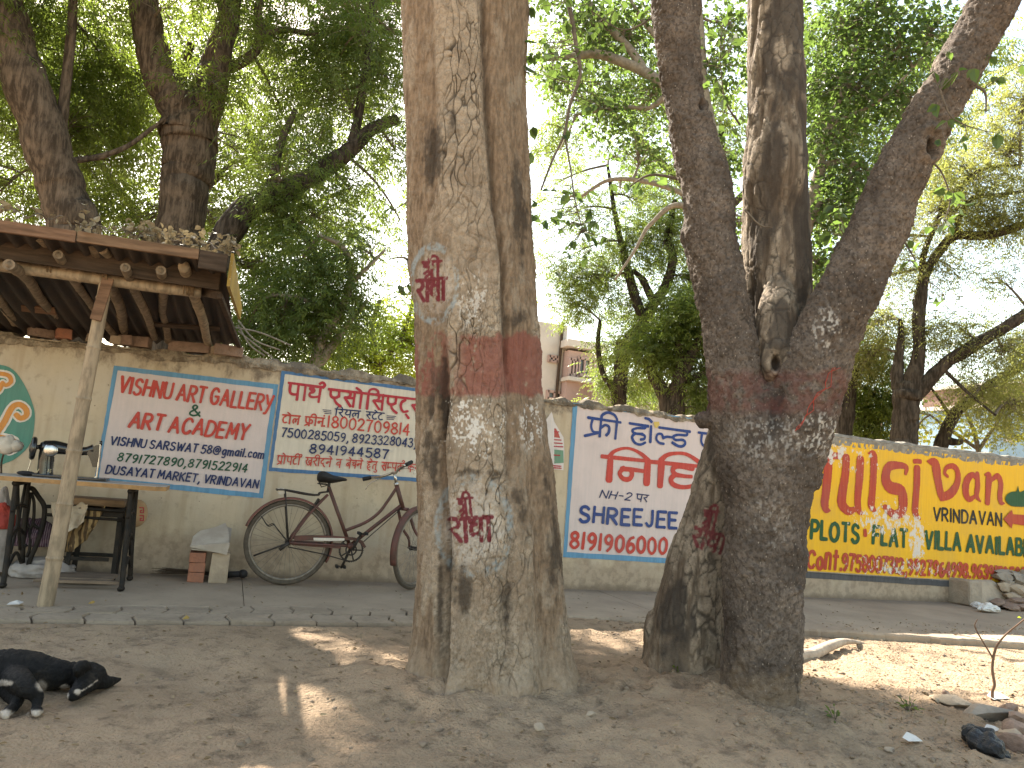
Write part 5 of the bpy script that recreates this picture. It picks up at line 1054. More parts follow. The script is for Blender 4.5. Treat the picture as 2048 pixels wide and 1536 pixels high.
# ---- crowns of the three big trees, above the picture
def front_crown(t, B, tops, clumps, spec, seed, twigm=M_TWIG):
    Ls = []
    for l in tops: C, R = np.array([p[:3] for p in l], float), [p[3] for p in l]; Q = catmull(np.column_stack([C, R]), 6); mb = MB(); mb.tube(Q[:, :3], Q[:, 3], 14); mb.build('branch', twigm, t, t.location, True); Ls.append(Q[:, :3])
    crown('crown', t, clumps, B, Ls, spec, seed, M_TWIG)
A = np.array
tp = ctr[-1]; r_ = rd[-1]
front_crown(tree1, base, [[(*(tp-[0, 0, 0.4]), r_*0.95), (*(tp+[0.05, 0.2, 0.8]), r_*0.85), (*(tp+[-0.6, 0.4, 2.2]), 0.16), (*(tp+[-1.6, 0.5, 3.6]), 0.07)], [(*(tp+[0.05, 0.1, 0.3]), 0.22), (*(tp+[0.8, -0.2, 1.8]), 0.14), (*(tp+[1.6, -0.8, 3.2]), 0.06)], [(*(tp+[0, 0.1, 0.5]), 0.2), (*(tp+[0.1, -1.0, 2.0]), 0.12), (*(tp+[-0.4, -2.2, 3.2]), 0.05)]],
    [(tp+A([-1.4, 0.4, 3.4]), 0, 1.3, 0, 45), (tp+A([1.3, -0.6, 3.2]), 0, 1.3, 0, 40), (tp+A([-0.3, -2, 3.2]), 0, 1.3, 0, 35), (tp+A([0, 1.4, 3.6]), 0, 1.3, 0, 35)], dict(OVAL, ll=0.11, lw=0.07), 1313, M_TWIGP)
eL, eR = C2L[-1], C2R[-1]
front_crown(tree2, B2, [[(*(eL-(C2L[-1]-C2L[-12])*0.3), R2L[-1]), (*(eL+[-0.3, 0.1, 0.7]), 0.09), (*(eL+[-0.9, -0.3, 1.7]), 0.05)], [(*(eR-(C2R[-1]-C2R[-12])*0.3), R2R[-1]), (*(eR+[0.6, 0.1, 0.8]), 0.08), (*(eR+[1.3, -0.4, 1.6]), 0.04)]],
    [(eL+A([-0.7, -0.3, 1.5]), 0, 1.1, 0, 34), (eR+A([1.0, -0.3, 1.3]), 0, 1.2, 0, 40), (eR+A([0.2, 0.6, 1.7]), 0, 1.0, 0, 24), (eL+A([0.6, 0.6, 1.8]), 0, 1.0, 0, 24)], dict(OVAL, ll=0.09, lw=0.06), 1414)
# sprays of leaves that hang into view
rng = np.random.default_rng(77); mb = MB(); VV = []; RR = []
def spray(pts, P, r0, leaves, ll, lw, dy=0.0, per=2):
    C, _ = limb([(x, y, 1) for x, y in pts], P, [dy]*len(pts)); mb.tube(C, np.linspace(r0, r0*0.35, len(C)), 6)
    for x, y, n, sp in leaves:
        c = facing((x, y), P); c = CAMPOS+(c-CAMPOS)*(1+dy/np.linalg.norm(c-CAMPOS)); K = c+rng.normal(0, sp, (n, 3)); 
        for q in K: j = np.argmin(np.linalg.norm(C-q, axis=1)); twig(mb, C[j], q, 0.0025, 0.0012, rng, 0.02, 4)
        K = np.repeat(K, per, 0); v, r = blades(K, rng.normal(0, 1, (len(K), 3))*[1, 1, 0.6]-[0, 0, 0.5], ll, lw, rng, 0.3); VV.append(v); RR.append(r)
spray([(1120, -60), (1140, 20), (1152, 90), (1160, 150), (1140, 210), (1128, 270), (1105, 320), (1082, 380)], base, 0.014, [(1075, 60, 8, 0.06), (1090, 110, 7, 0.06), (1060, 130, 3, 0.04), (1160, 40, 7, 0.06), (1120, 160, 5, 0.06), (1190, 210, 6, 0.05), (1100, 270, 4, 0.06), (1175, 120, 5, 0.05)], 0.062, 0.042)
spray([(1128, 265), (1140, 330), (1150, 400), (1165, 460)], base, 0.006, [(1155, 400, 8, 0.05), (1190, 455, 7, 0.05), (1130, 470, 6, 0.06), (1090, 430, 6, 0.05), (1170, 500, 4, 0.05)], 0.055, 0.038)
spray([(822, 400), (800, 412), (780, 424)], base, 0.004, [(792, 418, 4, 0.015)], 0.055, 0.028, per=1); spray([(830, 560), (805, 575), (792, 560)], base, 0.004, [(795, 565, 3, 0.02), (802, 590, 2, 0.01)], 0.05, 0.03, per=1)
spray([(1330, 20), (1250, 60), (1180, 20)], base, 0.006, [(1200, 40, 8, 0.07), (1260, 30, 8, 0.08)], 0.06, 0.04, 0.4)
leafmesh('foliage', VV, RR, mb, LF_OVAL, M_TWIG, tree1)
mb = MB(); VV = []; RR = []
spray([(1840, 310), (1880, 340), (1900, 400), (1885, 450)], B2, 0.006, [(1900, 400, 6, 0.05), (1880, 450, 5, 0.05)], 0.06, 0.04, 0.1)
spray([(1800, 470), (1830, 520), (1815, 520)], B2, 0.005, [(1815, 525, 3, 0.02), (1800, 500, 3, 0.03)], 0.06, 0.045, 0.05, 1); spray([(1850, 560), (1875, 575), (1890, 595)], B2, 0.003, [(1882, 592, 4, 0.02)], 0.06, 0.04, 0.05, 1)
spray([(1945, 170), (1970, 185), (1972, 225)], B2, 0.009, [(1990, 150, 4, 0.05)], 0.05, 0.035); spray([(1368, 360), (1300, 350), (1250, 380)], B2, 0.010, [(1320, 360, 4, 0.05), (1260, 380, 6, 0.06)], 0.06, 0.04, 0.1)
spray([(1490, 420), (1520, 450), (1545, 455)], B2, 0.006, [], 0.05, 0.03, -0.1); spray([(1640, 560), (1680, 540), (1700, 480)], B2, 0.006, [(1680, 520, 7, 0.07), (1650, 470, 7, 0.07), (1720, 440, 6, 0.07)], 0.065, 0.045, 0.3)
spray([(1480, 250), (1450, 200), (1440, 120)], B2, 0.007, [(1440, 150, 8, 0.07), (1450, 60, 8, 0.07), (1450, 230, 6, 0.06)], 0.065, 0.045, 0.35); spray([(1880, 180), (1900, 230), (1930, 250)], B2, 0.006, [(1880, 140, 8, 0.08), (1930, 240, 6, 0.06)], 0.06, 0.04, -0.25)
leafmesh('foliage', VV, RR, mb, LF_OVAL, M_TWIG, tree2)
# ------------------------------------------------------------------ bamboo lean-to
def bamboo_mat(name, c):
    N = NT(name); g = N.noise(1.0, 5, 0.6, N.map((30, 30, 6))); f = N.noise(9, 4)
    b = N.mix(N.step(g, 0.35, 0.68), c, tuple(x*0.55 for x in c)); b = N.mix(N.math('MULTIPLY', N.step(f, 0.5, 0.7), 0.5), b, tuple(x*0.4 for x in c))
    return N.finish(b, 0.7, N.bump(g, 0.004), spec=0.25)
M_BAM = bamboo_mat('dry_bamboo', (0.37, 0.28, 0.185)); M_BAMD = bamboo_mat('old_bamboo', (0.24, 0.178, 0.118))
def wood_mat(name, c):
    N = NT(name); g = N.noise(1.0, 6, 0.6, N.map((4, 40, 40))); b = N.mix(N.step(g, 0.3, 0.7), c, tuple(x*0.5 for x in c))
    b = N.mix(N.math('MULTIPLY', N.step(N.noise(6), 0.5, 0.7), 0.4), b, tuple(x*0.45 for x in c)); return N.finish(b, 0.85, N.bump(g, 0.004), spec=0.15)
M_WOOD = wood_mat('weathered_red_wood', (0.22, 0.125, 0.075)); M_WOODD = wood_mat('dark_old_wood', (0.085, 0.058, 0.04)); M_WOODL = wood_mat('worn_plank', (0.24, 0.145, 0.085))
M_SHEET = simple('rusty_dark_sheet', (0.045, 0.038, 0.034), 0.9, 0.4, 8, 0.003, c2=(0.06, 0.043, 0.032)); M_ROPE = simple('coir_rope', (0.20, 0.13, 0.07), 0.95, 0.4, 60)
def bamboo(mb, a, b, r0, r1, seed, hollow=True, bend=0.02, gap=0.33):
    rr = random.Random(seed); a = np.array(a, float); b = np.array(b, float); L = np.linalg.norm(b-a); n = max(8, int(L/0.03)); off = np.array([rr.uniform(-1, 1), rr.uniform(-1, 1), rr.uniform(-1, 1)])*bend
    t = np.linspace(0, 1, n); P = a+(b-a)*t[:, None]+off*np.sin(math.pi*t)[:, None]+0.35*off[::-1]*np.sin(2.7*math.pi*t)[:, None]
    nodes = np.arange(rr.uniform(0.08, gap), L, gap)
    tt = np.concatenate([t]+[np.array([k-0.012, k-0.004, k, k+0.004, k+0.012])/L for k in nodes]); tt = np.unique(np.clip(tt, 0, 1))
    P = np.stack([np.interp(tt, t, P[:, i]) for i in range(3)], 1); R = r0+(r1-r0)*tt
    for k in nodes: R = R*(1+0.11*np.exp(-((tt*L-k)/0.006)**2)-0.02*np.exp(-((tt*L-k-0.03)/0.02)**2))
    mb.tube(P, R, 14, cap=not hollow)
    if hollow:                                                         # open end: inner wall and floor of the cane
        T = (P[1]-P[0])/np.linalg.norm(P[1]-P[0]); mb.tube([P[0], P[0]+T*0.001], [R[0], R[0]*0.62], 14, cap=False); mb.tube([P[0]+T*0.001, P[0]+T*0.10], [R[0]*0.62, R[0]*0.55], 14, cap=True); mb.tube([P[-2], P[-1]], [R[-1]*1.0, R[-1]], 14, cap=True)
    return P
c1 = lambda x, y: (x/3.413, 400+y/3.413)
post_b = atZ((90, 1212), 0.0); PY = post_b[1]
shed = root('bamboo_shelter', (post_b[0], post_b[1], 0), 'tattered lean-to roof of bamboo rafters and dark sheet propped on a slanting pole', 'shelter'); SO = shed.location
mb = MB(); bamboo(mb, post_b-[0, 0, 0.03], atY((214, 548), PY), 0.044, 0.036, 5, False, 0.008, 0.31); mb.build('post', M_BAM, shed, SO, True)
mb = MB(); a, b_ = atY((191, 640), PY-0.045), atY((217, 556), PY-0.045); mb.bar(a, b_, 0.062, 0.018, (0, 1, 0), 0, 0.003); o = mb.build('splint', M_WOOD, shed, SO)
BY = PY-0.01
mb = MB(); bamboo(mb, atY((-190, 496), BY), atY((404, 583), BY), 0.040, 0.036, 8, False, 0.02, 0.5); mb.build('beam', M_BAM, shed, SO, True)
FR = [((275, 255), (600, 850), .030), ((395, 372), (775, 915), .027), ((648, 310), (860, 905), .036), ((700, 340), (990, 885), .026), ((855, 460), (1062, 945), .028), ((1098, 480), (1140, 962), .029), ((1255, 452), (1425, 985), .034), ((60, 440), (400, 858), .031), ((-180, 380), (130, 842), .03), ((-270, 400), (90, 846), .026), ((-420, 380), (-60, 830), .03)]
for k, (f, bk, r) in enumerate(FR):
    mb = MB(); A_ = atY(c1(*f), PY-0.20); B_ = atY(c1(*bk), 0.03); bamboo(mb, A_, B_, r, r*0.85, 20+k, k != 6, 0.035, 0.38); mb.build('rafter', M_BAMD if k % 3 else M_BAM, shed, SO, True)
# corrugated sheet over the rafters
F0, F1 = atY((-330, 410), PY-0.30), atY((452, 520), PY-0.30); K0 = np.array([F0[0]+0.1, 0.36, 1.68]); K1 = atY((474, 690), 0.24)
nu, nv_ = 220, 14; V = []
for i in range(nu):
    s_ = i/(nu-1); w = 0.016*math.sin(s_*nu*0.62)
    for j in range(nv_):
        t = j/(nv_-1); p = (F0*(1-s_)+F1*s_)*(1-t)+(K0*(1-s_)+K1*s_)*t; V.append((p[0], p[1], p[2]+w-0.03*math.sin(math.pi*t)*(1+0.5*math.sin(s_*9))))
fastmesh('roof_sheet', np.array(V), [(i*nv_+j, (i+1)*nv_+j, (i+1)*nv_+j+1, i*nv_+j+1) for i in range(nu-1) for j in range(nv_-1)], M_SHEET, shed, SO, True)
fy = PY-0.335
mb = MB(); mb.bar(atY((-330, 405), fy), atY((152, 474), fy), 0.026, 0.066, (0, 0, 1), 0, 0.004); mb.build('fascia_board', M_WOOD, shed, SO)
mb = MB(); mb.bar(atY((155, 473), fy+0.004), atY((398, 509), fy+0.004), 0.026, 0.062, (0, 0, 1), 0, 0.004); mb.build('fascia_board', M_WOODL, shed, SO)
mb = MB(); mb.bar(atY((398, 518), fy+0.005), atY((454, 528), fy+0.005), 0.028, 0.11, (0, 0, 1), 0, 0.005); mb.build('fascia_board', M_WOODD, shed, SO)
mb = MB(); mb.bar(atY((-330, 446), PY-0.10), atY((440, 560), PY-0.10), 0.02, 0.13, (0, 0, 1), 0, 0.004); mb.build('fascia_board', M_WOODD, shed, SO)
mb = MB(); e0 = atY((458, 535), fy+0.02); mb.prism([e0+[0, 0, 0.09], atY((474, 668), 0.1)+[0.0, -0.55, 0.12], atY((474, 668), 0.1)+[0.0, -0.6, 0.02], e0+[0, 0.02, -0.11]], (0.018, 0, 0)); mb.build('side_board', paint('flaking_ochre_paint', (0.42, 0.27, 0.05), 0.35, wear=0.08), shed, SO)
mb = MB(); mb.bar(atY((440, 592), PY-0.15), atY((479, 694), 0.0), 0.03, 0.03, (0, 0, 1), 0, 0.004); mb.build('side_batten', M_WOODD, shed, SO)
mb = MB(); mb.bar(atY((404, 584), PY+0.05), atY((440, 592), PY-0.1), 0.02, 0.05, (0, 0, 1), 0, 0.003); mb.build('side_batten', M_WOODD, shed, SO)
for (p, q, w) in (((560, 640), (1410, 800), 0.07), ((1050, 850), (1500, 880), 0.05), ((100, 730), (380, 760), 0.09), ((-400, 560), (600, 700), 0.05)):
    mb = MB(); mb.bar(atY(c1(*p), -0.42), atY(c1(*q), -0.42), w, 0.014, (0, 0.35, 1), 0, 0.003); mb.build('roof_batten', M_WOOD if w > 0.06 else M_WOODD, shed, SO)
for (x, y, Y, r, n) in ((1300, 600, BY, 0.047, 9), (735, 520, BY, 0.05, 4), (355, 455, BY, 0.045, 3)):
    q = atY(c1(x, y), Y); mb = MB()
    for k in range(n): mb.ring(q+[0.006*(k-n/2), 0, 0.002*(k % 3)], r+0.003*(k % 2), 0.004, (1, 0.1*(k % 3-1), 0.25*(k % 2)-0.1), 20, 6)
    mb.build('rope_lashing', M_ROPE, shed, SO, True)
rng = np.random.default_rng(5); mb = MB(); VV = []; RR = []
for (x0, x1, y0, y1, n) in ((160, 300, 452, 478, 26), (280, 430, 470, 492, 34), (0, 120, 428, 440, 8), (400, 470, 490, 505, 14)):
    for k in range(n):
        t = rng.uniform(); p = (x0+(x1-x0)*t, y0+(y1-y0)*t-rng.uniform(-6, 16)*1.5); q = atY(p, fy+rng.uniform(0, 0.3)); C_ = np.repeat([q], 4, 0)+rng.normal(0, 0.02, (4, 3)); v, r = blades(C_, rng.normal(0, 1, (4, 3)), 0.045, 0.034, rng, 0.4); VV.append(v); RR.append(r)
    P_ = [atY((x0+(x1-x0)*t, y0+(y1-y0)*t-4+5*math.sin(t*17)), fy+0.05+0.08*math.sin(t*9)) for t in np.linspace(-0.05, 1.05, 26)]; mb.tube(P_, 0.003, 5)
V = np.vstack(VV); cr_ = root('dry_creeper', tuple(atY((300, 480), fy)), 'withered pale creeper trailing along the top of the bamboo shelter', 'creeper')
fastmesh('leaves', V, np.arange(len(V)).reshape(-1, 4), LF_DRY, cr_, cr_.location, False, dict(rnd=np.concatenate(RR))); mb.build('stem', M_TWIG, cr_, cr_.location)
for k, l in enumerate(([(476, 640), (510, 680), (560, 700)], [(476, 650), (500, 690), (530, 712)], [(470, 655), (520, 665), (580, 690)], [(476, 662), (525, 700), (545, 715)])):
    mb = MB(); mb.tube(catmull([atY((x, y), 0.05+0.04*k) for x, y in l], 6), [0.007]*13, 6); tag(mb.build('dry_stick', M_TWIGP), 'thin dry stick poking out of the shelter end over the wall', 'stick', 'dry sticks at the shelter end')
# bricks and rubble lying on the wall under the roof
M_BRICK = simple('old_red_brick', (0.34, 0.145, 0.085), 0.92, 0.35, 20, 0.005, c2=(0.25, 0.12, 0.08)); M_STONE = simple('sandstone', (0.40, 0.315, 0.225), 0.9, 0.3, 7, 0.008, bscale=35, c2=(0.30, 0.235, 0.17)); M_STONEG = simple('grey_stone', (0.31, 0.265, 0.215), 0.92, 0.35, 9, 0.010, bscale=30, c2=(0.215, 0.18, 0.145)); M_STONER = simple('reddish_stone', (0.27, 0.185, 0.14), 0.95, 0.3, 14, 0.012, bscale=40, c2=(0.20, 0.14, 0.105))
def rock(name, c, size, m, seed, rotz=0.0, rough=0.22, flat=0.0, parent=None, sub=4):
    bm = bmesh.new(); bmesh.ops.create_icosphere(bm, subdivisions=sub, radius=1.0); P = np.array([v.co[:] for v in bm.verts]); rg = np.random.default_rng(seed)
    for k in range(13):                                                # chop facets
        n = unit(rg.normal(0, 1, 3)); d = rg.uniform(0.45, 0.8); s = P @ n-d; P = P-np.where(s > 0, s*0.92, 0)[:, None]*n
    P = P*(1+rough*0.5*fbm(P*2.2+seed, 3, seed)[:, None]); P *= np.array(size)/2/0.75; cr, sr = math.cos(rotz), math.sin(rotz); P = np.stack([P[:, 0]*cr-P[:, 1]*sr, P[:, 0]*sr+P[:, 1]*cr, P[:, 2]], 1)
    F = [[v.index for v in f.verts] for f in bm.faces]; bm.free(); mb = MB(); mb.add(P+np.array(c), F); o = mb.build(name, m, parent, tuple(c), auto=22); return o
for k, (x, y, s, m) in enumerate(((866, 990, (0.10, 0.11, 0.075), M_STONER), (960, 905, (0.17, 0.11, 0.08), M_STONER), (800, 950, (0.08, 0.1, 0.06), M_STONE), (1300, 970, (0.30, 0.12, 0.075), M_STONER), (1560, 1000, (0.22, 0.13, 0.08), M_STONER), (640, 855, (0.07, 0.1, 0.06), M_STONE), (445, 858, (0.10, 0.10, 0.07), M_BRICK), (290, 845, (0.16, 0.1, 0.06), M_STONER), (1500, 960, (0.12, 0.1, 0.06), M_STONE))):
    q = atY((x/3.413, 400+y/3.413), 0.02+0.04*(k % 2)); q[2] = float(wall_top(q[0]))-0.01+s[2]/2; _mb = MB(); _mb.box(q, s, Matrix.Rotation(0.1*k-0.3, 3, 'Z') @ Matrix.Rotation(0.06*(k % 3-1), 3, 'Y'), 0, 0.006, 0.005, k); tag(_mb.build('loose_brick', m, None, tuple(q)), 'broken brick lying on the wall top under the bamboo rafters', 'brick', 'rubble on the wall top')

# ------------------------------------------------------------------ sewing table
c2 = lambda x, y: (x/3.938, 840+y/3.938)                                # the zoom used to measure the tailor's corner
TY = -0.78; TB = -0.36
M_IRON = simple('black_cast_iron', (0.010, 0.009, 0.008), 0.6, 0.3, 14, 0.003, c2=(0.028, 0.021, 0.015), spec=0.2); M_LAM = simple('grey_laminate', (0.40, 0.37, 0.345), 0.4, 0.15, 6, 0.0006); M_EDGE = simple('raw_table_edge', (0.42, 0.24, 0.10), 0.7, 0.3, 20)
tl, tr = atY(c2(-150, 428), TY), atY(c2(1255, 562), TY); TZ = (tl[2]+tr[2])/2+0.014
sew = root('sewing_table', (float(tr[0])-0.6, TY+0.2, 0), 'treadle sewing table with grey top and black cast iron legs under the shelter', 'table'); SO = sew.location
x0_, x1_ = float(tl[0])-0.05, float(tr[0])+0.035
pol = [(x0_, TY), (x1_-0.06, TY), (x1_, TY+0.07), (x1_, TB-0.02), (x0_, TB-0.02)]
mb = MB(); mb.prism([(p[0], p[1], TZ-0.028) for p in pol], (0, 0, 0.028)); o = mb.build('tabletop', M_EDGE, sew, SO); mb = MB(); mb.prism([(p[0]*0.998+0.002*x1_, p[1]*0.998+0.002*TB, TZ+0.0005) for p in pol], (0, 0, 0.003)); mb.build('laminate', M_LAM, o, SO)
zf_ = TZ-0.03
def frame_side(xt, xb, nm):
    mb = MB()
    for yt, yb in ((TY+0.06, TY-0.01), (TB-0.05, TB+0.02)):
        mb.tube(catmull([(xt, yt, zf_), (xt+(xb-xt)*0.25, yt+(yb-yt)*0.1, zf_*0.72), (xt+(xb-xt)*0.7, yt+(yb-yt)*0.5, zf_*0.3), (xb, yb, 0.035), (xb-0.01, yb-0.02*(1 if yb < -0.5 else -1), 0.012)], 6), [0.0165]*25, 8); mb.ell((xb, yb, 0.018), 0.022, 0.034, 0.018)
    mb.tube([(xt, TY+0.03, zf_-0.012), (xt, TB-0.03, zf_-0.012)], 0.018, 8)
    for z, w in ((0.72, 0.10), (0.45, 0.2), (0.16, 0.34)): mb.tube(catmull([(xt+(xb-xt)*(1-z), TY+0.03, zf_*z), (xt+(xb-xt)*(1-z), (TY+TB)/2, zf_*z+w*0.25), (xt+(xb-xt)*(1-z), TB-0.03, zf_*z)], 6), 0.011, 6)
    for s in (-1, 1): mb.tube(catmull([(xt, (TY+TB)/2+s*0.10, zf_-0.02), (xt+(xb-xt)*.4, (TY+TB)/2+s*0.02, zf_*0.6), (xt+(xb-xt)*.7, (TY+TB)/2+s*0.12, zf_*0.3)], 6), 0.010, 6)
    mb.build('side_frame', M_IRON, sew, SO, True)
xr_t, xr_b = float(atY(c2(1045, 560), -0.6)[0]), float(atY(c2(985, 1290), -0.6)[0]); xl_t, xl_b = float(atY(c2(165, 490), -0.6)[0]), float(atY(c2(95, 1220), -0.6)[0])
frame_side(xr_t, xr_b, 'r'); frame_side(xl_t, xl_b, 'l')
mb = MB(); LY = TB-0.02
for l, r in (([(215, 545), (255, 540), (300, 600), (345, 670), (350, 740), (330, 850), (280, 1000), (240, 1090), (195, 1240)], .016), ([(345, 680), (420, 682)], .013), ([(350, 745), (420, 748)], .012), ([(240, 570), (225, 700), (210, 800), (235, 850), (262, 800), (268, 650), (245, 570)], .010), ([(215, 560), (195, 740), (175, 880), (180, 960), (210, 1000)], .012), ([(262, 820), (300, 850), (335, 840)], .010), ([(235, 850), (235, 1000), (210, 1080)], .010), ([(420, 682), (700, 700), (980, 720)], .012), ([(420, 750), (980, 790)], .010)):
    mb.tube(catmull([atY(c2(x, y), LY) for x, y in l], 6), r, 8)
mb.build('back_brace', M_IRON, sew, SO, True)
mb = MB(); a, b_ = atZ(c2(190, 1330), 0.045), atZ(c2(890, 1352), 0.045); a[1] = b_[1] = TY+0.05; a = a-[0.02, 0, 0]; mb.bar(a, b_, 0.05, 0.02, (0, 0, 1), 0, 0.004); mb.bar(a+[0.06, 0.22, 0], b_+[-0.06, 0.22, 0], 0.24, 0.014, (0, 0, 1), 0, 0.004); mb.build('treadle', wood_mat('dusty_wood', (0.26, 0.19, 0.135)), sew, SO)
# the machine
MY = -0.56; mach = root('sewing_machine', tuple(atY(c2(440, 445), MY)), 'glossy black sewing machine with silver medallion standing on the treadle table', 'machine'); MO = mach.location
N = NT('black_enamel'); M_ENAM = N.finish(N.mix(N.noise(30), (0.012, 0.012, 0.013), (0.02, 0.019, 0.018)), 0.18, spec=0.6); M_CHROME = simple('worn_chrome', (0.55, 0.53, 0.50), 0.25, 0.2, 30, 0.0005, metal=1.0)
mb = MB(); a, b_ = atY(c2(270, 452), MY), atY(c2(850, 478), MY); a[2] = b_[2] = TZ+0.014; mb.bar(a, b_, 0.17, 0.02, (0, 0, 1), 0, 0.006); mb.build('bed', M_ENAM, mach, MO)
def mpx(l): return [atY(c2(x, y), MY) for x, y in l]
mb = MB(); P_ = mpx([(355, 460), (356, 400), (362, 320), (372, 250), (395, 218)]); mb.tube(catmull(P_, 6), np.interp(np.linspace(0, 1, 25), [0, .15, .5, .8, 1], [0.070, 0.064, 0.060, 0.060, 0.045]), 20, flat=0.75)
P_ = mpx([(318, 205), (360, 212), (440, 216), (520, 228), (600, 242), (680, 245), (740, 232)]); mb.tube(catmull(P_, 6), np.interp(np.linspace(0, 1, 37), [0, .1, .3, .6, .8, 1], [0.026, 0.042, 0.048, 0.034, 0.028, 0.036]), 18)
mb.prism([q+np.array([0, -0.032, 0]) for q in mpx([(715, 225), (760, 200), (790, 195), (785, 290), (765, 372), (735, 370), (712, 300), (690, 265)])], (0, 0.064, 0)); o = mb.build('arm', M_ENAM, mach, MO, auto=40)
mb = MB(); q = atY(c2(262, 222), MY); mb.ring(q, 0.062, 0.017, (1, 0.25, 0), 40, 10); mb.ell(q, 0.022, 0.05, 0.05); [mb.tube([q, q+np.array([0.0, 0.055*math.cos(k*2.1), 0.055*math.sin(k*2.1)])], 0.009, 8) for k in range(3)]; mb.tube([q, atY(c2(320, 208), MY)], 0.014, 10); mb.build('hand_wheel', M_ENAM, mach, MO, True)
mb = MB(); q = atY(c2(398, 238), MY-0.052); mb.ell(q, 0.046, 0.014, 0.042); mb.build('medallion', M_CHROME, mach, MO, True)
mb = MB(); mb.bar(atY(c2(793, 192), MY), atY(c2(775, 375), MY), 0.008, 0.06, (0, 1, 0)); mb.tube(mpx([(772, 370), (757, 480)]), 0.006, 8); mb.tube(mpx([(757, 445), (750, 478)]), 0.011, 8); mb.build('needle_bar', M_CHROME, mach, MO)
for l, r in ((mpx([(795, 165), (795, 200)]), 0.009), (mpx([(455, 215), (455, 172)]), 0.012), (mpx([(390, 215), (388, 176)]), 0.02)): mb = MB(); mb.tube(l, r, 10); mb.build('tension_knob', M_ENAM, mach, MO, True)
mb = MB(); mb.tube(catmull(mpx([(620, 120), (650, 145), (620, 190), (600, 235)]), 6), 0.003, 6); mb.build('thread_guide', M_CHROME, mach, MO)
mb = MB(); q = atY(c2(600, 250), MY-0.03); mb.ell(q, 0.012, 0.008, 0.009); mb.build('stud', M_CHROME, mach, MO, True); mb = MB(); mb.tube(mpx([(430, 290), (412, 450)]), 0.004, 6); mb.build('rod', M_CHROME, mach, MO); mb = MB(); mb.tube(mpx([(250, 300), (215, 420)]), 0.003, 6); mb.build('rod', M_CHROME, mach, MO)
b = Brush(MY-0.053, 3); b.line('VENUS', (282, 411), (402, 414), 26, 4.5, 0.1, org=(0, 840), sc=3.938); b.build('lettering', simple('gilt_lettering', (0.50, 0.42, 0.25), 0.4), mach, MO)
M_CLD = simple('dark_cloth', (0.03, 0.027, 0.03), 0.9); mb = MB(); q = atY(c2(205, 420), -0.6); q[2] = TZ+0.02; mb.ell(q, 0.055, 0.04, 0.016, seg=14); mb.ell(q+[0.04, 0.01, -0.004], 0.03, 0.03, 0.012); tag(mb.build('cloth_scrap', M_CLD, None, tuple(q), True), 'small dark cloth scrap lying beside the hand wheel of the machine', 'cloth')
# stool behind the table
ST = TB+0.0; stool = root('stool', tuple(atZ(c2(700, 1230), 0.0)), 'low stool with worn wooden seat and black square legs behind the treadle table', 'stool'); QO = stool.location
sz = float(atY(c2(800, 650), -0.30)[2])
xa, xb = float(atY(c2(500, 700), -0.3)[0]), float(atY(c2(985, 700), -0.3)[0])
mb = MB(); mb.box(((xa+xb)/2, -0.22, sz), (xb-xa, 0.27, 0.05), None, 0, 0.012); mb.build('seat', wood_mat('worn_seat_wood', (0.27, 0.18, 0.11)), stool, QO)
mb = MB(); mb.box(((xa+xb)/2, -0.22, sz-0.065), (xb-xa-0.03, 0.25, 0.06), None, 0, 0.004); mb.build('apron', M_IRON, stool, QO)
for px_, yy in (((500, 1275), -0.345), ((880, 1310), -0.345), ((570, 1225), -0.10), ((905, 1240), -0.10)):
    g_ = atY(px_, yy) if False else atY(c2(*px_), yy); mb = MB(); top = np.array([np.clip(g_[0]+0.02, xa+0.02, xb-0.02), yy, sz-0.03]); mb.bar((g_[0], yy, 0.0), top, 0.032, 0.032, (0, 1, 0), 0, 0.003); mb.build('leg', M_IRON, stool, QO)
mb = MB(); mb.bar((xa+0.03, -0.345, 0.14), (xb-0.05, -0.345, 0.14), 0.02, 0.025, (0, 0, 1), 0, 0.002); mb.build('rung', M_IRON, stool, QO); mb = MB(); mb.bar((xa+0.05, -0.10, 0.14), (xb-0.05, -0.10, 0.14), 0.02, 0.025, (0, 0, 1), 0, 0.002); mb.build('rung', M_IRON, stool, QO)
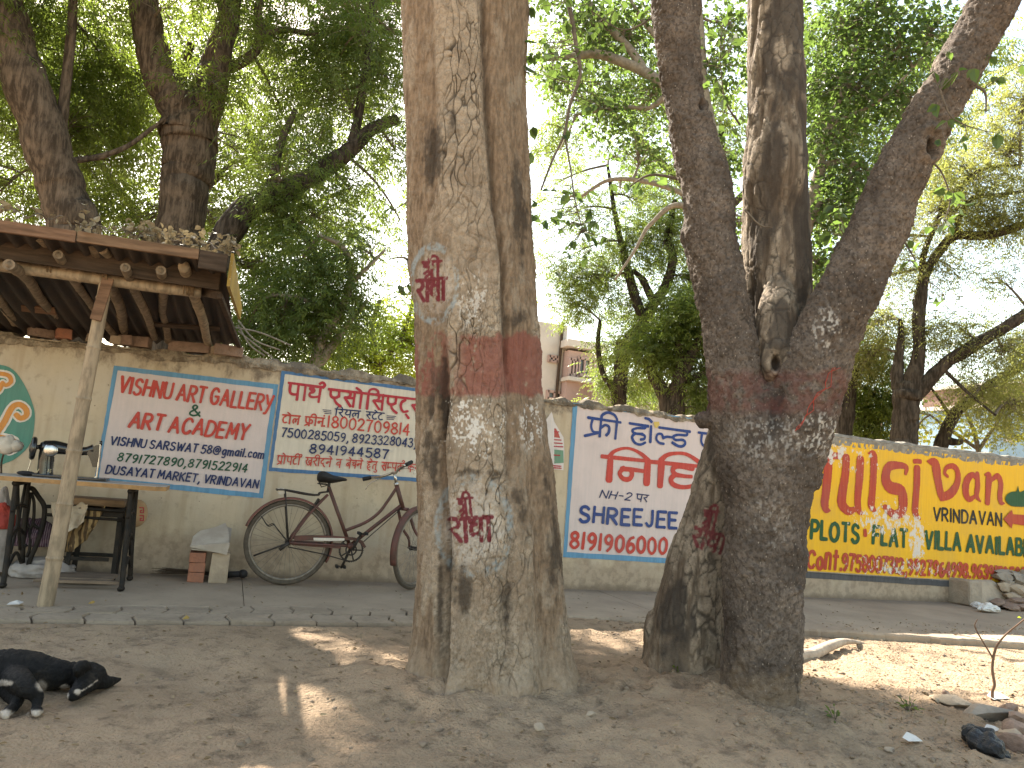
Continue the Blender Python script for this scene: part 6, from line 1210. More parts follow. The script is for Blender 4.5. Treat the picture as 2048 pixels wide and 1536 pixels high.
# cloths
def cloth_mat(name, c, c2_, scale=(8, 8, 8), pat=None):
    N = NT(name); f = N.noise(1.0, 4, 0.6, N.map(scale)); b = N.mix(N.step(f, 0.35, 0.65), c, c2_)
    if pat:
        w = N.n('ShaderNodeTexWave', {'Vector': N.map((1, 1, 1)), 'Scale': pat[0], 'Distortion': pat[1], 'Detail': 2.0, 'Detail Scale': 1.0}).outputs[1]; b = N.mix(N.step(w, 0.45, 0.6), b, pat[2])
    return N.finish(b, 0.95, N.bump(N.noise(150, 3), 0.0015), spec=0.08)
def drape(name, corners, m, seed, folds=7, amp=0.02, label=None, cat='cloth', sag=0.05, nu=46, nv2=34, thick=0.004):
    """hanging cloth: four corners (tl, tr, br, bl), pleats along its width"""
    a, b_, c, d = [np.array(q, float) for q in corners]; V = []; rg = np.random.default_rng(seed)
    for i in range(nu):
        s = i/(nu-1)
        for j in range(nv2):
            t = j/(nv2-1); p = (a*(1-s)+b_*s)*(1-t)+(d*(1-s)+c*s)*t; V.append(p-[0, 0, sag*4*s*(1-s)*(0.4+0.6*t)])
    V = np.array(V); S_ = np.repeat(np.linspace(0, 1, nu), nv2); T_ = np.tile(np.linspace(0, 1, nv2), nu)
    V[:, 1] -= amp*(0.35+0.65*T_)*np.sin(S_*folds*2*math.pi+2*T_*vnoise(np.stack([S_*3, T_*2, 0*S_+seed], 1), seed))+amp*0.8*fbm(np.stack([S_*4, T_*4, 0*S_+seed], 1), 3, seed)
    V[:, 2] += amp*0.8*fbm(np.stack([S_*5, T_*5, 0*S_+seed+3], 1), 2, seed+1)
    o = fastmesh(name, V, [(i*nv2+j, (i+1)*nv2+j, (i+1)*nv2+j+1, i*nv2+j+1) for i in range(nu-1) for j in range(nv2-1)], m, None, tuple(V.mean(0)), True)
    md = o.modifiers.new('t', 'SOLIDIFY'); md.thickness = thick; evaluated(o)
    if label: tag(o, label, cat)
    return o
CY = -0.375
M_CREAMC = cloth_mat('cream_cloth', (0.50, 0.42, 0.32), (0.38, 0.31, 0.23)); M_BROWNC = cloth_mat('printed_brown_cloth', (0.36, 0.25, 0.12), (0.26, 0.17, 0.08), pat=(9.0, 7.0, (0.085, 0.055, 0.03))); M_PURP = cloth_mat('purple_stripe_cloth', (0.085, 0.035, 0.055), (0.05, 0.025, 0.04), pat=(26.0, 2.0, (0.16, 0.12, 0.13)))
M_GREYC = cloth_mat('grey_white_cloth', (0.36, 0.32, 0.29), (0.25, 0.22, 0.2)); M_REDC = cloth_mat('red_cloth', (0.42, 0.07, 0.05), (0.30, 0.06, 0.05)); M_WHITEC = cloth_mat('off_white_cotton', (0.56, 0.50, 0.42), (0.42, 0.37, 0.3))
drape('hanging_cloth', [atY(c2(400, 640), CY-0.02), atY(c2(700, 650), CY-0.02), atY(c2(660, 800), CY-0.06), atY(c2(440, 850), CY-0.06)], M_CREAMC, 3, 2.2, 0.022, 'cream cloth bunched over the stool behind the bamboo pole')
drape('hanging_cloth', [atY(c2(470, 660), CY+0.012), atY(c2(830, 690), CY+0.012), atY(c2(720, 890), CY-0.01), atY(c2(465, 1040), CY-0.01)], M_BROWNC, 4, 3, 0.02, 'brown printed cloth with wavy pattern hanging from the stool')
bag = root('cloth_bag', tuple(atY(c2(1085, 800), -0.3)), 'small tan bag with red meander border beside the right table leg', 'bag')
mb = MB(); q = atY(c2(1075, 735), -0.26); mb.ell(q, 0.075, 0.06, 0.10, seg=20, rings=14); o = mb.build('sack', M_BROWNC if False else cloth_mat('tan_sack', (0.40, 0.27, 0.15), (0.32, 0.21, 0.12)), bag, bag.location, True)
bb = Brush(q[1]-0.058, 8); bb.px([(1100, 690), (1130, 690), (1130, 730), (1105, 730), (1105, 712), (1118, 712)], 7, False, org=(0, 840), sc=3.938); bb.px([(1100, 752), (1130, 752), (1130, 792), (1105, 792), (1105, 774), (1118, 774)], 7, False, org=(0, 840), sc=3.938); bb.build('meander_border', P_CRIM, bag, bag.location)
def heap(name, c, size, m, seed, label, cat='cloth', wr=0.25):
    bm = bmesh.new(); bmesh.ops.create_icosphere(bm, subdivisions=5, radius=1.0); P = np.array([v.co[:] for v in bm.verts]); F = [[v.index for v in f.verts] for f in bm.faces]; bm.free()
    P = P*(1+wr*fbm(P*1.7+seed, 3, seed)[:, None]+0.10*np.abs(fbm(P*[4, 4, 7]+seed, 3, seed+1))[:, None]); P[:, 2] = np.where(P[:, 2] < -0.45, -0.45, P[:, 2]); P *= size; mb = MB(); mb.add(P+np.array(c), F); return tag(mb.build(name, m, None, tuple(c), True), label, cat)
heap('cloth_pile', atY(c2(265, 920), -0.28), (0.15, 0.10, 0.13), M_PURP, 11, 'dark purple striped cloth bundle piled under the sewing table'); heap('cloth_pile', np.array([*atY(c2(330, 1150), -0.3)[:2], 0.045]), (0.20, 0.12, 0.09), M_GREYC, 12, 'crumpled greyish white cloth on the pavement under the sewing table')
heap('cloth_bundle', atY(c2(0, 790), -0.35), (0.085, 0.06, 0.12), M_REDC, 13, 'red cloth bundle at the left edge of the picture'); heap('cloth_bundle', atY(c2(-40, 1000), -0.3), (0.10, 0.10, 0.35), M_GREYC, 14, 'grey cloth sack standing beneath the red bundle at the left edge')
capr = root('cloth_cap', tuple(atY(c2(20, 430), -0.5)), 'off white cloth tied over a ball on a thin stick at the left edge', 'cover')  # cloth cap on a stick, not a light source
mb = MB(); q = atY(c2(45, 195), -0.5); mb.ell(q, 0.075, 0.06, 0.062, seg=26, rings=18); mb.ell(q+[0.055, 0, 0.0], 0.05, 0.05, 0.045); o = mb.build('cloth_cover', M_WHITEC, capr, capr.location, True)
V = get_co(o.data); V *= (1+0.10*fbm(V*22, 3, 5)+0.06*fbm(V*50, 2, 6))[:, None]; set_co(o.data, V); mb = MB(); mb.tube(catmull([q-[0, 0, 0.04], atY(c2(12, 330), -0.5), np.array([*atY(c2(10, 420), -0.5)[:2], TZ+0.003])], 5), 0.006, 6); mb.build('stick', M_WOODD, capr, capr.location)

# ------------------------------------------------------------------ brick stack, stone, sacking, broom
c4 = lambda x, y: (340+x/9.6, 1030+y/9.6)
gq = atZ(c4(500, 1300), 0.0); KY = float(gq[1])
for k, (yc, xc, s, lb) in enumerate(((1210, 490, 0.0, 'red brick on the pavement, bottom of the stack of three'), (1030, 510, 0.02, 'red brick in the middle of the stack of three'), (840, 530, -0.01, 'red brick on top of the stack of three, under the sacking'))):
    q = atY(c4(xc, yc), KY+0.05); mb = MB(); mb.box((q[0], KY+0.11, 0.036+0.072*k), (0.112, 0.22, 0.069), Matrix.Rotation(s, 3, 'Z'), 0, 0.006, 0.0025, k); tag(mb.build('brick', M_BRICK, None, (q[0], KY+0.11, 0.072*k)), lb, 'brick', 'bricks stacked by the wall')
sb_ = atY(c4(860, 1300), KY+0.01); mb = MB(); h_ = float(atY(c4(880, 720), KY+0.01)[2]); w_ = float(atY(c4(1045, 1000), KY)[0]-atY(c4(690, 1000), KY)[0]); mb.box((sb_[0]+0.015, KY+0.08, h_/2), (w_, 0.16, h_), Matrix.Rotation(0.03, 3, 'Z'), 0, 0.008, 0.002, 5); tag(mb.build('stone_block', M_STONE, None, (sb_[0], KY+0.08, 0)), 'upright tan stone block beside the three red bricks', 'block')
sk = [(395, 590), (1130, 545), (1180, 330), (1060, 215), (880, 280), (560, 350), (430, 450)]
mb = MB()
for lay, (pts, yo) in enumerate((([(380, 615), (1090, 765), (1150, 560), (1120, 540), (390, 590)], -0.035), ([(395, 600), (1120, 555), (1140, 420), (1105, 300), (1060, 215), (880, 285), (560, 355), (430, 450)], -0.02), ([(1080, 560), (1160, 520), (1185, 310), (1100, 290)], 0.05))):
    W = [atY(c4(*p), KY+yo+0.0) for p in pts]; W = [w+np.array([0, 0.22*max(0, (590-p[1])/380), 0]) for w, p in zip(W, pts)] if lay else W
    mb.prism(W, (0, 0.012, 0.006))
q = atY(c4(800, 580), KY); zt = q[2]; mb.box((q[0]-0.01, KY+0.10, h_+0.012), (0.25, 0.24, 0.012), Matrix.Rotation(0.06, 3, 'Y'), 0, 0.004)
tag(mb.build('sacking', cloth_mat('grey_sacking', (0.42, 0.365, 0.305), (0.34, 0.29, 0.24)), None, tuple(q)), 'folded stiff grey sacking laid over the bricks and stone block', 'sack')
br_ = root('broom', tuple(atZ(c4(700, 1180), 0.0)), 'dark twig broom lying along the wall behind the brick stack', 'broom'); mb = MB(); rr = random.Random(3)
for k in range(34):
    a = atY(c4(1000+rr.uniform(0, 60), 1160+rr.uniform(-25, 25)), -0.10); b_ = atY(c4(-330+rr.uniform(-60, 260), 1100+rr.uniform(-60, 90)), -0.07+rr.uniform(-0.04, 0.03)); a[2] = max(a[2], 0.02); b_[2] = max(b_[2], 0.008+rr.uniform(0, 0.05)); mb.tube([a, (a+b_)/2+[0, 0, 0.01], b_], [0.004, 0.003, 0.0015], 5)
mb.build('bristles', M_WOODD, br_, br_.location); mb = MB(); a = atY(c4(980, 1155), -0.10); b_ = atY(c4(1400, 1130), -0.12); mb.tube([a, b_], 0.024, 12); mb.ell(b_, 0.036, 0.03, 0.034); mb.build('handle', simple('black_binding', (0.025, 0.022, 0.022), 0.6), br_, br_.location, True)

# ------------------------------------------------------------------ bicycle
c5 = lambda x, y: (450+x/4.096, 880+y/4.096)
WY = -0.33
def bp(x, y, dy=0.0): return atY(c5(x, y), WY+dy)
M_BIKE = simple('worn_maroon_enamel', (0.115, 0.042, 0.032), 0.5, 0.35, 26, 0.0015, c2=(0.075, 0.04, 0.03), spec=0.35); M_TYRE = simple('dusty_tyre', (0.10, 0.08, 0.06), 0.85, 0.3, 30, 0.004); M_RIM = simple('dull_steel', (0.25, 0.215, 0.175), 0.5, 0.3, 30, 0.001, metal=0.6); M_SPOKE = simple('spoke_steel', (0.20, 0.175, 0.15), 0.5, metal=0.5); M_RUBBER = simple('black_rubber', (0.018, 0.017, 0.017), 0.65); M_BKMET = simple('blackened_steel', (0.05, 0.042, 0.036), 0.55, 0.3, 40, metal=0.4)
ctrR = bp(518, 815); rw = (np.linalg.norm(bp(525, 478)-bp(525, 1178))/2)-0.001; ctrR[2] = rw+0.003; rw_t = 0.019
bike = root('bicycle', (ctrR[0]+0.5, WY, 0), 'old maroon step-through bicycle with carrier leaning on the wall beside the cracked trunk', 'bicycle'); BO = bike.location
def wheel(name, c, ax, seed):
    w = root(name, tuple(c), '', ''); del w['label']; del w['category']; w.parent = bike; w.location = Vector(c)-Vector(BO); ux = np.array(Vector(ax).cross(Vector((0, 0, 1))))
    o = tuple(c); c = np.array(c, float)
    mb = MB(); mb.ring(c, rw-rw_t, rw_t, ax, 72, 10, flat=0.9); mb.build('tyre', M_TYRE, w, o, True); mb = MB(); mb.ring(c, rw-rw_t*2-0.002, 0.011, ax, 72, 8, flat=1.3); mb.build('rim', M_RIM, w, o, True)
    mb = MB(); a = np.array(Vector(ax).normalized()); mb.tube([c-a*0.045, c-a*0.03, c+a*0.03, c+a*0.045], [0.022, 0.016, 0.016, 0.022], 12); mb.tube([c-a*0.07, c+a*0.07], 0.007, 8); mb.build('hub', M_BKMET, w, o, True)
    mb = MB()
    for k in range(36):
        t = 2*math.pi*k/36; e = ux*math.cos(t)+np.array([0, 0, 1])*math.sin(t); s = (-1)**k; t2 = t+0.55*(1 if k % 4 < 2 else -1); h = ux*math.cos(t2)+np.array([0, 0, 1])*math.sin(t2); mb.tube([c+a*0.032*s+h*0.02, c+e*(rw-rw_t*2)], 0.0011, 4, cap=False)
    mb.build('spokes', M_SPOKE, w, o); return w
wheel('rear_wheel', ctrR, (0, 1, 0), 1)
STEER = rad(46); ctrF = bp(1556, 905); ctrF[2] = rw+0.003; axF = (-math.sin(STEER), math.cos(STEER), 0); fwd = np.array([math.cos(STEER), math.sin(STEER), 0])
wheel('front_wheel', ctrF, axF, 2)
bb_ = bp(1022, 865); st = bp(850, 385); hb = bp(1452, 540); ht = bp(1405, 365)
mb = MB(); mb.tube([bb_, st], 0.0145, 12); mb.tube([ht+(ht-hb)*0.05, hb-(ht-hb)*0.12], 0.018, 14); mb.tube([bb_, hb+(ht-hb)*0.05], 0.0145, 12); mb.tube(catmull([bp(990, 740), bp(1150, 675), bp(1260, 595), bp(1340, 490), bp(1400, 400)], 8), 0.0125, 12)
for s in (-1, 1):
    off = np.array([0, 0.055*s, 0]); mb.tube(catmull([st+[0, 0.02*s, -0.06], (st+ctrR)/2+off*0.9, ctrR+off], 6), 0.009, 8); mb.tube(catmull([bb_+[0, 0.03*s, 0], (bb_+ctrR)/2+off, ctrR+off], 6), 0.010, 8)
mb.tube([bb_-[0, 0.05, 0], bb_+[0, 0.05, 0]], 0.024, 14); mb.build('frame', M_BIKE, bike, BO, True)
mb = MB(); fc = hb-(ht-hb)*0.14; sd = np.array(axF); mb.tube([fc-sd*0.05, fc+sd*0.05], 0.014, 10)
for s in (-1, 1): mb.tube(catmull([fc+sd*0.05*s, fc+sd*0.055*s+(ctrF-fc)*0.5-fwd*0.01, ctrF+sd*0.055*s-fwd*0.03+[0, 0, 0.08], ctrF+sd*0.055*s], 6), [0.013]*6+[0.0115]*7+[0.009]*6, 10)
mb.build('fork', M_BIKE, bike, BO, True)
def guard(name, c, ax, a0, a1, m, lim=None):
    u = -np.array(Vector(ax).cross(Vector((0, 0, 1)))); V = []; n = 40; a = np.array(Vector(ax).normalized()); mb = MB(); prof = [(-0.030, -0.012), (-0.024, -0.003), (-0.012, 0.002), (0, 0.004), (0.012, 0.002), (0.024, -0.003), (0.030, -0.012)]
    for k in range(n):
        t = rad(a0+(a1-a0)*k/(n-1)); e = u*math.cos(t)+np.array([0, 0, 1])*math.sin(t)
        for p in prof: V.append(c+e*(rw+0.016+p[1])+a*p[0])
    F = [(k*7+j, (k+1)*7+j, (k+1)*7+j+1, k*7+j+1) for k in range(n-1) for j in range(6)]; mb.add(V, F); o = mb.build(name, m, bike, BO, True); md = o.modifiers.new('t', 'SOLIDIFY'); md.thickness = 0.002; evaluated(o); return o
M_GUARD = simple('rusty_red_mudguard', (0.17, 0.06, 0.045), 0.6, 0.4, 18, 0.002, c2=(0.11, 0.06, 0.045))
UPX = -np.array(Vector((0, 1, 0)).cross(Vector((0, 0, 1))))
sgn = 1 if UPX[0] > 0 else -1
guard('rear_mudguard', ctrR, (0, 1, 0), 162 if sgn > 0 else 18, -25 if sgn > 0 else 205, M_GUARD); 
uF = -np.array(Vector(axF).cross(Vector((0, 0, 1)))); sF = 1 if np.dot(uF, fwd) > 0 else -1
guard('front_mudguard', ctrF, axF, 200 if sF > 0 else -20, 40 if sF > 0 else 140, M_BIKE)
mb = MB(); mb.prism([p+np.array([0, -0.055, 0]) for p in (bp(560, 780), bp(700, 775), bp(880, 780), bp(1060, 795), bp(1120, 820), bp(1148, 870), bp(1130, 880), bp(1100, 840), bp(1040, 815), bp(900, 815), bp(700, 818), bp(565, 820))], (0, 0.028, 0)); mb.prism([p+np.array([0, -0.05, 0]) for p in (bp(545, 835), bp(700, 850), bp(940, 862), bp(945, 885), bp(700, 868), bp(545, 855))], (0, 0.02, 0)); o = mb.build('chain_guard', M_BIKE, bike, BO)
mb = MB(); mb.prism([p+np.array([0, -0.0565, 0]) for p in (bp(718, 795), bp(970, 798), bp(970, 817), bp(850, 822), bp(720, 815))], (0, 0.001, 0)); mb.build('white_label', P_WHITE, o, BO)
mb = MB(); cc = bp(1028, 895)+[0, -0.035, 0]; ck = root('crankset', tuple(cc), '', ''); del ck['label']; del ck['category']; ck.parent = bike; ck.location = Vector(cc)-Vector(BO); co_ = tuple(cc)
mb.ring(cc, 0.088, 0.006, (0, 1, 0), 48, 8)
for k in range(44): t = 2*math.pi*k/44; mb.box(cc+np.array([0.095*math.cos(t), 0, 0.095*math.sin(t)]), (0.006, 0.004, 0.006))
mb.ring(cc, 0.04, 0.006, (0, 1, 0), 32, 8); [mb.tube([cc, cc+np.array([0.088*math.cos(k*1.2566), 0, 0.088*math.sin(k*1.2566)])], 0.006, 6) for k in range(5)]; mb.build('chainring', M_BKMET, ck, co_, True)
for (e, dy) in (((1105, 755), -0.05), ((955, 1050), 0.05)):
    mb = MB(); pe = bp(*e); pe[1] = cc[1]+dy; mb.tube([cc+[0, dy, 0], pe], [0.012, 0.009], 10); mb.build('crank', M_BKMET, ck, co_, True); mb = MB(); sg = -1 if dy < 0 else 1
    for s in (-1, 1): mb.box(pe+np.array([0.028*s, sg*0.05, 0.004]), (0.020, 0.085, 0.022), None, 0, 0.003)
    mb.tube([pe, pe+[0, sg*0.095, 0]], 0.006, 8); mb.build('pedal', M_RUBBER, ck, co_)
mb = MB(); mb.tube([ctrR+[0, -0.04, -0.032], bp(800, 930)+[0, -0.035, 0], cc+[0, 0, -0.092]], 0.005, 6); mb.tube([ctrR+[0, -0.04, 0.032], cc+[0, 0, 0.092]], 0.005, 6); mb.build('chain', M_BKMET, bike, BO)
mb = MB()
for s, pp in ((-1, [(755, 285), (770, 300), (830, 300), (900, 330), (960, 332), (1005, 325)]),):
    V = []; prof = [(0.0, .03), (0.12, .085), (0.3, .088), (0.5, .05), (0.75, .026), (1.0, .018)]
    A0, A1 = bp(752, 300), bp(1005, 322)
    for k, (t, w) in enumerate(prof):
        p = A0+(A1-A0)*t; zt = [0.0, 0.012, 0.008, -0.006, 0.0, -0.004][k]; dz = [0.06, 0.09, 0.085, 0.06, 0.034, 0.022][k]
        for j in range(12):
            a = 2*math.pi*j/12; V.append(p+np.array([0, w*math.cos(a), zt+dz*0.45*math.sin(a)*(1 if math.sin(a) > 0 else 1.3)]))
    mb.add(V, [(k*12+j, k*12+(j+1) % 12, (k+1)*12+(j+1) % 12, (k+1)*12+j) for k in range(5) for j in range(12)]+[tuple(range(12))[::-1], tuple(60+j for j in range(12))])
o = mb.build('saddle', M_RUBBER, bike, BO, True); o.modifiers.new('s', 'SUBSURF').levels = 2; o.modifiers['s'].render_levels = 2; evaluated(o)
mb = MB(); q = bp(800, 360); [mb.ring(q+np.array([0.02*k-0.02, 0.035*s, 0.0]), 0.016, 0.003, (0, 0.2, 1), 16, 6) for s in (-1, 1) for k in range(3)]; mb.tube([st-[0, 0, 0.04], st+[0, 0, 0.055]], 0.012, 10); mb.tube([bp(775, 345), bp(880, 350), bp(960, 335)], 0.005, 6); mb.tube([bp(765, 320)+[0, 0.05, 0], bp(790, 385), bp(860, 365)], 0.005, 6); mb.build('saddle_springs', M_BKMET, bike, BO, True)
mb = MB()
for s in (-1, 1): mb.tube(catmull([bp(418, 405)+[0, 0.055*s, 0], bp(500, 408)+[0, 0.055*s, 0], bp(740, 450)+[0, 0.05*s, 0], bp(780, 432)+[0, 0.035*s, 0], bp(845, 424)+[0, 0.015*s, 0]], 5), 0.0055, 7)
for x, y in ((425, 408), (500, 410), (600, 428), (690, 442)): mb.tube([bp(x, y)+[0, -0.06, 0], bp(x, y)+[0, 0.06, 0]], 0.005, 6)
mb.tube(catmull([bp(500, 415), bp(650, 445), bp(740, 455)], 4), 0.006, 6)
for s in (-1, 1): mb.tube([bp(490, 410)+[0, 0.06*s, 0], ctrR+[0, 0.065*s, 0.0]], 0.0055, 7)
for s in (-1, 1): mb.tube(catmull([bp(295, 620)+[0, 0.03*s, 0], bp(350, 700)+[0, 0.05*s, 0], bp(395, 690)+[0, 0.055*s, 0], bp(430, 730)+[0, 0.06*s, 0], ctrR+[0, 0.065*s, 0]], 5), 0.0042, 6)
mb.build('carrier', M_BKMET, bike, BO, True); mb = MB(); mb.box(bp(460, 420), (0.05, 0.10, 0.04), None, 0, 0.01, 0.004, 2); mb.build('rag', M_WHITEC, bike, BO)
mb = MB(); mb.tube([ctrR+[0, -0.07, 0], bp(230, 938)+[0, -0.08, 0]], 0.007, 8); mb.tube([ctrR+[0, -0.07, 0.0], bp(440, 890)+[0, -0.08, 0]], 0.013, 8); mb.build('stand_lever', M_BKMET, bike, BO, True)
mb = MB(); mb.tube([bp(770, 480), bp(700, 590)], 0.011, 8); mb.box(bp(705, 565), (0.03, 0.04, 0.03), None, 0, 0.005); mb.build('frame_lock', M_BKMET, bike, BO); mb = MB(); mb.tube(catmull([bp(1440, 560)+[0, -.025, 0], bp(1300, 680)+[0, -.03, 0], bp(1130, 830)+[0, -.03, 0]], 5), 0.004, 6); mb.build('brake_rod', M_BKMET, bike, BO)
hs_ = bp(1385, 270); mb = MB(); mb.tube([ht, hs_+[0, 0, 0.01]], 0.0125, 12); mb.tube([ht-(ht-hb)*0.04, ht+(ht-hb)*0.08], 0.021, 14)
gl = atY(c5(1195, 308), -0.09); gr = atY(c5(1480, 205), -0.56); glE = atY(c5(1128, 322), -0.07); grE = atY(c5(1530, 180), -0.50)
mb.tube(catmull([gl, atY(c5(1280, 300), -0.20), hs_+[0, 0.05, 0], hs_, hs_+[0, -0.06, 0.0], atY(c5(1420, 245), -0.47), gr], 6), 0.0105, 10); hbar = mb.build('handlebar', M_CHROME, bike, BO, True)
for a, b_ in ((gl, glE), (gr, grE)): mb = MB(); mb.tube([a, a+(b_-a)*0.3, b_-(b_-a)*0.1, b_], [0.015, 0.0165, 0.017, 0.015], 12); mb.build('grip', M_RUBBER, hbar, BO, True)
mb = MB(); mb.tube(catmull([atY(c5(1290, 305), -0.2), atY(c5(1230, 335), -0.16), atY(c5(1180, 360), -0.14), atY(c5(1152, 405), -0.13)], 5), 0.004, 6); mb.build('brake_lever', M_CHROME, hbar, BO, True); mb = MB(); mb.tube(catmull([atY(c5(1420, 245), -0.47), atY(c5(1500, 230), -0.52), atY(c5(1555, 245), -0.50), atY(c5(1548, 280), -0.50)], 5), 0.004, 6); mb.build('brake_lever', M_CHROME, hbar, BO, True)

# ------------------------------------------------------------------ poster on the wall
c6 = lambda x, y: (1050+x/3.413, 750+y/3.413)
ps = root('poster', tuple(atY(c6(220, 450), -0.004)), 'torn printed poster curling off the wall right of the cracked trunk', 'poster'); PO = ps.location
P_ = [(120, 340), (182, 250), (200, 320), (262, 425), (268, 520), (262, 650), (200, 645), (118, 640)]; mb = MB(); mb.add([atY(c6(*p), -0.005-(0.03 if p == (182, 250) else 0)) for p in P_], [tuple(range(len(P_)))]); o = mb.build('sheet', paint('poster_white', (0.62, 0.57, 0.54), 0.1), ps, PO); md = o.modifiers.new('t', 'SOLIDIFY'); md.thickness = 0.001; evaluated(o)
mb = MB(); mb.add([atY(c6(*p), -0.0075) for p in ((130, 560), (130, 500), (262, 515), (264, 600), (190, 605))], [(0, 1, 2, 3, 4)]); mb.build('green_band', paint('poster_green', (0.16, 0.30, 0.20), 0.3), ps, PO); mb = MB(); mb.add([atY(c6(*p), -0.0077) for p in ((160, 360), (212, 365), (230, 400), (240, 430), (160, 420))], [(0, 1, 2, 3, 4)]); mb.build('red_band', paint('poster_red', (0.42, 0.09, 0.07), 0.3), ps, PO)
b = Brush(-0.0085, 5)
for k, (y, x1) in enumerate(((385, 235), (440, 250), (462, 258), (485, 262), (545, 240), (618, 250), (632, 250))):
    for j in range(7): xx = 172+j*(x1-172)/7; b.px([(xx, y+0.06*(xx-172)), (xx+(x1-172)/7*0.6, y+0.06*(xx-165))], 8, False, org=(1050, 750), sc=3.413)
b.build('lettering', P_CRIM, ps, PO)

# ------------------------------------------------------------------ sleeping dog
c7 = lambda x, y: (x/4.096, 1200+y/4.096)
dref = atZ(c7(300, 620), 0.0); GZ0 = float(gz(dref[0:1], dref[1:2])[0])
def dp(x, y, h): return atZ(c7(x, y), GZ0+h)
mb = MB()
def chain(pts, n=6):
    Q = catmull([(*dp(x, y, h), r) for x, y, h, r in pts], n); mb.tube(Q[:, :3], Q[:, 3], 14)
    for q in (Q[0], Q[-1]): mb.ell(q[:3], q[3]*0.98, seg=12, rings=8)
chain([(-900, 590, .07, .06), (-700, 590, .075, .08), (-450, 600, .07, .068), (-200, 595, .072, .074), (50, 585, .076, .081), (230, 590, .074, .077), (380, 610, .066, .066), (480, 612, .065, .056), (590, 615, .058, .048)])
chain([(600, 615, .056, .048), (690, 622, .056, .054), (765, 632, .050, .050)])                          # skull
chain([(735, 645, .050, .048), (690, 695, .045, .038), (645, 742, .038, .030), (605, 776, .032, .025)])  # muzzle
chain([(610, 775, .030, .022), (592, 788, .030, .018)])
chain([(80, 610, .06, .05), (165, 668, .085, .042), (238, 732, .075, .032), (298, 782, .055, .024), (303, 835, .036, .0185), (296, 880, .022, .0165), (300, 910, .018, .018)])
chain([(50, 650, .035, .05), (90, 745, .03, .036), (135, 815, .026, .025), (125, 862, .022, .019), (88, 893, .02, .017), (48, 930, .018, .018)])
chain([(-760, 620, .10, .085), (-640, 700, .09, .06), (-600, 790, .07, .04), (-680, 850, .05, .028), (-620, 900, .03, .024), (-560, 930, .025, .024)]); chain([(-780, 650, .05, .07), (-700, 760, .045, .045), (-720, 840, .04, .03), (-700, 930, .028, .024)]); chain([(-950, 560, .06, .03), (-1150, 640, .03, .018), (-1300, 700, .02, .010)])
for (x, y, h, rx, ry, rz, rot) in ((280, 925, .016, .010, .018, .012, 0.2), (297, 930, .017, .010, .020, .013, 0.1), (314, 926, .017, .010, .020, .013, -.1), (330, 915, .016, .009, .016, .012, -.3), (24, 930, .016, .010, .018, .012, 0.3), (38, 945, .017, .010, .018, .013, 0.2), (56, 948, .017, .010, .018, .013, 0)): mb.ell(dp(x, y, h), rx, ry, rz, Matrix.Rotation(rot, 3, 'Z'))
# ears: one folded up, one lying out to the side
chain([(650, 600, .09, .018), (640, 568, .11, .020), (668, 540, .118, .022), (705, 545, .108, .018), (745, 565, .09, .009)]); chain([(790, 660, .040, .034), (860, 672, .028, .026), (925, 664, .024, .018), (985, 652, .022, .007)])
dog = remeshed('dog', mb, None, 0.0055, 6, None, tuple(dref[:2])+(GZ0,))
N = NT('short_black_fur'); g = N.noise(1.0, 4, 0.6, N.map((120, 40, 120))); w = N.attr('white'); b = N.mix(N.step(g, 0.3, 0.7), (0.0045, 0.004, 0.004), (0.012, 0.0105, 0.0095)); b = N.mix(w, b, N.mix(g, (0.50, 0.43, 0.36), (0.34, 0.27, 0.21))); b = N.mix(N.math('MULTIPLY', N.step(N.noise(11, 5, 0.7), 0.52, 0.75), 0.28), b, (0.10, 0.075, 0.05)); b = N.mix(N.attr('nose'), b, (0.006, 0.006, 0.006))
M_FUR = N.finish(b, 0.75, N.bump(g, 0.006, 1.0), spec=0.2); dog.data.materials.clear(); dog.data.materials.append(M_FUR); tag(dog, 'black dog with white paws and chest asleep on its side in the dust', 'dog')
V = get_co(dog.data)+np.array(dog.location); X, Y = (to_px(V)*[1, 1]).T; X = X*4.096; Y = (Y-1200)*4.096; n2 = fbm(V*40, 3, 4); ell = lambda cx_, cy_, rx, ry: np.hypot((X-cx_)/rx, (Y-cy_)/ry)+0.25*n2
wt = np.maximum.reduce([sstep(Y+24*n2, 885, 915)*(X > 200)*(X < 380), sstep(Y+24*n2+0.3*(60-X), 895, 925)*(X < 130), sstep(ell(340, 705, 48, 50), 1.2, 0.6)*0.8, sstep(ell(20, 680, 90, 26), 1.1, 0.8), sstep(ell(530, 715, 45, 22), 1.1, .8), sstep(ell(635, 755, 30, 26), 1.1, 0.7), sstep(ell(552, 785, 14, 30), 1.1, .7), sstep(seg_dist(np.stack([X, Y], 1), [np.array([(800., 655.), (720., 715.), (650., 755.)])]), 6, 2)])
Nn = get_no(dog.data); set_co(dog.data, V-np.array(dog.location)+Nn*(0.0025*fbm(V*[160, 70, 160], 2, 6)+0.002*fbm(V*60, 2, 7))[:, None]); set_attr(dog.data, 'white', wt); set_attr(dog.data, 'nose', sstep(ell(602, 788, 26, 24), 1.1, 0.8))

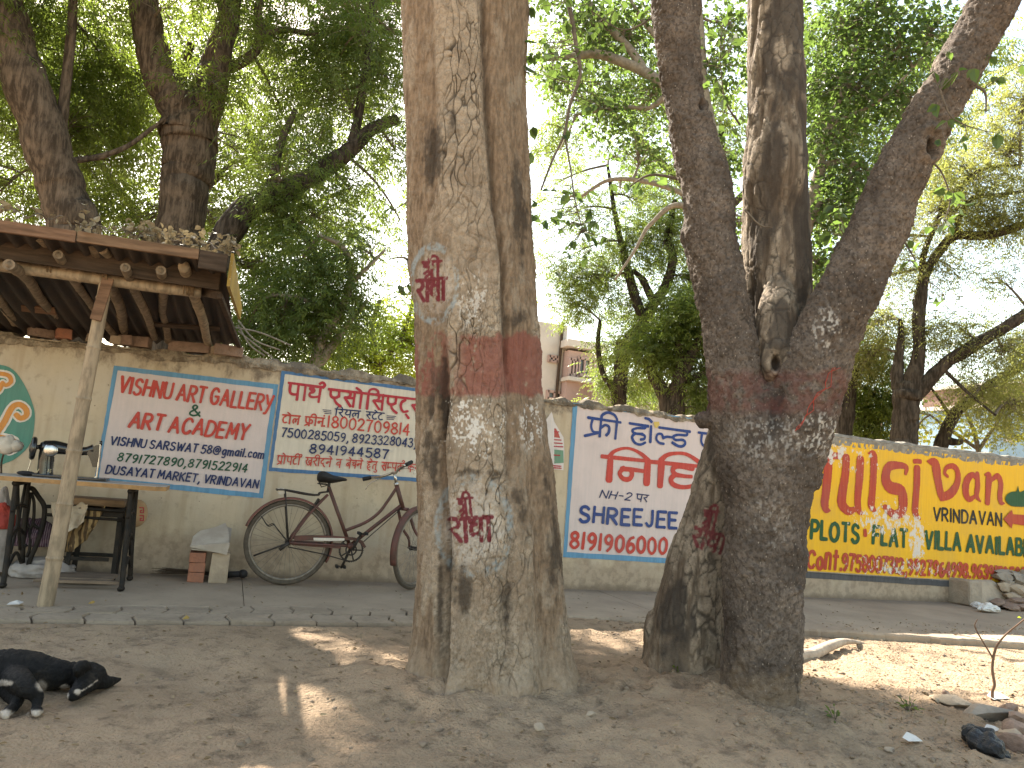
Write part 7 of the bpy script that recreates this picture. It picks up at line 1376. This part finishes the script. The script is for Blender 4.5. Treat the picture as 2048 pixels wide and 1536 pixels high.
# ------------------------------------------------------------------ stones, rubble and rubbish on the right
c8 = lambda x, y: (1850+x/8.535, 1080+y/8.535)
RK = ['grey broken stone in the rubble heap at the far end of the wall']
q0, q1 = atZ(c8(330, 1055), 0.0), atZ(c8(740, 1140), 0.0); mb = MB()
hh = float(atY(c8(500, 640), q0[1]-0.05)[2]); dirv = (q1-q0); ln = np.linalg.norm(dirv); yaw = math.atan2(dirv[1], dirv[0]); mid = (q0+q1)/2; nb = np.array([-math.sin(yaw), math.cos(yaw), 0])
mb.box(tuple(mid+nb*0.10+[0.02, 0, hh/2]), (ln*1.02, 0.20, hh), Matrix.Rotation(yaw, 3, 'Z') @ Matrix.Rotation(-0.03, 3, 'Y'), 0, 0.022, 0.004, 3); tag(mb.build('stone_block', simple('rough_conglomerate', (0.36, 0.295, 0.225), 0.95, 0.3, 10, 0.014, bscale=24, c2=(0.27, 0.22, 0.168)), None, tuple(mid)), 'squat rough stone block standing at the foot of the yellow sign', 'block')
sl = [(880, 710), (1200, 715), (1430, 1000), (1330, 1055), (985, 1090), (865, 930)]; mb = MB(); B0_ = float(q1[1])+0.18
mb.prism([atY(c8(*p), B0_-0.16*(p[1]-700)/400) for p in sl], (0.02, 0.06, 0.02)); o = mb.build('stone_slab', M_STONE, None, tuple(atY(c8(1100, 900), B0_))); o.modifiers.new('b', 'BEVEL').width = 0.01; evaluated(o); tag(o, 'flat tan stone slab leaning between the squat block and the rubble heap', 'slab')
for k, (x, y, s, m, dy) in enumerate(((1420, 560, (0.34, 0.2, 0.06), M_STONEG, .24), (1350, 640, (0.24, 0.2, 0.11), M_STONEG, .18), (1560, 660, (0.2, 0.2, 0.16), M_STONEG, .16), (1420, 740, (0.16, 0.16, 0.10), M_STONEG, .14), (1350, 800, (0.14, 0.15, 0.10), M_STONE, .10), (1560, 860, (0.34, 0.25, 0.16), M_STONE, .08), (1470, 960, (0.2, 0.2, 0.11), M_STONE, .02), (1640, 960, (0.24, 0.2, 0.14), M_STONER, .02), (1560, 1060, (0.3, 0.22, 0.12), M_STONER, -.06), (1480, 1160, (0.36, 0.2, 0.10), M_STONER, -.1), (1240, 1120, (0.2, 0.14, 0.10), M_STONER, -.02), (1620, 1230, (0.25, 0.2, 0.09), M_STONER, -.14), (1780, 700, (0.3, 0.25, 0.2), M_STONEG, .14), (1800, 900, (0.34, 0.3, 0.2), M_STONE, .08), (1850, 1100, (0.34, 0.3, 0.2), M_STONER, 0), (1960, 800, (0.4, 0.3, 0.25), M_STONEG, .1))):
    q = atY(c8(x, y), float(q1[1])+dy); q[2] = max(q[2], s[2]*0.4); o = rock('broken_stone', q, s, m, 500+k, 0.4*k, 0.2); tag(o, {M_STONEG: 'grey broken stone on the rubble heap beside the yellow sign', M_STONE: 'tan broken stone in the rubble heap beside the yellow sign', M_STONER: 'reddish broken stone at the front of the rubble heap'}[m], 'stone', 'stones of the rubble heap')
def crumple(name, px_, size, m, seed, label, cat, gl=None):
    q = atZ(px_, 0.0); q[2] = float(gz(q[0:1], q[1:2])[0]) if q[1] < front_y(q[0]) else 0.0; q = atZ(px_, q[2]+size[2]*0.4); return heap(name, q, np.array(size)/2, m, seed, label, cat, 0.5)
N = NT('white_polythene'); M_POLY = N.finish(N.mix(N.noise(20), (0.62, 0.60, 0.57), (0.5, 0.47, 0.43)), 0.4, N.bump(N.noise(40, 5), 0.006), spec=0.4)
N = NT('black_polythene'); f = N.noise(26, 5, 0.7); M_BLKP = N.finish(N.mix(f, (0.006, 0.006, 0.007), (0.014, 0.014, 0.016)), 0.36, N.bump(N.noise(34, 6, 0.7), 0.012, 1.0), spec=0.4)
crumple('plastic_bag', c8(1080, 1170), (0.24, 0.14, 0.10), M_POLY, 21, 'crumpled white plastic bag in front of the leaning stone slab', 'bag'); crumple('plastic_bag', c8(880, 1120), (0.10, 0.10, 0.08), M_POLY, 22, 'small white plastic scrap against the squat stone block', 'bag')
c9 = lambda x, y: (1600+x/3.522, 1100+y/3.522)
def gp9(x, y, h=0.0): q = atZ(c9(x, y), -0.06); z = float(gz(q[0:1], q[1:2])[0]); q = atZ(c9(x, y), z+h); return q
blk_ = root('rubbish_bag', tuple(gp9(1300, 1440)), 'torn shiny black plastic bag lying on the dirt in the lower right corner', 'bag')
mb = MB()
for (x, y, h, r) in ((1230, 1320, .05, .06), (1270, 1310, .055, .055), (1300, 1370, .045, .065), (1350, 1400, .04, .05), (1400, 1430, .03, .035), (1440, 1460, .02, .026), (1360, 1370, .04, .04)): mb.ell(gp9(x, y, h), r, r, r*0.8)
o = remeshed('sheet', mb, M_BLKP, 0.006, 2, blk_, blk_.location); V = get_co(o.data); Nn = get_no(o.data); V += Nn*(0.026*fbm(V*[26, 26, 26], 4, 9)+0.014*np.abs(fbm(V*14, 2, 8))-0.006)[:, None]; set_co(o.data, V)
for k, (x, y, s, m, lb, h) in enumerate(((1310, 1140, (0.235, 0.12, 0.085), M_STONEG, 'grey brick shaped stone lying in front of the bare sapling', .03), (1470, 1120, (0.08, 0.09, 0.06), M_STONER, 'small reddish stone touching the grey brick shaped one', .02), (1540, 1190, (0.13, 0.1, 0.06), M_STONER, 'flat reddish stone at the right edge below the sapling', .015), (1550, 1290, (0.12, 0.12, 0.10), M_STONER, 'dark reddish stone at the right edge beside the black bag', .03), (1480, 1310, (0.10, 0.09, 0.07), M_STONE, 'tan lump just right of the black bag', .02), (1530, 1380, (0.14, 0.10, 0.08), M_STONER, 'reddish stone in the lower right corner below the dark one', .02), (1050, 1060, (0.20, 0.14, 0.06), M_STONE, 'low dusty stone half buried left of the grey brick shaped one', .005), (850, 920, (0.07, 0.06, 0.04), M_STONER, 'small stone in the dirt between the root and the sapling', .01), (1030, 1020, (0.06, 0.05, 0.04), M_STONER, 'little stone above the half buried dusty stone', .012))):
    tag(rock('stone', gp9(x, y, h), s, m, 700+k, -0.25 if k == 0 else 0.3*k, 0.06 if k == 0 else 0.2), lb, 'stone')
for k, (x, y, s) in enumerate(((1880, 1400, 0.05), (1780, 1500, 0.045), (1180, 1430, 0.05), (1330, 1420, .04), (1080, 1455, .05))):
    q = atZ((x, y), 0.0); q = atZ((x, y), float(gz(q[0:1], q[1:2])[0])+s*0.2); tag(rock('stone', q, (s, s*0.8, s*0.5), M_STONE, 720+k, k, 0.2), 'fist sized clod lying loose on the bare dirt', 'stone', 'loose clods on the dirt')
sap = root('sapling', tuple(gp9(1358, 1060)), 'bare leafless sapling forking into two thin stems on the right', 'sapling'); mb = MB(); P0 = gp9(1358, 1060)
def fp(x, y): return facing(c9(x, y), P0)
mb.tube(catmull([P0-[0, 0, 0.03], fp(1355, 1000), fp(1370, 945), fp(1355, 850), fp(1362, 760), fp(1380, 690), fp(1395, 660)], 6), np.linspace(0.009, 0.006, 37), 8); mb.tube(catmull([fp(1395, 660), fp(1440, 605), fp(1510, 545), fp(1578, 490), fp(1640, 440)], 6), np.linspace(0.006, 0.003, 25), 7); mb.tube(catmull([fp(1360, 765), fp(1310, 680), fp(1250, 580), fp(1232, 530), fp(1250, 488)], 6), np.linspace(0.005, 0.0025, 25), 7); mb.build('stem', simple('brown_stem', (0.20, 0.12, 0.075), 0.8), sap, sap.location, True)
mb = MB(); rg = np.random.default_rng(4); v, r = blades(np.array([fp(1578, 488), fp(1560, 478)]), np.array([[1, 0, 0.2], [-1, 0, 0.3]]), 0.04, 0.02, rg); fastmesh('leaf', v, np.arange(len(v)).reshape(-1, 4), LF_BRIGHT, sap, sap.location, False, dict(rnd=r))
mb = MB(); R_ = [(-90, 790, -.01, .05), (0, 750, .02, .045), (90, 735, .03, .04), (180, 690, .045, .036), (270, 655, .05, .03), (340, 645, .035, .02), (420, 652, .01, .012), (450, 660, -.01, .008)]; Q = catmull([(*gp9(x, y, h), r) for x, y, h, r in R_], 6); mb.tube(Q[:, :3], Q[:, 3], 12); o = mb.build('root', simple('bleached_root', (0.42, 0.345, 0.265), 0.9, 0.3, 14, 0.006, c2=(0.27, 0.21, 0.155)), tree2, tree2.location, True); o['label'] = 'bleached surface root running right from the dark tree'
def weed(px_, n, ll, mat, label, seed, cat='plant'):
    q = atZ(px_, -0.05); q = np.array([q[0], q[1], float(gz(q[0:1], q[1:2])[0])]); t = root('weed', tuple(q), label, cat); rg = np.random.default_rng(seed); D = unit(rg.normal(0, 1, (n, 3))*[1, 1, 0.5]+[0, 0, 0.9]); C_ = q+D*rg.uniform(0.01, 0.05, (n, 1)); v, r = blades(C_, D, ll, ll*0.5, rg, 0.2); fastmesh('leaves', v, np.arange(len(v)).reshape(-1, 4), mat, t, t.location, False, dict(rnd=r)); mb = MB(); [mb.tube([q-[0, 0, .01], c_], 0.0015, 4) for c_ in C_]; mb.build('stem', M_TWIG, t, t.location)
weed(c9(765, 1225), 22, 0.026, LF_NEEMD, 'small green weed on the bare dirt below the sapling', 1); weed(c9(240, 1335), 16, 0.022, LF_NEEMD, 'dull green weed low on the dirt in front of the dark tree', 2); weed(c9(635, 590), 9, 0.03, LF_BRIGHT, 'bright seedling under the kerb edge, left of its twin', 3); weed(c9(755, 595), 8, 0.028, LF_BRIGHT, 'bright seedling under the kerb edge, right of its twin', 4); weed((1352, 1392), 7, 0.03, LF_NEEM, 'tiny green sprout in the dust between the two big trees', 5)
LF_DRY2 = simple('fallen_yellow_leaf', (0.34, 0.22, 0.06), 0.8)
# litter that nobody could count
rng = np.random.default_rng(12); n = 3600
xs = np.concatenate([rng.uniform(2.6, 7.0, 2300), rng.uniform(-2.0, 3.4, 1100), rng.uniform(-3, 6, 200)]); ys = np.concatenate([rng.uniform(-4.6, -1.3, 2300), rng.uniform(-4.8, -1.75, 1100), rng.uniform(-1.6, -0.02, 200)]); n = len(xs)
zl = np.where(ys > front_y(xs), 0.006, gz(xs, ys)+0.006); C_ = np.stack([xs, ys, zl], 1); D = rng.normal(0, 1, (n, 3))*[1, 1, 0.15]+[0, 0, 0.12]
v, r = blades(C_, D, 0.024, 0.010, rng, 0.0); o = fastmesh('leaf_litter', v, np.arange(len(v)).reshape(-1, 4), leaf_mat('brown_litter', (0.13, 0.085, 0.05), (0.36, 0.27, 0.16), (0.2, 0.13, 0.06), 0.1, 0.15), None, (0, 0, 0), False, dict(rnd=np.clip(r, 0, 1))); o['kind'] = 'stuff'
bm = bmesh.new(); bmesh.ops.create_icosphere(bm, subdivisions=1, radius=1.0); PV = np.array([v_.co[:] for v_ in bm.verts]); PF = np.array([[v_.index for v_ in f.verts] for f in bm.faces]); bm.free(); n = 2600
xs = np.concatenate([rng.uniform(2.2, 6.6, 1500), rng.uniform(0.5, 3.2, 520), rng.uniform(-1.5, 1.0, 260)]); ys = np.concatenate([rng.uniform(-4.7, -1.4, 1500), rng.normal(-3.9, 0.4, 520), rng.uniform(-4.8, -1.8, 260)]); ok = ys < front_y(xs)-0.02; xs, ys = xs[ok], ys[ok]; n = len(xs); sz_ = 0.004+0.014*rng.uniform(0, 1, n)**4
V = (PV[None]*(1+0.5*rng.normal(0, 1, (n, len(PV), 1)).clip(-1, 1))*sz_[:, None, None]*[1, 1, 0.65]+np.stack([xs, ys, gz(xs, ys)], 1)[:, None]); o = fastmesh('pebbles', V.reshape(-1, 3), (PF[None]+np.arange(n)[:, None, None]*len(PV)).reshape(-1, 3), simple('dusty_clod', (0.27, 0.20, 0.14), 0.95, 0.35, 30, 0.004)); o['kind'] = 'stuff'
for k, (x, y, s, m, lb) in enumerate(((30, 1209, .035, M_POLY, 'scrap of white paper on the paving beside the bamboo pole foot'), (183, 1208, .016, LF_DRY2, 'yellow leaf on the paving to the right of the pole'), (372, 1238, .018, LF_DRY2, 'yellow leaf at the edge of the paving blocks'), (1995, 1395, .06, M_POLY, 'white plastic scrap at the foot of the sapling'), (1985, 1460, .04, M_POLY, 'pale plastic scrap above the black bag'), (1825, 1480, .04, M_POLY, 'white scrap on the dirt left of the black bag'))):
    q = atZ((x, y), 0.0); z = float(gz(q[0:1], q[1:2])[0]) if q[1] < front_y(q[0]) else 0.0; q = atZ((x, y), z+0.008); rg = np.random.default_rng(60+k); v = q+np.array([(-s, -s*.5, 0), (s*.8, -s*.6, .004), (s, s*.5, .012), (0, s*.7, .02), (-s*.9, s*.4, .006)])+rg.normal(0, 0.002, (5, 3)); tag(link('litter_scrap', v, [(0, 1, 2, 3, 4)], m, None, tuple(q)), lb, 'litter')

# ------------------------------------------------------------------ buildings beyond the trees
def wallmat(name, c): return simple(name, c, 0.9, 0.2, 0.6, 0.01, bscale=3)
M_BW = wallmat('white_render', (0.55, 0.50, 0.44)); M_BP = wallmat('pink_render', (0.42, 0.30, 0.26)); M_BG = wallmat('grey_brick_wall', (0.40, 0.33, 0.29)); M_BB = wallmat('blue_render', (0.28, 0.40, 0.50)); M_GLASS = simple('dark_window', (0.04, 0.045, 0.05), 0.2, spec=0.5)
def block(mb, px0, px1, Y, depth, zb=-0.2, m=0):
    a, b_ = atY(px0, Y), atY(px1, Y); z = max(a[2], b_[2]); mb.box(((a[0]+b_[0])/2, Y+depth/2, (z+zb)/2), (abs(b_[0]-a[0]), depth, z-zb), None, m); return a, b_
BYD = 24.0
hse = root('apartment_house', (*atY((1110, 800), BYD)[:2], 0), 'white and pink house with dark windows far behind the wall, right of the cracked trunk', 'house'); HO = hse.location
mb = MB(); block(mb, (1040, 640), (1136, 652), BYD, 8); mb.build('white_wing', M_BW, hse, HO); mb = MB(); block(mb, (1138, 700), (1215, 712), BYD-0.6, 8); mb.build('pink_wing', M_BP, hse, HO); mb = MB(); block(mb, (1136, 678), (1218, 690), BYD-0.9, 8.6, zb=float(atY((1180, 706), BYD)[2])); mb.build('parapet', M_BW, hse, HO)
mb = MB(); block(mb, (1137, 752), (1220, 764), BYD-0.95, 2, zb=float(atY((1180, 772), BYD)[2])); mb.build('balcony', M_BW, hse, HO)
for (x0, y0, x1, y1, Y) in ((1098, 712, 1114, 724, BYD), (1140, 718, 1152, 752, BYD-0.6), (1158, 716, 1178, 752, BYD-0.6), (1190, 720, 1206, 756, BYD-0.6), (1095, 782, 1120, 800, BYD)):
    a, b_ = atY((x0, y0), Y-0.03), atY((x1, y1), Y-0.03); mb = MB(); w, h = b_[0]-a[0], a[2]-b_[2]; cx_, cz_ = (a[0]+b_[0])/2, (a[2]+b_[2])/2
    for dx, dz, sx, sz2 in ((-w/2, 0, 0.12, h+.1), (w/2, 0, 0.12, h+.1), (0, -h/2, w, 0.12), (0, h/2, w, 0.12), (0, 0, 0.08, h)): mb.box((cx_+dx, Y-0.05, cz_+dz), (sx, 0.14, sz2))
    o = mb.build('window', M_BP, hse, HO); mb = MB(); mb.box((cx_, Y-0.012, cz_), (w*0.98, 0.02, h*0.98)); mb.build('pane', M_GLASS, o, HO)
mb = MB(); mb.tube([atY((1126, 645), BYD-0.1), atY((1112, 800), BYD-0.1)], 0.07, 8); mb.build('drain_pipe', M_WOODD, hse, HO)
def house(name, label, px0, px1, Y, m, wins, mw=M_GLASS, dep=6):
    t = root(name, (*atY(((px0[0]+px1[0])/2, 800), Y)[:2], 0), label, 'house'); mb = MB(); a, b_ = block(mb, px0, px1, Y, dep); mb.build('wall', m, t, t.location); mb = MB(); z = max(a[2], b_[2]); mb.box(((a[0]+b_[0])/2, Y+dep/2, z+0.1), (b_[0]-a[0]+0.3, dep+0.3, 0.2)); mb.build('roof_slab', M_BW, t, t.location)
    for (x0, y0, x1, y1) in wins:
        a, b_ = atY((x0, y0), Y-0.02), atY((x1, y1), Y-0.02); mb = MB(); mb.box(((a[0]+b_[0])/2, Y-0.02, (a[2]+b_[2])/2), (b_[0]-a[0], 0.08, a[2]-b_[2])); o = mb.build('window', M_GLASS, t, t.location); mb = MB(); mb.box(((a[0]+b_[0])/2, Y-0.06, b_[2]-0.05), (b_[0]-a[0]+0.2, 0.16, 0.1)); mb.build('sill', M_BW, o, t.location)
house('brick_house', 'low greyish pink house glimpsed between the green trees above the free hold sign', (1235, 762), (1420, 788), 21, M_BG, ((1250, 778, 1262, 800), (1300, 782, 1314, 806)))
house('blue_house', 'pale blue house behind the yellow shrub at the right edge', (1978, 822), (2120, 838), 18, M_BB, ((2010, 850, 2024, 880), (2060, 855, 2074, 885)))
house('pink_house', 'small pinkish brick house left of the blue one, beyond the dark limb', (1915, 838), (1974, 846), 26, M_BP, ((1928, 852, 1936, 866), (1952, 855, 1960, 868)))
house('brick_house', 'reddish brick house rising above the blue one at the right edge', (2036, 775), (2140, 785), 22, simple('dull_brickwork', (0.26, 0.165, 0.13), 0.95, 0.3, 2.0), ((2050, 800, 2060, 815),))
